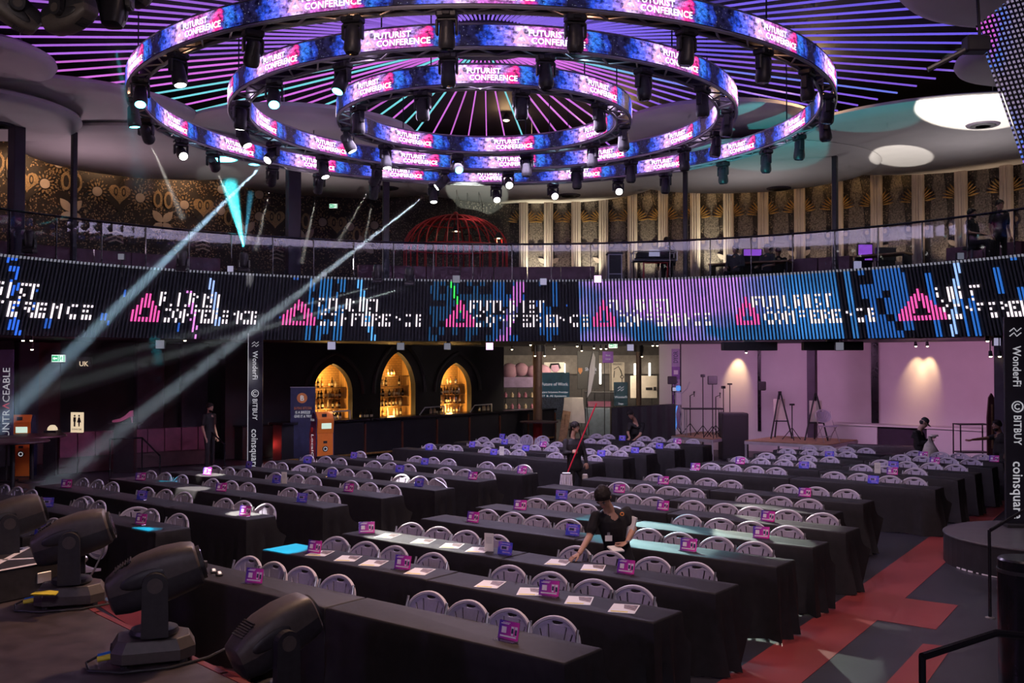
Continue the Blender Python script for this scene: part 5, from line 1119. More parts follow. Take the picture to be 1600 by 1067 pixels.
# square blinder lights on and under the balcony edge
def square(px, py, Y, size, m, lab):
    p = aty(px, py, Y) if py < 500 else atr(px, py, 12.35); Y = p.y; s_ = size * Y / F; t_ = thing('square_blinder', lab, 'stage light', p, 0, 'square blinder lights'); MB().rbox((0, 0.05, 0), (s_ * 1.12, 0.10, s_ * 1.12), 0.012).part('housing', MT['black_plastic'], t_)
    MB().box((0, -0.004, 0), (s_, 0.008, s_)).part('face', MT[m], t_); MB().cyl((0, 0.06, (s_ if py > 500 else -s_) * 0.5), (0, 0.06, 3.33 - p.z if py > 500 else 4.66 - p.z), 0.015, n=6).part('bracket', MT['black'], t_)
for q in ((189, 401, 22.2, 9, 'square_dim', 'square blinder on balcony edge near left thin column'), (360, 420, 24.4, 9, 'square_mid', 'square blinder beside the teal balcony beam light'), (506, 429, 25.6, 8, 'square_dim', 'square blinder left of the long banquette'), (713, 436, 26.2, 11, 'square_dim', 'square blinder in front of the red cage'),
          (849, 440, 26.2, 10, 'square_mid', 'small bright square blinder on edge right of the cage'), (934, 436, 26.2, 11, 'square_pink', 'bright square blinder left of the flight case'), (1340, 414, 24.8, 12, 'square_mid', 'square blinder behind the right railing'), (1501, 400, 22.6, 10, 'square_dim', 'square blinder in front of the man at right balcony'),
          (250, 538, 23.3, 13, 'square_dim', 'square blinder hanging under the balcony at left'), (518, 540, 25.6, 12, 'square_mid', 'square blinder under the balcony over the left bar arch'), (626, 541, 26.4, 11, 'square_dim', 'square blinder under balcony over the middle bar arch'), (699, 541, 26.6, 10, 'square_dim', 'dark square blinder over the right bar arch'),
          (765, 541, 26.7, 11, 'square_pink', 'glowing pink square blinder under the balcony'), (985, 543, 26.6, 10, 'square_mid', 'lilac square blinder under balcony right of hall exit sign'), (1312, 541, 25.2, 12, 'square_dim', 'grey square blinder on the black bar above the easels'), (1559, 534, 20.5, 12, 'square_mid', 'bluish square screen lamp under the balcony at far right')): square(*q)
# beam lights standing on the balcony edge
def edge_light(px, py, Y, lab, aim, lit):
    p = aty(px, py, Y); o = put_head((p.x, p.y, p.z - 0.24), 0, 0, lit, lab); o.rotation_euler = (math.pi, 0, 0); o['group'] = 'beam lights on the balcony edge'; HEADS.pop(); return p
edge_light(381, 410, 24.6, 'teal beam light on balcony edge shining straight up', None, 2); edge_light(46, 378, 21.0, 'teal beam light on the far left balcony edge', None, 2)
for px, py, Y, lab in ((285, 408, 23.4, 'dark beam light on balcony edge below the butterflies'), (590, 428, 25.9, 'dark beam light on the balcony edge by the dark column'), (640, 432, 26.1, 'dark beam light lying on the balcony edge at the long banquette')): edge_light(px, py, Y, lab, None, 0)
# DJ booth, flight case, monitors
pd = aty(1022, 410, 27.9); dj = thing('dj_booth', 'metal framed DJ table with red legs on the balcony', 'dj booth', (pd.x, pd.y, 4.65))
MB().rbox((0, 0, 0.97), (1.15, 0.5, 0.06), 0.01).part('table_top', MT['black_plastic'], dj)
g = MB()
for z in (0.93, 1.18):
    g.tube([(-0.6, -0.27, z), (0.6, -0.27, z), (0.6, 0.27, z), (-0.6, 0.27, z)], 0.016, 6, True)
for x in (-0.6, 0.6):
    for y in (-0.27, 0.27): g.cyl((x, y, 0.93), (x, y, 1.18), 0.016, n=6)
g.part('case_frame', MT['alu'], dj); MB().rbox((-0.05, 0.02, 1.09), (0.9, 0.4, 0.16), 0.02).part('mixer', MT['black'], dj)
MB().tube([(-0.33, -0.28, 0), (-0.33, -0.28, 0.86), (0.33, -0.28, 0.86), (0.33, -0.28, 0)], 0.028, 6).part('red_frame', MT['red_metal'], dj)
MB().box((-0.02, -0.2, 1.14), (0.3, 0.02, 0.18)).part('monitor', MT['square_mid'], dj)
for s in (-1, 1): MB().cyl((s * 0.55, 0.2, 0), (s * 0.55, 0.2, 0.95), 0.02, n=6).part('leg', MT['black'], dj)
pf = aty(960, 415, 27.8); fc = thing('flight_case', 'tall silver edged flight case beside the DJ table', 'case', (pf.x, pf.y, 4.65)); MB().rbox((0, 0, 0.55), (0.36, 0.4, 1.08), 0.01).part('body', MT['black_plastic'], fc); g = MB()
for x in (-0.18, 0.18):
    for y in (-0.2, 0.2): g.box((x, y, 0.55), (0.025, 0.025, 1.1))
for z in (0.02, 0.55, 1.09):
    for y in (-0.2, 0.2): g.box((0, y, z), (0.37, 0.022, 0.022))
g.part('edging', MT['alu'], fc); MB().rbox((0, 0, 1.13), (0.45, 0.45, 0.05), 0.01).part('lid', MT['black'], fc)
for i, (px, py, Y, w_, h_, m, lab) in enumerate(((1176, 395, 27.4, 0.55, 0.22, 'pc_purple', 'glowing laptop screens behind the seated crew'), (1150, 402, 27.6, 0.5, 0.16, 'square_mid', 'bright laptop left of the capped technician'), (1385, 397, 25.2, 0.5, 0.35, 'black_plastic', 'black amplifier cabinet on the right balcony'), (1352, 395, 25.6, 0.4, 0.5, 'pc_purple', 'purple lit display on the right balcony'))):
    p = aty(px, py, Y); t_ = thing('equipment_box', lab, 'equipment', (p.x, p.y, p.z), 0); MB().rbox((0, 0.06, 0), (w_, 0.12, h_), 0.012).part('case', MT['black_plastic'], t_); MB().box((0, -0.004, 0.01), (w_ * 0.88, 0.006, h_ * 0.8)).part('screen', MT[m], t_)
    MB().box((0, 0.06, (4.65 - p.z - h_ / 2) / 2), (w_ * 0.9, 0.1, max(0.02, p.z - h_ / 2 - 4.65))).part('stand', MT['black'], t_)
# control desks on the balcony
for (x0, x1, py, lab) in ((1110, 1235, 405, 'long control desk behind the right balcony railing'), (1340, 1420, 398, 'black desk on the right balcony')):
    a0, a1 = az(atr(x0, py, 13.6)), az(atr(x1, py, 13.6)); c_ = drum((a0 + a1) / 2, 13.6, 4.65); t_ = thing('control_desk', lab, 'desk', c_, -(a0 + a1) / 2); L_ = 13.6 * (a1 - a0)
    MB().rbox((0, 0, 0.78), (L_, 0.55, 0.05), 0.01).part('desk_top', MT['wood'], t_)
    for s in (-1, 1): MB().rbox((s * (L_ / 2 - 0.05), 0, 0.38), (0.05, 0.5, 0.75), 0.01).part('leg_panel', MT['black'], t_)
# hanging curtain of LED strings at upper right
cur = thing('led_string_curtain', 'leaning curtain of dotted violet light strings at upper right', 'led screen', (0, 0, 0))
for i in range(26):
    f_ = i / 25.0; a = aty(1526 + f_ * 150, 50 - 170 * f_ - 40, 12.0 - 1.2 * f_); b = aty(1603 + f_ * 190, 262 - 20 * f_, 12.0 - 1.2 * f_)
    a2 = aty(1526 + f_ * 150 - 0, 40 - 120 * f_, 12.2 - 1.0 * f_)
    o = MB(); L_ = (a2 - b).length; o.cyl((0, 0, 0), (0, 0, L_), 0.014, n=6); q = o.part('led_string', MT['led_string'], cur); q.location = b; q.rotation_mode = 'QUATERNION'; q.rotation_quaternion = (a2 - b).to_track_quat('Z', 'Y')
a_, b_, c_, d_ = (aty(x, y, Y) for x, y, Y in ((1530, 40, 12.35), (1607, 262, 12.15), (1800, 240, 11.0), (1690, -80, 11.3)))
g = MB(); n_ = (b_ - a_).cross(d_ - a_).normalized() * 0.05; n_ = n_ if n_.y > 0 else -n_
g.add([a_, b_, c_, d_, a_ + n_, b_ + n_, c_ + n_, d_ + n_], [(0, 1, 2, 3), (7, 6, 5, 4), (0, 4, 5, 1), (1, 5, 6, 2), (2, 6, 7, 3), (3, 7, 4, 0)]); g.part('backing', MT['ceil_black'], cur)
t_ = thing('curtain_bracket', 'black steel arm holding the light-string curtain', 'bracket', aty(1525, 70, 12.1)); MB().rbox((0, 0, 0), (0.28, 0.2, 0.2), 0.02).part('clamp', MT['black'], t_); MB().cyl((-0.1, 0, -0.05), (-0.55, 0.1, -0.28), 0.035, n=8).part('arm', MT['black_plastic'], t_)
MB().cyl((0.05, 0, 0.05), (0.1, 0.3, 2.0), 0.02, n=6).part('hanger', MT['black'], t_)
# ------------------------------------------------------------------ bar
bar_t = thing('bar_counter', 'long black bar counter with glossy top along the arches', 'bar', (0, 0, 0)); Q = lambda s, z, o: (s, z, o)
g = MB(); g.T = BT; g.box((4.8, 1.09, 2.0), (11.4, 0.06, 0.72)); g.part('counter_top', MT['black_gloss'], bar_t)
for i in range(8):
    g = MB(); g.T = BT; g.rbox((-0.9 + 1.42 * (i + 0.5), 0.53, 2.08), (1.40, 1.06, 0.42), 0.01); fp = g.part('front_panel', MT['wall_black'], bar_t)
    g = MB(); g.T = BT; g.box((-0.9 + 1.42 * (i + 1), 0.5, 2.31), (0.05, 0.95, 0.04)); g.part('pillar_strip', plain('copper', (0.30, 0.10, 0.06), 0.35, 0.7), bar_t)
g = MB(); g.T = BT; g.box((4.8, 0.12, 2.35), (11.2, 0.05, 0.05)); g.part('foot_rail', MT['gold'], bar_t)
backbar = thing('back_bar', 'low dark back counter below the lit bar arches', 'counter', (0, 0, 0)); g = MB(); g.T = BT; g.rbox((4.6, 0.47, 0.22), (11.0, 0.92, 0.42), 0.01); g.part('cabinet', MT['black'], backbar); g = MB(); g.T = BT; g.box((4.6, 0.945, 0.24), (11.1, 0.03, 0.5)); g.part('worktop', MT['black_gloss'], backbar)
def bottle_mesh(kind):
    g = MB(); r = {'wine': 0.038, 'spirit': 0.045, 'square': 0.042}[kind]
    g.lathe({'wine': [(r, 0), (r, 0.19), (0.028, 0.235), (0.014, 0.25), (0.013, 0.32), (0.016, 0.325)], 'spirit': [(r, 0), (r, 0.17), (0.03, 0.20), (0.015, 0.215), (0.014, 0.27), (0.018, 0.285)], 'square': [(r, 0), (r, 0.15), (0.036, 0.16), (0.016, 0.17), (0.016, 0.22), (0.02, 0.235)]}[kind], 8); g.mi = 1
    g.lathe([(r * 1.03, 0.05), (r * 1.03, 0.13)], 8); return g
BM = {}
for kind in ('wine', 'spirit', 'square'):
    for m in ('bottle_dark', 'bottle_amber', 'bottle_clear'): BM[kind, m] = bottle_mesh(kind).mesh('bottle', [MT[m], MT['bottle_label']], True)
brnd = random.Random(3); BW = {'bottle_dark': 'dark', 'bottle_amber': 'amber', 'bottle_clear': 'clear'}
for k, (c, hw, top) in enumerate(ARCH):
    nm = ('left', 'middle', 'right')[k]; sh = thing('niche_shelving', 'thin shelves in the amber-lit %s bar arch' % nm, 'shelves', (0, 0, 0), 0, 'bar shelves')
    zs = [0.96, 1.30, 1.62, 1.96] + ([2.30] if top > 3 else [])
    for j, z in enumerate(zs):
        if j: g = MB(); g.T = BT; g.box((c, z - 0.012, -0.50), (hw * 2 + 0.1, 0.02, 0.24)); g.part('shelf', MT['wood'], sh)
        w_ = hw * (1.0 if z < 1.8 else 0.78 if z < 2.2 else 0.5); n_ = int(w_ * 2 / 0.14)
        for q in range(n_):
            if brnd.random() < 0.12: continue
            m = brnd.choice(['bottle_dark', 'bottle_dark', 'bottle_amber', 'bottle_clear']); kd = brnd.choice(['wine', 'spirit', 'square'])
            o = link('bottle', BM[kd, m]); s_ = c - w_ + 0.1 + (w_ * 2 - 0.2) * q / max(1, n_ - 1); o.location = bar(s_, z, -0.50 + brnd.uniform(-0.05, 0.05)); o.scale = (1, 1, brnd.uniform(0.85, 1.05))
            tag(o, '%s liquor bottle, place %s from left on %s shelf of %s bar arch' % (BW[m], ORD[q + 1], ['lowest', 'second', 'third', 'fourth', 'top'][j], nm), 'bottle', 'bottles in the %s bar arch' % nm)
for s_, lab in ((3.55, 'between left and middle arches'), (6.55, 'between middle and right arches'), (2.3, 'below the left arch'), (8.9, 'right of the right arch')):
    for q in range(4):
        m = brnd.choice(['bottle_dark', 'bottle_clear']); o = link('bottle', BM['spirit', m]); o.location = bar(s_ + q * 0.13, 0.96, 0.12 + 0.05 * (q % 2)); tag(o, '%s bottle, %s of four on the back counter %s' % (BW[m], ORD[q + 1], lab), 'bottle', 'bottles on the back counter')
for s_, lab in ((1.0, 'left'), (4.7, 'middle'), (6.9, 'right')):
    t_ = thing('bar_rail', 'bent chrome service rail at the %s of the bar top' % lab, 'rail', bar(s_, 1.12, 2.0), 0, 'service rails'); MB().tube([(-0.25, -0.25, 0.0), (-0.1, -0.1, 0.22), (0.45, 0.35, 0.24)], 0.02, 6).part('tube', MT['alu'], t_); MB().cyl((0.45, 0.35, 0), (0.45, 0.35, 0.24), 0.018, n=6).part('post', MT['alu'], t_)
# ------------------------------------------------------------------ tall sponsor banners
def banner(name, lab, base, w_, h_, rz, mat, texts, grad=True):
    t_ = thing(name, lab, 'banner', base, rz); MB().rbox((0, 0.03, h_ / 2), (w_, 0.06, h_), 0.008).part('sheet', MT[mat], t_)
    g = MB(); g.box((0, 0.0, 0.02), (w_ * 1.2, 0.3, 0.04)); g.part('base', MT['black'], t_)
    g = MB()
    for (s, z, sz, wd) in texts: flat_text(g, s, sz, (-sz * 0.35, -0.004, z), (0, 0, -1), (1, 0, 0), 0.012, 'LEFT', wd)
    g.part('lettering', MT['text_white'], t_, recalc=False); return t_
plain('banner_black', (0.012, 0.012, 0.022), 0.45, var=0.2)
def wlogo(t_, x, z, k, m):
    g = MB()
    for s in (-1, 1):
        pts = [(x - 0.5 * k, z + 0.25 * k * s + 0.0), (x - 0.0 * k, z + 0.55 * k * s * 0 + 0.30 * k + (0.25 * k * s)), (x + 0.5 * k, z + 0.25 * k * s)]
    for dz in (0.0, 0.42):
        g.tube([(x + k * q[0], -0.006, z + k * (q[1] - dz)) for q in ((-0.5, 0.30), (-0.12, 0.62), (0.12, 0.30), (0.5, 0.62))], 0.055 * k, 4)
    g.part('emblem', MT[m], t_)
def ring_logo(t_, x, z, r, m):
    g = MB(); g.tube([(x + r * math.cos(a_), -0.006, z + r * math.sin(a_)) for a_ in [i * math.pi / 10 for i in range(20)]], r * 0.13, 4, True); g.tube([(x + r * 0.5 * math.cos(a_), -0.006, z + r * 0.5 * math.sin(a_)) for a_ in [math.pi * 0.25 + i * math.pi * 1.5 / 12 for i in range(13)]], r * 0.13, 4); g.part('emblem', MT[m], t_)
p = aty(398.5, 640, 25.0)
b1 = banner('sponsor_banner', 'tall narrow black sponsor banner standing left of the bar', (p.x, p.y, 0), 0.37, 3.55, 0.0, 'banner_black', [('WonderFi', 3.03, 0.18, 0.71), ('BITBUY', 1.84, 0.17, 0.54), ('coinsquare', 1.08, 0.24, 1.0)])
wlogo(b1, 0, 3.16, 0.17, 'text_white'); ring_logo(b1, 0, 1.97, 0.085, 'text_white'); MB().box((-0.178, -0.006, 1.75), (0.014, 0.008, 3.45)).part('edge', MT['text_white'], b1)
pb = Vector((7.25, 14.3, 0.412)); b2 = banner('sponsor_banner', 'tall black sponsor banner at right edge beside round platform', pb, 0.34, 3.0, -0.1, 'banner_black', [('WonderFi', 2.58, 0.16, 0.58), ('BITBUY', 1.59, 0.15, 0.43), ('coinsquare', 0.93, 0.20, 0.82)])
wlogo(b2, -0.02, 2.74, 0.16, 'text_white'); ring_logo(b2, 0, 1.71, 0.075, 'text_white')
p = aty(9, 620, 23.0); b3 = thing('vertical_banner', 'navy UNTRACEABLE banner at far left edge', 'banner', (p.x, p.y, 0), 0.0); MB().rbox((0, 0.03, 1.95), (0.33, 0.05, 2.2), 0.008).part('sheet', MT['navy'], b3); MB().cyl((0, 0.06, 0), (0, 0.06, 3.05), 0.02, n=6).part('pole', MT['black'], b3); MB().rbox((0, 0.05, 0.02), (0.4, 0.4, 0.04), 0.01).part('base', MT['black'], b3)
g = MB(); vs, fs, w_ = txt('UNTRACEABLE', 0.235, 0.0); k_ = 1.62 / w_
flat_text(g, 'UNTR', 0.235, (0.09, -0.003, 1.02), (0, 0, 1), (-1, 0, 0), 0.0); w1 = txt('UNTR', 0.235, 0.0)[2]; wA = txt('A', 0.235, 0.0)[2]
g2 = MB(); flat_text(g2, 'V', 0.235, (-0.075, -0.003, 1.02 + w1 + wA * 1.05), (0, 0, -1), (1, 0, 0), 0.0); flat_text(g, 'CEABLE', 0.235, (0.09, -0.003, 1.02 + w1 + wA * 1.08), (0, 0, 1), (-1, 0, 0), 0.0)
g.part('lettering', MT['text_white'], b3, recalc=False); g2.part('red_letter', MT['text_red'], b3, recalc=False)
# ------------------------------------------------------------------ left side under the balcony
a0, a1 = az(atr(70, 690, 15.2)), az(atr(322, 690, 15.2)); bq = thing('curved_banquette', 'long plum upholstered curved sofa along the left wall', 'sofa', drum((a0 + a1) / 2, 15, 0)); off = -Vector(bq.location); ns = 9
for q in range(ns):
    b0, b1_ = a0 + (a1 - a0) * q / ns, a0 + (a1 - a0) * (q + 1) / ns - 0.0015
    g = MB(); g.T = Matrix.Translation(off); g.arc(b0, b1_, 14.4, 14.62, 0.42, 1.02, 3); g.part('backrest', MT['leather'], bq); g = MB(); g.T = Matrix.Translation(off); g.arc(b0, b1_, 14.62, 15.3, 0.15, 0.48, 3); g.part('seat', MT['leather'], bq)
g = MB(); g.T = Matrix.Translation(off); g.arc(a0, a1, 14.45, 15.3, 0.02, 0.42, 20); g.part('plinth', MT['leather_dark'], bq)
p = aty(120, 660, 24.6); t_ = thing('restroom_sign', 'cream washroom sign with man and woman symbols', 'sign', (p.x, p.y, p.z), -0.15)
MB().rbox((0, 0.02, 0), (0.34, 0.03, 0.50), 0.006).part('board', MT['sign_lit'], t_); MB().cyl((0, 0.05, -p.z), (0, 0.05, 0.1), 0.015, n=6).part('stand', MT['black'], t_); g = MB(); y = 0.0
for s, wmn in ((-0.06, False), (0.06, True)):
    g.add([(s + 0.025 * math.cos(a_), y, 0.165 + 0.025 * math.sin(a_)) for a_ in [i * math.pi / 4 for i in range(8)]], [tuple(range(8))])
    pts = [(-0.035, 0.13), (0.035, 0.13), (0.035, 0.02), (0.022, 0.02), (0.022, -0.10), (-0.022, -0.10), (-0.022, 0.02), (-0.035, 0.02)] if not wmn else [(-0.02, 0.13), (0.02, 0.13), (0.055, 0.0), (0.02, 0.0), (0.015, -0.10), (-0.015, -0.10), (-0.02, 0.0), (-0.055, 0.0)]
    g.add([(s + a_, y, b_) for a_, b_ in pts], [tuple(range(8))])
flat_text(g, 'WASHROOMS', 0.06, (0, 0.0, -0.19), (1, 0, 0), (0, 0, 1), 0.01, 'CENTER', 0.26); g.part('symbols', MT['black'], t_, recalc=False)
p = aty(131, 567, 25.8); t_ = thing('lit_letters', 'small warm lit letters on the dark left wall', 'sign', p, 0); g = MB(); flat_text(g, 'UK', 0.17, (0, 0, -0.08), (1, 0, 0), (0, 0, 1), 0.02, 'CENTER'); g.part('letters', MT['sign_lit'], t_, recalc=False); MB().box((0, 0.03, 0), (0.4, 0.03, 0.32)).part('board', MT['black'], t_)
def atm(name, lab, base, rz, side_text):
    t_ = thing(name, lab, 'machine', base, rz)
    prof = [(-0.26, 0), (0.20, 0), (0.20, 0.95), (0.05, 1.38), (-0.02, 1.48), (-0.14, 1.45), (-0.30, 1.30), (-0.26, 0.95)]
    g = MB(); g.T = Matrix(((0, 0, 1, 0), (1, 0, 0, 0), (0, 1, 0, 0), (0, 0, 0, 1)))
    g.ext([(a_, b_) for a_, b_ in prof], -0.24, 0.24); g.part('cabinet', MT['navy'], t_)
    T2 = Matrix(((0, 0, 1, 0), (1, 0, 0, 0), (0, 1, 0, 0), (0, 0, 0, 1)))
    g = MB(); g.box((0, -0.268, 0.48), (0.42, 0.02, 0.92)); g.part('lower_door', MT['orange'], t_)
    g = MB(); g.T = Matrix.Translation((0, -0.285, 1.12)) @ Matrix.Rotation(R(8), 4, 'X'); g.rbox((0, 0, 0), (0.44, 0.04, 0.36), 0.01); up = g.part('upper_panel', MT['orange'], t_)
    g = MB(); g.T = Matrix.Translation((0, -0.24, 1.385)) @ Matrix.Rotation(R(-38), 4, 'X'); g.rbox((0, 0, 0), (0.44, 0.05, 0.24), 0.01); g.part('hood', MT['orange'], t_)
    g = MB(); g.box((0.02, -0.312, 1.14), (0.26, 0.01, 0.16)); g.part('screen', MT['atm_screen'], t_); g = MB(); g.box((-0.03, -0.285, 1.40), (0.12, 0.03, 0.08)); g.box((0, -0.282, 0.72), (0.10, 0.01, 0.06)); g.part('slot', MT['black'], t_)
    g = MB(); g.cyl((0, -0.28, 0.55), (0, -0.29, 0.55), 0.075, n=20); g.part('emblem_disc', MT['black'], t_); g = MB(); g.tube([(0.045 * math.cos(a_), -0.294, 0.55 + 0.045 * math.sin(a_)) for a_ in [i * math.pi / 8 for i in range(16)]], 0.010, 4, True); g.part('emblem', MT['text_white'], t_)
    g = MB(); flat_text(g, 'LocalCoin', 0.24, (-0.245, 0.06, 0.92), (0, 0, -1), (0, -1, 0), 0.012, 'LEFT', 0.85); flat_text(g, 'BITCOIN ATM', 0.08, (-0.245, 0.12, 1.25), (0, -1, 0), (0, 0, 1), 0.01, 'LEFT', 0.25); g.part('lettering', MT['text_white'], t_, recalc=False)
    g = MB(); g.cyl((-0.243, -0.0, 1.02), (-0.25, -0.0, 1.02), 0.07, n=18); g.part('coin', plain('coin_red', (0.8, 0.1, 0.08), 0.5), t_); return t_
p = atz(497, 738, 0); atm('bitcoin_atm', 'orange and navy cash machine in front of the bar', (p.x - 0.05, 25.6, 0), 0.55, '')
p = aty(38, 668, 24.2); t2 = atm('bitcoin_atm', 'small orange lit machine by the far left banner', (p.x, p.y, 0.0), 0.2, '')
p = aty(473, 665, 27.0); rb = thing('rollup_banner', 'navy roll-up banner with an orange coin by the bar', 'banner', (p.x, p.y, 0), 0.15); MB().box((0, 0.02, 1.06), (0.66, 0.012, 2.02)).part('sheet', MT['navy'], rb); MB().cyl((-0.34, 0.02, 2.07), (0.34, 0.02, 2.07), 0.014, n=6).part('top_bar', MT['alu'], rb); MB().rbox((0, 0.02, 0.04), (0.72, 0.2, 0.08), 0.02).part('cassette', MT['black'], rb)
MB().cyl((-0.02, 0.006, 1.78), (-0.02, -0.004, 1.78), 0.14, n=24).part('coin', MT['coin_orange'], rb); g = MB(); flat_text(g, 'B', 0.2, (-0.02, -0.006, 1.71), (1, 0, 0), (0, 0, 1), 0.01, 'CENTER'); flat_text(g, 'IS A BREEZE', 0.10, (0, 0.008, 1.36), (1, 0, 0), (0, 0, 1), 0.012, 'CENTER', 0.40); flat_text(g, 'GIVE IT A TRY!', 0.10, (0, 0.008, 1.25), (1, 0, 0), (0, 0, 1), 0.012, 'CENTER', 0.46); g.part('white_lettering', MT['text_white'], rb, recalc=False)
g = MB(); flat_text(g, 'BUYING BITCOIN', 0.10, (0, 0.008, 1.47), (1, 0, 0), (0, 0, 1), 0.012, 'CENTER', 0.46); g.part('orange_lettering', MT['coin_orange'], rb, recalc=False)
# pink stiletto prop on the back of the banquette
p = aty(196, 655, 24.8); hs = thing('high_heel_prop', 'big pink high-heeled shoe prop on the dark ledge', 'shoe', (p.x, p.y, p.z), 0.0)
g = MB(); sec = []
for x, z0, z1, w_ in ((-0.32, -0.07, -0.03, 0.03), (-0.26, -0.075, -0.01, 0.06), (-0.12, -0.06, 0.02, 0.07), (0.0, -0.01, 0.09, 0.06), (0.12, 0.06, 0.20, 0.055), (0.18, 0.07, 0.22, 0.05)):
    sec.append([(x, -w_, z0), (x, w_, z0), (x, w_ * 0.8, z1), (x, -w_ * 0.8, z1)])
g.loft(sec); g.part('shoe', plain('shoe_pink', (0.65, 0.22, 0.36), 0.4), hs, smooth=True); MB().cyl((0.15, 0, 0.07), (0.17, 0, -0.09), 0.03, 0.012, n=8).part('heel', MT['pink_plush'], hs); MB().box((0, 0, -0.10), (0.8, 0.25, 0.02)).part('tray', MT['black'], hs); MB().box((0, 0, (-0.11 - p.z) / 2), (0.5, 0.2, p.z - 0.11)).part('plinth', MT['black'], hs)
p = aty(82, 672, 24.4); t_ = thing('dome_lamp', 'small glowing half-dome lamp on the left counter', 'lamp', p); MB().lathe([(0.12, 0), (0.11, 0.06), (0.06, 0.12), (0.001, 0.13)], 16).part('shade', MT['sign_lit'], t_, smooth=True); MB().box((0, 0, -p.z / 2), (0.3, 0.3, p.z)).part('pedestal', MT['black'], t_)
# dark round high tables at the left edge
for px, py, lab in ((20, 690, 'dark round high table at the left edge'), (50, 683, 'dark high table behind the left edge table')):
    p = aty(px, py, 21.5 if px < 30 else 23.0); t_ = thing('high_table', lab, 'table', (p.x, p.y, 0)); MB().lathe([(0.001, 1.02), (0.72, 1.02), (0.74, 1.04), (0.72, 1.07), (0.001, 1.07)], 28).part('table_top', MT['leather_dark'], t_); MB().cyl((0, 0, 0), (0, 0, 1.02), 0.05, n=10).part('pedestal', MT['black'], t_); MB().lathe([(0.3, 0), (0.28, 0.03), (0.05, 0.06)], 20).part('base', MT['black'], t_)
# handrails
def handrail(name, lab, pts, posts, r=0.02):
    t_ = thing(name, lab, 'handrail', (pts[0][0], pts[0][1], 0)); off = Vector((-pts[0][0], -pts[0][1], 0)); MB().tube([Vector(p_) + off for p_ in pts], r, 8).part('rail', MT['black_gloss'], t_, smooth=True)
    for p_ in posts: MB().cyl(Vector((p_[0], p_[1], p_[3] if len(p_) > 3 else 0)) + off, Vector(p_[:3]) + off, r * 0.9, n=8).part('post', MT['black_gloss'], t_); MB().lathe([(0.05, 0), (0.05, 0.012), (r, 0.02)], 12, tuple(Vector((p_[0], p_[1], p_[3] if len(p_) > 3 else 0)) + off)).part('foot', MT['steel'], t_)
pA = atz(1547, 966, 0); pA2 = aty(1548, 828, pA.y); e = aty(1612, 790, pA.y + 0.9); handrail('step_handrail', 'thin black handrail post in front of the round platform', [pA2, e], [(pA.x, pA.y, pA2.z), (e.x, e.y, e.z)])
p1, p2, p3 = aty(1441, 1026, 6.25), aty(1556, 989, 6.8), aty(1640, 997, 6.9); handrail('step_handrail', 'thick black handrail at the lower right corner', [p1, p2, p3], [(p1.x, p1.y, p1.z), (p3.x, p3.y, p3.z)], 0.026)
q1, q2 = aty(331, 676, 24.0), aty(351, 694, 23.6); handrail('step_handrail', 'dark sloping handrail beside the bearded man', [q1, q2], [(q2.x, q2.y, q2.z), (q1.x, q1.y, q1.z)])
q1, q2, q3 = aty(172, 686, 23.0), aty(222, 684, 23.2), aty(250, 712, 22.6); handrail('step_handrail', 'thin black handrail in front of the plum sofa', [q1, q2, q3], [(q1.x, q1.y, q1.z), (q2.x, q2.y, q2.z), (q3.x, q3.y, q3.z)])
# round platform and black drum at right
rp = thing('round_platform', 'low black round platform with worn skirting at right', 'platform', (7.25, 13.55, 0)); MB().lathe([(0.001, 0.41), (1.28, 0.41), (1.30, 0.40), (1.30, 0.385)], 56).part('top', plain('plat_top', (0.075, 0.07, 0.08), 0.4), rp); MB().lathe([(1.29, 0.0), (1.29, 0.39)], 56).part('side', MT['black'], rp)
g = MB(); rr_ = random.Random(5)
for i in range(26): a_ = R(180 + 8 + i * 5.2); l_ = rr_.uniform(0.03, 0.10); g.box((1.296 * math.cos(a_), 1.296 * math.sin(a_), 0.012), (0.006, l_, rr_.uniform(0.008, 0.02)), a_)
g.part('scuff', MT['tape'], rp)
p = aty(1600, 870, 8.4); t_ = thing('black_drum', 'tall glossy black cylinder at the right edge', 'stand', (p.x, p.y, 0)); MB().lathe([(0.001, 1.12), (0.19, 1.12), (0.205, 1.105), (0.205, 0.0)], 32).part('body', MT['black_gloss'], t_, smooth=True); MB().lathe([(0.205, 1.0), (0.212, 1.0), (0.212, 1.03), (0.205, 1.03)], 32).part('band', MT['black_plastic'], t_)
# ------------------------------------------------------------------ hall beyond the opening
def column(px, Y, w_, lab, m, redbase=False):
    x = (px - CX) / F * Y; t_ = thing('hall_column', lab, 'column', (x, Y, 0), 0, 'round columns under the balcony'); MB().cyl((0, 0, 0.75 if redbase else 0), (0, 0, 3.32), w_ / 2, n=24).part('shaft', MT[m], t_, smooth=True); MB().cyl((0, 0, 3.1), (0, 0, 3.32), w_ / 2 + 0.06, n=24).part('capital', MT['black'], t_)
    if redbase: MB().cyl((0, 0, 0), (0, 0, 0.75), w_ / 2 * 1.02, n=24).part('base_wrap', plain('base_red', (0.55, 0.02, 0.03), 0.5), t_, smooth=True)
plain('col_brown', (0.13, 0.075, 0.06), 0.5)
column(840, 33.0, 0.30, 'brown round column with a bright red base at the hall opening', 'col_brown', True); column(998, 34.0, 0.18, 'thin dark column in front of the white stands', 'col_brown')
x0, x1 = aty(1262, 600, 28.2), aty(1276, 600, 28.2)
t_ = thing('hall_column', 'square dark column in front of the white wall between the easels', 'column', ((x0.x + x1.x) / 2, 28.2, 0), -0.6, 'square columns'); MB().rbox((0, 0, 1.66), (0.24, 0.2, 3.32), 0.012).part('shaft', MT['panel_dark'], t_); MB().rbox((0, 0, 0.15), (0.26, 0.22, 0.3), 0.012).part('plinth', MT['black'], t_)
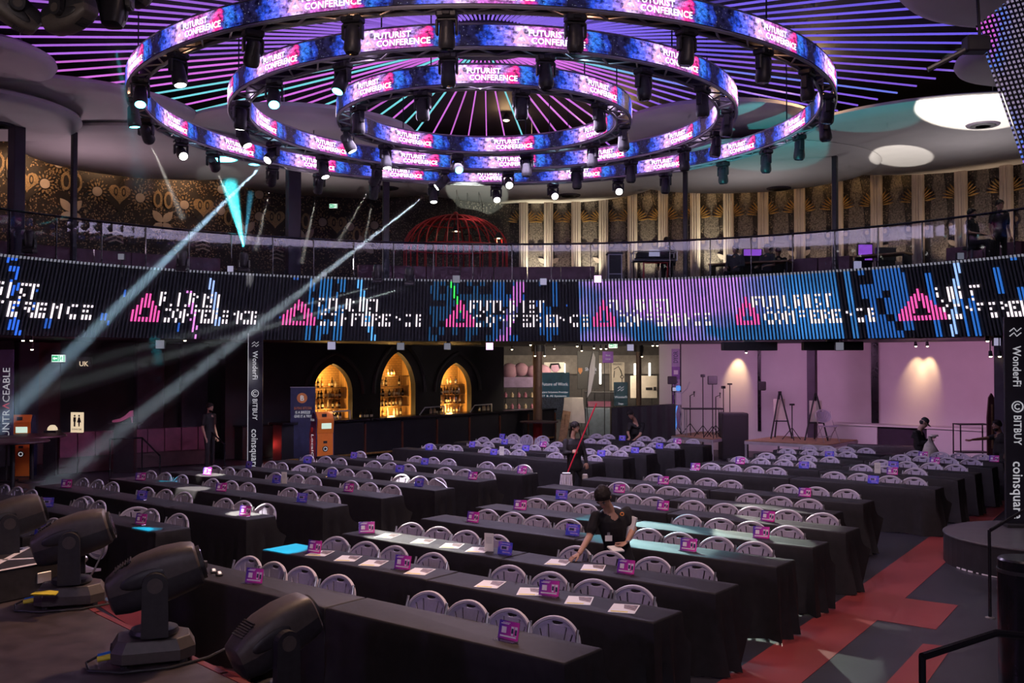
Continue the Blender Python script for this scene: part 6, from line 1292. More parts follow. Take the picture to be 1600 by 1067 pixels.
t_ = thing('hall_column', 'square dark column beside the right sponsor banner', 'column', (aty(1563, 600, 21.6).x, 21.6, 0), -0.6, 'square columns'); MB().rbox((0, 0, 1.66), (0.22, 0.2, 3.32), 0.012).part('shaft', MT['panel_dark'], t_); MB().rbox((0, 0, 0.15), (0.26, 0.22, 0.3), 0.012).part('plinth', MT['black'], t_)
def board(name, lab, cat, px0, py0, px1, py1, Y, mat, rz=0.0, thick=0.03, z0=None):
    a_, b_ = aty(px0, py0, Y), aty(px1, py1, Y); w_, h_ = abs(b_.x - a_.x), abs(a_.z - b_.z); zb = min(a_.z, b_.z)
    t_ = thing(name, lab, cat, ((a_.x + b_.x) / 2, Y, zb), rz); MB().rbox((0, thick / 2, h_ / 2), (w_, thick, h_), min(0.01, thick / 3)).part('sheet', MT[mat] if isinstance(mat, str) else mat, t_)
    if zb > 0.05:
        for s in (-1, 1): MB().cyl((s * w_ * 0.3, thick, -zb), (s * w_ * 0.3, thick, 0.02), 0.014, n=6).part('leg', MT['black'], t_)
    return t_, w_, h_
t_, w_, h_ = board('display_banner', 'big blue Future of Work banner with a city photo', 'banner', 842, 582, 890, 655, 36.0, 'blue_print')
MB().box((0, -0.004, h_ * 0.24), (w_ * 0.98, 0.006, h_ * 0.46)).part('city_photo', MT['city_print'], t_)
g = MB(); flat_text(g, 'Future of Work', 0.16, (0.02, -0.008, h_ * 0.72), (1, 0, 0), (0, 0, 1), 0.012, 'CENTER', w_ * 0.86); flat_text(g, 'Talent Solutions Provider', 0.10, (0.0, -0.01, h_ * 0.56), (1, 0, 0), (0, 0, 1), 0.01, 'CENTER', w_ * 0.9); flat_text(g, 'IT & AI Systems', 0.10, (0.0, -0.01, h_ * 0.48), (1, 0, 0), (0, 0, 1), 0.01, 'CENTER', w_ * 0.8); g.part('lettering', MT['text_white'], t_, recalc=False)
t_, w_, h_ = board('wall_poster', 'pale poster of a headphone ape above the blue banner', 'poster', 850, 566, 882, 582, 46, 'canvas'); g = MB(); g.sph((0.05, -0.01, h_ * 0.45), 0.2, 0.03, 0.2, 12, 8); g.part('picture', MT['pink_plush'], t_); g = MB(); g.tube([(-0.2, -0.02, h_ * 0.35), (-0.15, -0.02, h_ * 0.8), (0.2, -0.02, h_ * 0.85), (0.28, -0.02, h_ * 0.4)], 0.05, 5); g.part('headphones', MT['black'], t_)
t_, w_, h_ = board('white_display', 'white exhibition panel with a line drawing in the hall', 'display panel', 953, 566, 976, 610, 41, 'canvas'); g = MB()
for pts in (((-0.15, 0.75), (0.05, 0.85), (0.15, 0.7), (0.2, 0.55)), ((0.2, 0.55), (0.28, 0.48), (0.2, 0.42), (0.13, 0.48), (0.2, 0.55)), ((-0.12, 0.7), (-0.15, 0.45)), ((0.2, 0.42), (0.2, 0.2))): g.tube([(a_ * w_ * 1.6, -0.012, b_ * h_) for a_, b_ in pts], 0.02, 4)
flat_text(g, 'UNREASONABLY', 0.12, (0, -0.012, h_ * 0.9), (1, 0, 0), (0, 0, 1), 0.01, 'CENTER', w_ * 0.7); g.part('drawing', MT['black'], t_)
t_, w_, h_ = board('dark_display', 'dark display panel with a shield crest and lettering', 'display panel', 902, 548, 936, 608, 42, 'black_plastic'); g = MB(); flat_text(g, 'Shibuck', 0.2, (0.12, -0.012, h_ * 0.48), (1, 0, 0), (0, 0, 1), 0.02, 'CENTER', w_ * 0.55); flat_text(g, 'capital', 0.09, (0.2, -0.012, h_ * 0.40), (1, 0, 0), (0, 0, 1), 0.01, 'CENTER'); g.part('lettering', MT['text_white'], t_, recalc=False); g = MB(); g.add([(x_ - 0.33, -0.012, z_ + h_ * 0.48) for x_, z_ in ((-0.08, 0.12), (0.08, 0.12), (0.09, -0.02), (0, -0.16), (-0.09, -0.02))], [(0, 1, 2, 3, 4)]); g.part('crest', MT['coin_orange'], t_, recalc=False)
t_, w_, h_ = board('hanging_sign', 'tilted purple hanging sign under the hall lights', 'sign', 941, 549, 959, 567, 33, 'purple_print', 0.25); g = MB(); flat_text(g, 'Block', 0.07, (0, -0.01, h_ * 0.6), (1, 0, 0), (0, 0, 1), 0.01, 'CENTER'); flat_text(g, 'Lounge', 0.06, (0, -0.01, h_ * 0.3), (1, 0, 0), (0, 0, 1), 0.01, 'CENTER'); g.part('lettering', MT['text_white'], t_, recalc=False)
t_, w_, h_ = board('standing_sign', 'dark teal standing WonderFi sign with zigzag emblem', 'sign', 959, 597, 981, 634, 33.5, 'teal_print'); wlogo(t_, 0, h_ * 0.66, 0.2, 'text_white'); g = MB(); flat_text(g, 'WonderFi', 0.10, (0, -0.01, h_ * 0.33), (1, 0, 0), (0, 0, 1), 0.01, 'CENTER'); flat_text(g, 'Stage', 0.08, (0, -0.01, h_ * 0.06), (1, 0, 0), (0, 0, 1), 0.01, 'CENTER'); g.part('lettering', MT['text_white'], t_, recalc=False)
t_, w_, h_ = board('white_stand', 'low white exhibition stand with a small logo, behind thin column', 'display panel', 985, 587, 1027, 622, 38, 'canvas'); g = MB(); g.box((0.2, -0.01, h_ * 0.42), (0.25, 0.006, 0.1)); g.box((0.42, -0.01, h_ * 0.42), (0.1, 0.006, 0.14)); g.part('logo', MT['black'], t_)
# lit tubes, shop front
for i, (px, y0, y1) in enumerate(((882, 568, 582), (938, 568, 600), (992, 568, 586), (1015, 567, 588))):
    a_, b_ = aty(px, y0, 47.6), aty(px, y1, 47.6); t_ = thing('light_tube', 'vertical lit tube on the hall wall, %s from left' % ORD[i + 1], 'lamp', (a_.x, 47.6, b_.z), 0, 'vertical light tubes in the hall'); MB().cyl((0, 0, 0), (0, 0, a_.z - b_.z), 0.05, n=8).part('tube', MT['tube_light'], t_); MB().box((0, 0.08, (a_.z - b_.z) / 2), (0.1, 0.06, a_.z - b_.z)).part('fitting', MT['white'], t_)
t_, w_, h_ = board('backlit_sign', 'bright backlit white sign behind the pink stall', 'sign', 784, 570, 815, 582, 44, 'screen_white')
st = thing('candy_stall', 'stall with a lilac counter front and pink plush canopy', 'stall', aty(826, 640, 39.0)); st.location.z = 0
w_ = 2.1; MB().rbox((0, 0, 1.95), (w_, 0.5, 0.42), 0.03).part('header', plain('lilac', (0.42, 0.30, 0.50), 0.6), st)
for i, (x, z, r) in enumerate(((-0.75, 2.4, 0.34), (-0.3, 2.45, 0.30), (0.15, 2.38, 0.26), (0.55, 2.35, 0.33))): MB().sph((x, 0, z), r, r * 0.7, r * 0.9, 14, 10).part('plush', MT['pink_plush'], st, smooth=True)
for z in (0.45, 0.9, 1.35): MB().box((0, 0.1, z), (w_, 0.4, 0.04)).part('shelf', MT['black'], st)
for s in (-1, 1): MB().box((s * w_ / 2, 0.1, 1.1), (0.06, 0.4, 2.2)).part('side', MT['black'], st)
srnd = random.Random(4)
for i in range(16):
    x = -0.9 + 1.8 * (i % 8) / 7; z = 0.92 if i < 8 else 1.37; p = Vector(st.location) + Vector((x, -0.02, z)); t_ = MB().lathe([(0.06, 0), (0.065, 0.12), (0.03, 0.16), (0.03, 0.2)], 8).thing('candy_jar', MT['brick_pink' if i % 3 else 'bottle_clear'], '%s jar from left on the %s shelf of the candy stall' % (ORD[i % 8 + 1], 'lower' if i < 8 else 'upper'), 'jar', 'candy stall jars', smooth=True); t_.location = p
# easels, feather flag, bar table
def easel(lab, px, py_base, Y, zb, hgt, canvas=True, rz=0.0):
    x = (px - CX) / F * Y; t_ = thing('easel', lab, 'easel', (x, Y, zb), rz, 'easels'); k = hgt
    for a_, b_ in (((-0.24 * k, -0.12, 0), (-0.02, 0, k)), ((0.24 * k, -0.12, 0), (0.02, 0, k)), ((0, 0.40, 0), (0, 0.02, k * 0.97))): MB().cyl(a_, b_, 0.022, n=6).part('leg', MT['wood'] if canvas == 1 else MT['black'], t_)
    MB().box((0, -0.075, k * 0.38), (0.34 * k, 0.04, 0.03)).part('tray', MT['black'], t_); MB().box((0, 0, k * 1.0), (0.08, 0.06, 0.07)).part('head_block', MT['black'], t_)
    if canvas:
        g = MB(); g.T = Matrix.Translation((0, 0.03, k * 0.63)) @ Matrix.Rotation(R(-6), 4, 'X'); g.box((0, 0, 0), (0.26 * k, 0.02, 0.46 * k)); g.part('canvas', MT['canvas'], t_)
    return t_
ZP = 0.62
easel('black easel left on the carpeted riser', 1218, 700, 27.9, ZP, 1.28, 2, 0.1); easel('black easel with canvas in front of the dark column', 1274, 700, 27.2, ZP, 1.26, 2, -0.2)
e3 = easel('wooden easel holding a folded cloth near the hall column', 893, 690, 32.0, 0, 1.55, 0); g = MB(); sec = []
for z, w_ in ((1.62, 0.30), (1.45, 0.31), (1.2, 0.34), (0.95, 0.36), (0.82, 0.37)): sec.append([(-w_ + 0.06, -0.12, z), (0, -0.16, z), (w_ + 0.06, -0.12, z - 0.02), (w_ + 0.05, -0.08, z), (-w_ + 0.06, -0.08, z)])
g.loft(sec); g.part('hung_cloth', MT['canvas'], e3)
p = aty(921, 580, 34); ff = thing('feather_flag', 'tall white feather flag in the hall opening', 'flag', (p.x, 34, 0)); pole = [(0.0, 0, 0.0), (-0.10, 0, 1.4), (0.0, 0, 2.6), (0.12, 0, 3.1)]
MB().tube(pole, 0.015, 6).part('pole', MT['black'], ff); g = MB(); fp_ = [(-0.10, 1.5), (-0.02, 2.4), (0.06, 2.85), (0.13, 3.12), (0.20, 2.9), (0.18, 2.4), (0.05, 1.75)]
T_ = Matrix(((1, 0, 0, 0), (0, 0, 1, 0), (0, 1, 0, 0), (0, 0, 0, 1))); g.T = T_; g.ext(fp_, -0.01, 0.01); g.part('sail', MT['white'], ff); MB().rbox((0, 0, 0.03), (0.4, 0.4, 0.06), 0.01).part('base', MT['black'], ff)
p = atz(842, 690, 0); t_ = thing('bar_table', 'dark high table wrapped round the brown column', 'table', ((842 - CX) / F * 32.2, 32.2, 0)); MB().lathe([(0.001, 0.80), (0.62, 0.80), (0.62, 0.84), (0.001, 0.84)], 24).part('table_top', MT['leather_dark'], t_); 
for s in (-1, 1): MB().cyl((s * 0.5, -0.1, 0), (s * 0.5, -0.1, 0.8), 0.02, n=6).part('leg', MT['black'], t_)
t_ = thing('wooden_board', 'leaning wooden A-board beside the hall column', 'board', ((879 - CX) / F * 31.5, 31.5, 0), 0.1); g = MB(); g.T = Matrix.Rotation(R(10), 4, 'Y') @ Matrix.Rotation(R(-8), 4, 'X'); g.rbox((-0.05, 0, 0.62), (0.26, 0.03, 1.2), 0.01); g.part('plank', MT['wood'], t_); MB().cyl((0.05, 0.25, 0), (0.1, 0.04, 1.1), 0.015, n=6).part('strut', MT['wood'], t_)
# glass counter
t_ = thing('display_counter', 'glass topped display counter in the hall', 'counter', (aty(937, 620, 38).x, 38, 0)); MB().rbox((0, 0, 0.5), (1.1, 0.6, 1.0), 0.01).part('body', plain('steel_blue', (0.12, 0.15, 0.19), 0.4), t_); MB().box((0, 0, 1.3), (1.1, 0.6, 0.55)).part('glass_case', MT['glass'], t_); MB().rbox((0, 0, 1.6), (1.14, 0.64, 0.05), 0.01).part('case_lid', MT['black'], t_); MB().box((0, 0.1, 1.15), (0.9, 0.3, 0.2)).part('goods', MT['brick_pink'], t_)
# black draped partition behind the crouching man
t_ = thing('draped_partition', 'black draped partition beside the white wall', 'partition', (aty(1000, 650, 29.2).x, 29.2, 0)); g = MB(); sec = []
for z in (1.42, 1.0, 0.5, 0.02):
    sec.append([(-0.85 + 1.85 * i / 24, 0.02 * math.sin(i * 1.7 + z) - 0.25, z + (0.10 * i / 24 if z > 1.2 else 0)) for i in range(25)] + [(-0.85 + 1.85 * i / 24, 0.25, z + (0.10 * i / 24 if z > 1.2 else 0)) for i in range(24, -1, -1)])
g.loft(sec); g.part('drape', MT['black'], t_); MB().tube([(-0.8, 0, 1.4), (1.0, 0, 1.5)], 0.02, 6).part('cross_bar', MT['steel'], t_)
# downlights in the soffit
for i, (px, py, Y) in enumerate(((36, 532, 21), (49, 532, 22), (50, 546, 23), (289, 532, 24.5), (829, 539, 30), (800, 546, 33), (836, 556, 32), (851, 556, 32.2), (866, 545, 38), (902, 541, 31), (909, 548, 36), (928, 544, 34), (939, 545, 33), (947, 545, 35), (1020, 540, 30), (1027, 540, 31), (1003, 557, 34))):
    p = aty(px, py, Y); zt = 3.32 if Y < 32.5 else 3.5; t_ = thing('downlight', 'small ceiling downlight under the balcony, %s from left' % ORD[i + 1], 'lamp', p, 0, 'downlights under the balcony'); MB().cyl((0, 0, 0), (0, 0, max(0.04, zt - p.z)), 0.03, n=8).part('can', MT['black'], t_); MB().sph((0, 0, -0.005), 0.035, 0.035, 0.015, 8, 6).part('bulb', MT['downlight'], t_, smooth=True)
for (px, py, ty, e) in ((232, 532, 600, 10), (305, 534, 600, 6), (1152, 540, 600, 34), (1431, 536, 600, 20), (1449, 536, 600, 26)):
    p = atr(px, py, 17.10); q = atr(px, ty, 17.6); lamp('SPOT', p, e * 3.6, (1.0, 0.66, 0.32), 0.03, q, 48, 0.9, 'wall_spot')
for i, (px, py) in enumerate(((1431, 541), (1449, 541), (1543, 533), (1548, 557), (1562, 557), (1166, 551))):
    p = aty(px, py, [26.9, 26.7, 22, 21.4, 21.4, 28.6][i]); t_ = thing('track_spot', 'small black track spotlight by the white wall, %s' % ['left of the lit pair', 'right of the lit pair', 'near far right banner', 'left of the pair on far right column', 'right of the pair on far right column', 'below the left black bar'][i], 'lamp', p, 0, 'track spots'); MB().cyl((0, 0, 0), (0, 0.02, 0.12), 0.045, 0.035, n=10).part('can', MT['black'], t_); MB().sph((0, 0, 0.0), 0.035, 0.035, 0.02, 8, 6).part('bulb', MT['downlight'], t_); MB().cyl((0, 0.02, 0.1), (0, 0.02, max(0.12, 3.32 - p.z)), 0.012, n=6).part('stem', MT['black'], t_)
# black projector bars hanging below the soffit in front of the white wall
for x0, x1, lab in ((1128, 1213, 'black hanging box above the microphone riser'), (1254, 1347, 'black hanging box above the easels')):
    a_, b_ = aty(x0, 540, 25.6 if x0 < 1200 else 25.2), aty(x1, 540, 25.6 if x0 < 1200 else 25.2); t_ = thing('hanging_bar', lab, 'screen case', ((a_.x + b_.x) / 2, a_.y, 3.16), 0, 'black cases under the balcony'); MB().rbox((0, 0, 0), (b_.x - a_.x, 0.25, 0.22), 0.015).part('case', MT['black'], t_); MB().box((0, 0, 0.135), (0.3, 0.1, 0.06)).part('bracket', MT['steel'], t_)
# ------------------------------------------------------------------ risers with microphones and easels at right
def riser(lab, pts, zt, lowleg=True):
    c_ = sum(pts, Vector((0, 0, 0))) / 4; t_ = thing('stage_riser', lab, 'riser', (c_.x, c_.y, 0), 0, 'carpeted risers'); q = [p_ - c_ for p_ in pts]
    MB().ext([(p_.x, p_.y) for p_ in q], zt - 0.02, zt).part('deck', MT['deck_wood'], t_); g = MB()
    for i in range(4):
        a_, b_ = q[i], q[(i + 1) % 4]; d_ = b_ - a_; g.box(((a_.x + b_.x) / 2, (a_.y + b_.y) / 2, zt - 0.06), (d_.length, 0.04, 0.08), math.atan2(d_.y, d_.x))
    g.part('frame', MT['alu'], t_)
    for p_ in q: MB().box((p_.x * 0.985, p_.y * 0.985, (zt - 0.1) / 2), (0.05, 0.05, zt - 0.1)).part('leg', MT['alu'], t_)
    return t_
f1_, f2_ = atz(1045, 680, ZP), atz(1113, 686, ZP); dB = Vector((0.62, 0.78, 0))
riser('wooden riser full of microphone stands', [f1_, f2_, f2_ + dB * 2.1, f1_ + dB * 2.1], ZP)
g1, g2 = atz(1164, 688, ZP), atz(1293, 695, ZP); riser('wooden riser carrying the two easels', [g1, g2, g2 + dB * 2.2, g1 + dB * 2.2], ZP)
def stand(name, lab, px, ytop, Y, zb, kind, cat='stand'):
    x = (px - CX) / F * Y; zt = aty(px, ytop, Y).z; t_ = thing(name, lab, cat, (x, Y, zb), 0, 'stands on the microphone riser'); h_ = zt - zb
    MB().cyl((0, 0, 0.1), (0, 0, h_), 0.014, n=6).part('pole', MT['black'], t_)
    for k in range(3): a_ = 2 * math.pi * k / 3 + 0.4; MB().cyl((0.28 * math.cos(a_), 0.28 * math.sin(a_), 0.01), (0, 0, 0.34), 0.012, n=5).part('leg', MT['black'], t_)
    if kind == 'mic': MB().tube([(0, 0, h_), (0.10, -0.05, h_ + 0.05)], 0.010, 5).part('boom', MT['black'], t_); MB().lathe([(0.012, -0.08), (0.014, 0.02), (0.024, 0.04), (0.02, 0.07), (0.001, 0.08)], 10, (0.11, -0.06, h_ + 0.05)).part('microphone', MT['black_plastic'], t_)
    if kind == 'panel': MB().rbox((0, 0, h_), (0.27, 0.06, 0.24), 0.015).part('light_panel', MT['black'], t_); MB().box((0, -0.033, h_), (0.24, 0.004, 0.2)).part('face', MT['head_dark'], t_)
    if kind == 'lit': MB().rbox((0, 0, h_), (0.16, 0.08, 0.14), 0.012).part('lamp_head', MT['black'], t_); MB().box((0, -0.043, h_), (0.13, 0.004, 0.11)).part('face', MT['square_mid'], t_)
    if kind == 'cam': MB().rbox((0, 0, h_), (0.12, 0.1, 0.08), 0.012).part('camera', MT['black'], t_); MB().cyl((0, -0.05, h_), (0, -0.11, h_), 0.03, n=8).part('camera_lens', MT['black_gloss'], t_)
    if kind == 'bar': MB().rbox((0, 0, h_), (0.14, 0.06, 0.05), 0.012).part('crossbar', MT['black'], t_)
    return t_
for q in ((1098, 587, 28.3, ZP, 'cam', 'tall thin camera stand on the microphone riser'), (1113, 594, 28.0, ZP, 'panel', 'black flat panel light on a stand'), (1130, 605, 28.9, ZP, 'cam', 'black tripod with camera by the warm wall spot'), (1140, 600, 28.6, ZP, 'bar', 'thin stand with short crossbar left of the cabinet'), (1078, 618, 29.2, ZP, 'mic', 'low microphone stand on the left table'), (1118, 620, 28.3, ZP, 'mic', 'bent microphone stand in middle of the riser'),
          (1053, 608, 30.3, ZP, 'lit', 'small lit lamp on a stand at left of the riser'), (1050, 594, 29.9, ZP, 'panel', 'small black panel light left of the purple banner'), (1237, 632, 27.3, ZP, 'bar', 'thin microphone stand between the easels')): stand('tripod_stand', q[5], q[0], q[1], q[2], q[3], q[4])
p = aty(1056, 590, 30.3); dy = thing('dyor_banner', 'purple and white vertical DYOR banner by the microphone riser', 'banner', (p.x, 30.3, 0)); MB().box((0, 0.01, 1.95), (0.25, 0.02, 2.4)).part('sheet', plain('lilac2', (0.42, 0.34, 0.52), 0.6), dy); MB().cyl((0.15, 0.03, 0), (0.15, 0.03, 3.3), 0.02, n=6).part('pole', MT['black'], dy); MB().rbox((0.05, 0, 0.02), (0.5, 0.5, 0.04), 0.01).part('base', MT['black'], dy)
for z, h_ in ((2.42, 0.38), (1.62, 0.26)): MB().box((0, -0.003, z), (0.25, 0.006, h_)).part('band', MT['purple_print'], dy)
g = MB()
for z in (2.72, 1.92): flat_text(g, 'DYOR', 0.19, (0.06, -0.007, z), (0, 0, 1), (-1, 0, 0), 0.015, 'LEFT', 0.36)
g.part('lettering', MT['navy'], dy, recalc=False); g = MB()
for z in (2.44, 1.68): g.box((0, -0.008, z), (0.13, 0.003, 0.13))
g.part('emblem', MT['white'], dy)
p = aty(1148, 640, 28.1); sc_ = thing('speaker_cabinet', 'large black speaker cabinet at right of the microphone riser', 'speaker', (p.x, 28.1, 0)); MB().rbox((0, 0.2, 0.66), (0.74, 0.6, 1.32), 0.03).part('cabinet', MT['black_plastic'], sc_); MB().box((0, -0.105, 0.68), (0.66, 0.012, 1.15)).part('grille', MT['speaker_grille'], sc_)
for x, y in ((-0.33, -0.05), (0.33, -0.05), (-0.33, 0.45), (0.33, 0.45)): MB().cyl((x, y, 0.0), (x, y, 0.01), 0.04, n=8).part('foot', MT['black'], sc_)
t_ = thing('riser_table', 'narrow black table with thin legs on the microphone riser', 'table', (aty(1098, 640, 29.0).x, 29.0, ZP)); MB().rbox((0, 0, 0.78), (1.15, 0.45, 0.04), 0.01).part('table_top', MT['black_plastic'], t_)
for x in (-0.5, 0.5):
    for y in (-0.18, 0.18): MB().cyl((x, y, 0), (x, y, 0.77), 0.014, n=6).part('leg', MT['steel'], t_)
t_ = thing('blue_robot_prop', 'blue lit skeletal metal prop below the purple banner', 'prop', (aty(1060, 660, 29.4).x, 29.4, ZP))
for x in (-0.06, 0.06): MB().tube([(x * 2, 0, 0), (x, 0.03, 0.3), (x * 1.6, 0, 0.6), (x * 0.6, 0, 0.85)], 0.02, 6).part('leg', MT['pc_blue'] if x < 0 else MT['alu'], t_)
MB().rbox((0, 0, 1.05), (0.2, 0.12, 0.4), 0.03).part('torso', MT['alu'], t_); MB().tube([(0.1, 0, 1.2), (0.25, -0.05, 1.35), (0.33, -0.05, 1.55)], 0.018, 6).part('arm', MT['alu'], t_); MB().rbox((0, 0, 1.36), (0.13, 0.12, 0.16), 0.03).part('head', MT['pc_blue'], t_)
# wall speaker on the mirror joint
p = aty(1191, 603, 29.2); t_ = thing('wall_speaker', 'small black box speaker on the white wall joint', 'speaker', p, -0.4); MB().rbox((0, 0, 0), (0.20, 0.2, 0.26), 0.02).part('cabinet', MT['black_plastic'], t_); MB().box((0, -0.103, 0), (0.16, 0.006, 0.22)).part('grille', MT['speaker_grille'], t_); MB().box((0, 0.25, 0), (0.05, 0.5, 0.05)).part('bracket', MT['black'], t_)
# spare folding chair on the riser and the bin beside it
c_ = copy_tree(CH); c_.location = (aty(1296, 680, 26.9).x - 0.15, 26.9, ZP); c_.rotation_euler = (0, 0, 0.2); c_['label'] = 'lone fan-back chair standing on the riser by the easel'; c_['group'] = 'spare chairs'
p = atz(1155, 718, 0); bn_ = thing('rubbish_bin', 'blue bin lined with a black bag between the risers', 'bin', (p.x, p.y + 0.2, 0)); MB().lathe([(0.17, 0), (0.21, 0.42), (0.20, 0.42), (0.165, 0.02)], 20).part('body', plain('bin_blue', (0.05, 0.10, 0.16), 0.5), bn_); MB().lathe([(0.215, 0.38), (0.235, 0.45), (0.20, 0.50), (0.13, 0.42)], 16).part('bin_bag', MT['black_gloss'], bn_, smooth=True)
# thin black metal rack and surfboard at far right, low black lounge
a_, b_ = aty(1495, 665, 24.5), aty(1541, 665, 24.5); rk = thing('metal_rack', 'thin black open metal rack at right below the white wall', 'rack', ((a_.x + b_.x) / 2, 24.5, 0)); hx = (b_.x - a_.x) / 2; g = MB()
for x in (-hx, hx):
    for y in (-0.2, 0.2): MB().box((x, y, 0.62), (0.025, 0.025, 1.24)).part('upright', MT['black'], rk)
for z in (0.55, 1.23): MB().box((0, 0, z), (2 * hx + 0.03, 0.43, 0.025)).part('shelf', MT['black'], rk)
p = aty(1549, 650, 22.6); sb = thing('upright_board', 'tall dark red rounded board leaning by the right column', 'board', (p.x, 22.6, 0)); g = MB(); sec = []
g.T = Matrix(((1, 0, 0, 0), (0, 0, 1, 0), (0, 1, 0, 0), (0, 0, 0, 1))); g.ext([(-0.06, 0.0), (0.06, 0), (0.10, 0.6), (0.10, 1.5), (0.06, 1.95), (0, 2.05), (-0.06, 1.95), (-0.10, 1.5), (-0.10, 0.6)], -0.03, 0.03); g.part('board', MT['panel_red'], sb); MB().box((0, -0.035, 1.3), (0.04, 0.008, 1.0)).part('stripe', MT['wood'], sb)
a_, b_ = atz(1338, 715, 0.3), atz(1470, 722, 0.3); lg = thing('low_lounge', 'low black covered lounge behind the last table row', 'sofa', ((a_.x + b_.x) / 2, (a_.y + b_.y) / 2 + 0.5, 0), -0.45); MB().rbox((0, 0, 0.2), (2.3, 0.8, 0.4), 0.06, 2).part('seat', MT['black_plastic'], lg, smooth=True); MB().rbox((-0.1, 0.38, 0.4), (2.0, 0.2, 0.4), 0.05, 2).part('backrest', MT['black_plastic'], lg, smooth=True)
# ------------------------------------------------------------------ large moving heads on the stage and above it
def sup(hw, hh, x, n=28, e=0.55, up=None):
    l = []
    for i in range(n + 1):
        t_ = (math.pi * i / n) if up else (math.pi + math.pi * i / n)
        c_, s_ = math.cos(t_), math.sin(t_); l.append((x, hw * math.copysign(abs(c_) ** e, c_), hh * math.copysign(abs(s_) ** e, s_)))
    return l
def big_head():
    t_ = thing('large_moving_head', 'x', 'stage light', (0, 0, 0)); PZ = 0.54
    g = MB(); g.loft([[(x * k, y * k, z) for x, y in ((-0.20, -0.20), (0.16, -0.20), (0.26, -0.10), (0.26, 0.10), (0.16, 0.20), (-0.20, 0.20), (-0.27, 0.13), (-0.27, -0.13))] for z, k in ((0.03, 0.98), (0.035, 1.0), (0.10, 1.0), (0.165, 0.86), (0.17, 0.84))]); g.part('base', MT['head_shell'], t_)
    g = MB()
    for x in (-0.18, 0.18):
        for y in (-0.14, 0.14): g.cyl((x, y, 0), (x, y, 0.035), 0.03, n=10)
    g.part('foot', MT['black'], t_)
    g = MB(); g.lathe([(0.001, 0.175), (0.15, 0.175), (0.16, 0.19), (0.15, 0.215), (0.001, 0.225)], 24); g.part('turntable', MT['head_dark'], t_, smooth=True)
    for s in (-1, 1):
        g = MB(); g.T = Matrix(((1, 0, 0, 0), (0, 0, 1, 0), (0, 1, 0, 0), (0, 0, 0, 1)))
        poly = [(-0.085, 0.20), (0.085, 0.20), (0.08, PZ)] + [(0.08 * math.cos(a_), PZ + 0.08 * math.sin(a_)) for a_ in [math.pi * i / 10 for i in range(1, 10)]] + [(-0.08, PZ)]
        g.ext(poly, s * 0.205 - 0.032, s * 0.205 + 0.032); ar = g.part('yoke_arm', MT['head_dark'], t_)
        MB().cyl((0, s * 0.236, PZ), (0, s * 0.246, PZ), 0.05, n=18).part('pivot_cap', MT['head_shell'], ar)
    hd = link('head', None); hd.parent = t_; hd.location = (0, 0, PZ)
    S = [(-0.305, 0.085, 0.075, 0.10), (-0.29, 0.12, 0.105, 0.135), (-0.20, 0.145, 0.15, 0.155), (-0.05, 0.158, 0.185, 0.165), (0.10, 0.16, 0.188, 0.16), (0.22, 0.155, 0.170, 0.15), (0.285, 0.145, 0.150, 0.135), (0.30, 0.125, 0.13, 0.12)]
    g = MB(); g.loft([sup(w_, hu, x, up=True) for x, w_, hu, hl in S], caps=True); g.part('upper_shell', MT['head_shell'], hd, smooth=True)
    g = MB(); g.loft([sup(w_ * 0.97, hl, x, up=False) for x, w_, hu, hl in S], caps=True); g.part('lower_shell', MT['head_dark'], hd, smooth=True)
    g = MB(); g.cyl((0.28, 0, 0), (0.325, 0, 0), 0.115, n=28); ln = g.part('lens_hood', MT['black'], hd, smooth=True)
    g = MB(); g.cyl((0.32, 0, 0), (0.330, 0, 0), 0.10, 0.09, n=28); g.part('front_lens', MT['lens_off'], hd, smooth=True)
    g = MB()
    for i in range(7): g.box((-0.215 + 0.018 * i, 0, 0.142 + 0.006 * i), (0.008, 0.16, 0.012))
    g.part('vent_grille', MT['black'], hd)
    for s in (-1, 1): g = MB(); g.sph((-0.05, s * 0.150, 0.05), 0.16, 0.016, 0.055, 16, 10); g.part('side_recess', MT['head_dark'], hd, smooth=True)
    g = MB(); g.box((-0.272, 0.06, 0.075), (0.01, 0.10, 0.06)); g.part('display', MT['black_gloss'], t_)
    for y, m in ((-0.02, 'blue_plastic'), (-0.09, 'yellow')): MB().cyl((-0.27, y, 0.07), (-0.35, y, 0.06), 0.020, 0.017, n=10).part('plug', MT[m], t_)
    MB().tube([(-0.35, -0.02, 0.06), (-0.42, -0.03, 0.03), (-0.40, -0.16, 0.012), (-0.20, -0.28, 0.012), (0.10, -0.27, 0.012), (0.34, -0.12, 0.012), (0.5, 0.1, 0.012)], 0.009, 6).part('cable', MT['black'], t_, smooth=True)
    return t_
BH = big_head(); bh_first = True
def put_big(pos, rz, tilt, lab, flip=False, sc=1.0, lit=None, grp='large moving heads on the stage'):
    global bh_first
    o = BH if bh_first else copy_tree(BH); bh_first = False; o.location = pos; o.rotation_euler = (math.pi if flip else 0, 0, rz); o.scale = (sc,) * 3; o['label'] = lab; o['group'] = grp
    hd = [c for c in o.children if c.name.startswith('head')][0]; hd.rotation_euler = (0, -tilt, 0)
    if lit:
        ln = [c for c in hd.children if c.name.startswith('front_lens')][0]; ln.data = ln.data.copy(); ln.data.materials[0] = MT[lit]
    return o
sg = lambda x, y: atz(x, y, ZS)
p = sg(241, 1030); put_big((p.x, p.y, ZS), R(20), R(17), 'large moving head light in middle of stage, next to front table')
p = sg(112, 943); put_big((p.x, p.y, ZS), R(18), R(17), 'large moving head light with a yellow tag, beside the road case')
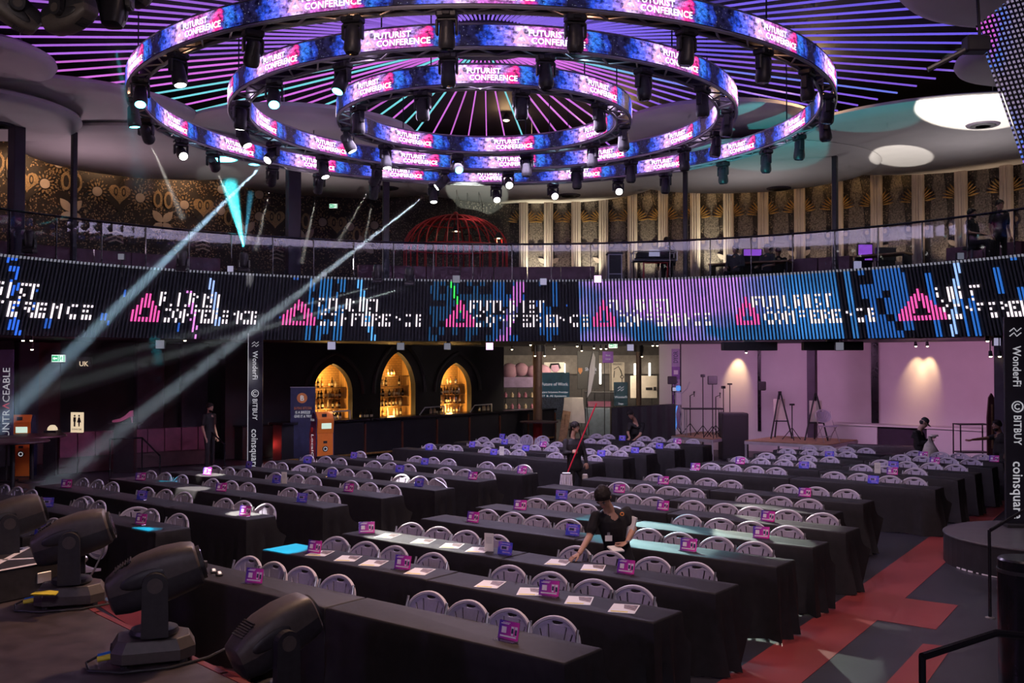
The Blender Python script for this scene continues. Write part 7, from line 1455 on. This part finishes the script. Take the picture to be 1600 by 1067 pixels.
fb = thing('low_case', 'low black case under the stage light at the bottom edge', 'case', (-1.60, 6.72, 0.0), R(-40)); MB().rbox((0, 0, 0.19), (0.62, 0.62, 0.37), 0.012).part('body', MT['black_plastic'], fb); MB().box((0, 0, 0.382), (0.6, 0.6, 0.012)).part('lid', MT['black'], fb)
put_big((-1.60, 6.72, 0.39), R(38), R(24), 'large moving head light at bottom edge, in front of the stage')
p = sg(12, 905); put_big((p.x, p.y, ZS), R(30), R(16), 'large moving head light cut off by the left edge')
p = sg(80, 930); t_ = MB().add([(-0.1, -0.05, 0), (0.1, -0.06, 0.004), (0.09, 0.02, 0.012), (0.0, 0.06, 0.01), (-0.1, 0.03, 0.003)], [(0, 1, 2, 3, 4)]).add([(-0.1, -0.05, 0.012), (0.1, -0.06, 0.012), (0.09, 0.02, 0.02), (0.0, 0.06, 0.018), (-0.1, 0.03, 0.012)], [(0, 1, 2, 3, 4)]).thing('yellow_tag', MT['yellow'], 'crumpled yellow tag on the base of a stage light', 'tag'); t_.location = (aty(72, 927, 7.85).x, 7.85, ZS + 0.175)
# hanging ones at the upper left
hang = []
for px, py, Y, rz, tl, lab, lit, sc in ((22, 14, 9.0, R(215), R(-35), 'grey stage light hanging at the top left corner', None, 0.8), (110, 22, 9.0, R(160), R(12), 'grey stage light hanging second from top left corner', None, 0.8), (178, 8, 9.6, R(90), R(-80), 'grey stage light with teal lit lens at top left', 'lens_teal', 0.75), (222, -18, 10.4, R(60), R(-70), 'grey stage light cut by the top edge, left of the ring', None, 0.7)):
    p = aty(px, py, Y); put_big((p.x, p.y, p.z + 0.54 * sc), rz, tl, lab, True, sc, lit, 'stage lights hanging at top left'); hang.append(p)
tp = thing('lighting_truss', 'metal truss above the top left stage lights', 'truss', (0, 0, 0)); za = max(p.z for p in hang) + 0.62; a_, b_ = Vector((hang[0].x - 2, 8.8, za)), Vector((hang[3].x + 3, 10.8, za + 0.1))
for dz in (0.04, 0.34):
    for dy_ in (-0.15, 0.15): MB().cyl(a_ + Vector((0, dy_, dz)), b_ + Vector((0, dy_, dz)), 0.025, n=8).part('chord', MT['alu'], tp)
for i in range(20):
    f0_, f1__ = i / 20, (i + 1) / 20; MB().cyl(a_.lerp(b_, f0_) + Vector((0, -0.15, 0.04 if i % 2 else 0.34)), a_.lerp(b_, f1__) + Vector((0, -0.15, 0.34 if i % 2 else 0.04)), 0.012, n=5).part('brace', MT['alu'], tp)
for p in hang: MB().box((p.x, p.y + 0.05, za - 0.08 + 0.02), (0.12, 0.12, 0.26)).part('clamp', MT['black'], tp)
for q in (a_, b_, a_.lerp(b_, 0.5)): MB().cyl(q + Vector((0, 0, 0.3)), (q.x, q.y, 9.5), 0.015, n=5).part('hoist_chain', MT['steel'], tp)
# road case with taped cross
rc_ = thing('road_case', 'low black road case with a white taped cross on top', 'case', (-4.42, 8.72, ZS), R(58)); L_, W_, HH = 0.98, 0.82, 0.27
MB().rbox((0, 0, HH / 2), (L_, W_, HH), 0.012).part('body', MT['black_plastic'], rc_)
g = MB(); z = HH + 0.002
for a_, b_ in (((-1, -1), (1, 1)), ((-1, 1), (1, -1)), ((-1, -1), (1, -1)), ((1, -1), (1, 1)), ((1, 1), (-1, 1)), ((-1, 1), (-1, -1))):
    A_, B_ = Vector((a_[0] * L_ / 2 * 0.96, a_[1] * W_ / 2 * 0.96, z)), Vector((b_[0] * L_ / 2 * 0.96, b_[1] * W_ / 2 * 0.96, z)); d_ = B_ - A_; g.box((A_ + B_) / 2, (d_.length, 0.045, 0.003), math.atan2(d_.y, d_.x))
g.part('tape', MT['tape'], rc_); g = MB()
for sx in (-1, 1):
    for sy in (-1, 1):
        for zz in (0.03, HH - 0.03): g.sph((sx * (L_ / 2), sy * (W_ / 2), zz), 0.03, 0.03, 0.03, 8, 6)
g.part('ball_corner', MT['steel'], rc_)
for sx in (-1, 1): MB().rbox((sx * (L_ / 2 + 0.004), 0.0, HH * 0.55), (0.012, 0.13, 0.09), 0.004).part('latch', MT['alu'], rc_); 
for sy in (-1, 1): MB().rbox((0.1, sy * (W_ / 2 + 0.004), HH * 0.55), (0.13, 0.012, 0.09), 0.004).part('latch', MT['alu'], rc_); MB().box((0.3, sy * (W_ / 2 + 0.004), HH * 0.5), (0.09, 0.006, 0.10)).part('sticker', MT['paper'], rc_)
# control box and two remotes on the front table
v = ROWR[0] - 0.22; q = uvp(upx(308, v, 0.8), v, 0.7455); cb = thing('control_box', 'small black box with red and green buttons on front table', 'controller', q, -0.5); MB().rbox((0, 0, 0.035), (0.12, 0.17, 0.07), 0.008).part('case', MT['black_plastic'], cb)
for i, m in enumerate(('red_led', 'green_led', 'yellow', 'red_led')): MB().rbox((-0.035 + 0.024 * i, -0.03 + 0.04 * (i % 2), 0.075), (0.02, 0.03, 0.012), 0.003).part('button', MT[m], cb)
MB().tube([(0.0, -0.08, 0.03), (-0.05, -0.16, 0.015), (-0.16, -0.15, 0.012), (-0.17, -0.05, 0.012), (-0.08, -0.04, 0.012), (-0.06, -0.13, 0.02), (-0.15, -0.20, 0.012)], 0.009, 6).part('cable', MT['black'], cb, smooth=True)
for i, (px, dv) in enumerate(((334, 0.04), (343, 0.0))):
    v = ROWR[0] - 0.25 + dv; q = uvp(upx(px, v, 0.75), v, 0.7455); t_ = thing('remote_control', '%s of two small black remotes lying on front table' % ('left' if i == 0 else 'right'), 'remote', q, 0.35, 'remotes'); MB().rbox((0, 0, 0.011), (0.055, 0.15, 0.02), 0.006).part('case', MT['black_plastic'], t_); g = MB()
    for k in range(4): g.rbox((0, -0.05 + 0.03 * k, 0.022), (0.03, 0.012, 0.005), 0.002)
    g.part('button', MT['steel'], t_)
# sheet of pale board lying at the stage front, behind the middle head
q = aty(222, 975, 8.3); t_ = thing('pale_board', 'pale board leaning on the floor behind a stage light', 'board', (q.x - 0.1, 8.35, 0.0), R(-38)); MB().box((0, 0, 0.02), (0.55, 0.9, 0.02)).part('sheet', MT['canvas'], t_); MB().box((0, 0, 0.005), (0.5, 0.85, 0.01)).part('backing', MT['wood'], t_)
# bent grey tube at the end of a left-block table
p0 = uvp(ENDL[5] + 0.12, ROWL[5] + 0.05, 0); q1, q2, q3 = aty(702, 836, p0.y), aty(701, 765, p0.y), aty(692, 756, p0.y + 0.1); t_ = thing('bent_tube', 'bent grey metal tube hooked at a left-block table end', 'tube', (q1.x, q1.y, 0)); o_ = -Vector((q1.x, q1.y, 0)); MB().tube([Vector((q1.x + 0.02, q1.y, 0.0)) + o_, q1 + o_, q2 + o_, q3 + o_, aty(680, 749, p0.y + 0.2) + o_], 0.016, 8).part('tube', MT['steel'], t_, smooth=True); MB().lathe([(0.06, 0), (0.06, 0.01), (0.016, 0.02)], 12, (0.02, 0, 0)).part('foot', MT['steel'], t_)

for px, py, lab, e in ((791, 188, 'small warm work light on the ceiling inside the rings', 30), (1272, 112, 'warm work light glowing on the ceiling at right', 60), (975, 178, 'warm work light on the ceiling right of the smallest ring', 40)):
    p = atz(px, py, 9.3); t_ = thing('ceiling_work_light', lab, 'lamp', p, 0, 'ceiling work lights'); MB().lathe([(0.10, 0), (0.12, 0.05), (0.06, 0.14), (0.02, 0.2)], 14).part('housing', MT['black'], t_, smooth=True); MB().sph((0, 0, 0.0), 0.085, 0.085, 0.03, 10, 6).part('bulb', MT['downlight'], t_, smooth=True); lamp('POINT', p + Vector((0, 0, -0.1)), e, WARM, 0.06, name='work_bulb')
# ------------------------------------------------------------------ lamps of the room: beams, pools, wall uplights
def beam(src, dst, dia, spread, energy, color, lab, start=0.06, longer=1.0):
    src, dst = Vector(src), Vector(dst); d = (dst - src).normalized(); L_ = (dst - src).length * longer
    lamp('SPOT', src + d * 0.03, energy * 700, color, 0.02, dst, spread * 1.2, 1.0, name='beam_lamp')
    th = math.tan(R(spread / 2)) * 1.08; g = MB(); g.cyl((0, 0, start), (0, 0, L_), dia * 0.56, dia * 0.56 + L_ * th, 18)
    o = g.thing('light_beam', MT['haze'], lab, 'light beam', 'visible beams in the haze', 'stuff'); o.location = src; o.rotation_mode = 'QUATERNION'; o.rotation_quaternion = d.to_track_quat('Z', 'Y')
TAKEN = set()
def near_head(px, py):
    o = min([h for h in HEADS if h[0].name not in TAKEN], key=lambda h: (proj(h[1])[0] - px) ** 2 + (proj(h[1])[1] - py) ** 2)[0]; TAKEN.add(o.name); return o
def aim_head(o, dst, lens=None):
    """turn the hanging head so that its lens looks at dst; returns the lens position"""
    piv = Vector(o.location) + Vector((0, 0, -0.245)); d = (Vector(dst) - piv).normalized()
    o.rotation_euler = (0, 0, math.atan2(d.x, -d.y)); t_ = math.acos(max(-1, min(1, -d.z)))
    hd = [c for c in o.children if c.name.startswith('head')][0]; hd.rotation_euler = (-t_, 0, 0)
    hd.children[0].data = lens or lens_lit; return piv + d * 0.26
def ring_beam(px, py, dst, dia, spread, energy, color, lab, lens=None, longer=1.0):
    p = aim_head(near_head(px, py), dst, lens); beam(p, dst, dia, spread, energy, color, lab, longer=longer)
def pool(px, py, tx, ty, tz, energy, color, ang, blend=0.25, lens=None):
    dst = atz(tx, ty, tz); p = aim_head(near_head(px, py), dst, lens); d = (dst - p).normalized(); lamp('SPOT', p + d * 0.03, energy * 14, color, 0.03, dst, ang, blend, 'pool_lamp')
COOL = (0.70, 0.88, 1.0)
ring_beam(692, 300, atz(60, 772, 0), 0.20, 2.4, 110, COOL, 'long pale beam from ring head down to the lower left')
ring_beam(437, 240, aty(-30, 690, 15.0), 0.20, 2.6, 120, (0.50, 0.78, 1.0), 'bright bluish beam crossing the left screen down to the left edge')
beam(aty(642, 447, 25.6), aty(-25, 638, 13.5), 0.13, 1.1, 70, (0.75, 0.92, 0.9), 'faint pale beam running flat to the left edge, lower one')
beam(aty(592, 446, 25.4), aty(-25, 607, 13.5), 0.10, 1.0, 40, (0.75, 0.92, 0.9), 'faint pale beam running flat to the left edge, upper one')
beam(aty(381, 406, 24.6) + Vector((0, 0, 0.28)), aty(358, 284, 25.4), 0.05, 12, 60, (0.06, 0.85, 0.95), 'teal beam rising from the balcony edge to the ceiling disc')
beam(aty(381, 406, 24.6) + Vector((0, 0, 0.28)), aty(392, 300, 25.8), 0.04, 5, 12, (0.10, 0.65, 1.0), 'thin teal side beam rising from the balcony edge')
beam(aty(47, 377, 21.0) + Vector((0, 0, 0.28)), aty(110, 335, 21.5), 0.04, 6, 0.8, (0.06, 0.85, 0.95), 'short teal beam at the far left of the balcony')
for (px, py, tx, ty, Y, e, lab) in ((248, 214, 268, 300, 19.5, 26, 'leftmost short white beam under the largest ring'), (367, 262, 372, 340, 23.0, 26, 'short white beam beside the teal disc'), (444, 280, 408, 355, 23.5, 20, 'short white beam left of the broad column'), (522, 296, 480, 372, 24.0, 22, 'short white beam over the balcony exit sign'), (595, 280, 545, 350, 23.0, 20, 'short white beam under the middle ring'), (608, 300, 575, 350, 24.5, 12, 'faint short beam left of the red cage')):
    ring_beam(px, py, aty(tx, ty, Y), 0.13, 4, e * 0.40, WHITE, lab, longer=1.6)
p = hang[2]; beam((p.x, p.y, p.z - 0.28), aty(222, 300, 14.0), 0.16, 3, 3.5, (0.06, 0.7, 0.9), 'faint teal beam below the top left stage light')
# pools of light on the tables
for a_ in ((301, 240, 650, 845, 0.74, 900, WHITE, 5.0), (262, 125, 385, 802, 0.74, 1600, WHITE, 5.0), (341, 95, 300, 764, 0.74, 1600, WHITE, 5.0), (389, 180, 330, 742, 0.74, 1500, WHITE, 5.0), (436, 240, 640, 752, 0.74, 1200, WHITE, 4.5), (868, 300, 1215, 806, 0.74, 800, WHITE, 5.0), (953, 298, 1190, 842, 0.74, 700, (0.85, 1.0, 0.85), 4.5), (803, 295, 1030, 838, 0.74, 800, (0.7, 1.0, 0.95), 5.0), (785, 290, 850, 735, 0.74, 1000, WHITE, 5.0)): pool(*a_)
for a_ in ((388, 210, 440, 866, 0.68, 1100, (0.0, 0.62, 1.0), 4.6), (222, 180, 216, 828, 0.74, 900, (0.0, 0.62, 1.0), 3.0), (249, 215, 262, 746, 0.80, 700, (0.0, 0.7, 0.9), 3.0), (446, 150, 186, 934, 0.0, 500, (0.0, 0.62, 1.0), 2.5), (683, 262, 1010, 830, 0.74, 300, (0.0, 0.7, 0.8), 9.0)): pool(*a_, lens=lens_teal)
# bright patches on the ceiling discs thrown up from the stage and floor lamps
for (px, py, z, src, e, ang, col) in ((1515, 172, 8.05, (2.0, 12.0, 0.9), 5200, 11, WHITE), (1408, 243, 8.05, (3.0, 14.0, 0.9), 2600, 7, WHITE), (745, 298, 8.0, (-1.4, 5.9, 1.5), 4200, 5.5, (0.9, 1.0, 0.85)), (920, 300, 8.0, (-2.3, 6.8, 1.5), 2400, 6, (0.9, 1.0, 0.85)), (345, 278, 8.0, (-3.5, 8.2, 1.5), 3600, 4.5, (0.9, 1.0, 0.95)), (1190, 205, 8.42, (1.0, 14.0, 0.9), 2200, 14, (0.1, 0.85, 0.85)), (1330, 175, 8.05, (1.0, 14.0, 0.9), 1400, 12, (0.1, 0.85, 0.85))):
    q = atz(px, py, z); lamp('SPOT', src, e * (6 if col[0] > 0.5 else 1.3), col, 0.03, q, ang * (0.8 if col[0] > 0.5 else 1), 0.15, 'gobo_lamp')
# warm lamps above the discs wash the patterned wall from its top, and floor uplights between the pilasters
for px, e in ((-20, 60), (60, 70), (180, 55), (300, 45), (420, 45), (540, 40)):
    p = atr(px, 300, 17.1); q = atr(px, 330, 18.0); lamp('AREA', (p.x, p.y, 8.35), e * 0.36, (1.0, 0.60, 0.32), 0.8, (q.x, q.y, 6.6), name='cove_lamp')
for i in range(len(PIL) - 1):
    px = (PIL[i] + PIL[i + 1]) / 2; p = atr(px, 330, 17.35); q = atr(px, 330, 18.0); k_ = {0: 2.6, 1: 0.8, 2: 2.2, 3: 0.6, 4: 1.6, 5: 0.7, 6: 2.6}.get(i, 0.9)
    lamp('SPOT', (p.x, p.y, 5.0), (190 if k_ > 1 else 110) * k_, (1.0, 0.90, 0.62) if k_ > 1 else (1.0, 0.74, 0.50), 0.05, (q.x, q.y, 6.9), 55, 0.9, 'panel_uplight')
    lamp('SPOT', (p.x, p.y, 8.4), 8, (1.0, 0.60, 0.22), 0.05, (q.x, q.y, 7.4), 100, 0.9, 'fan_lamp')
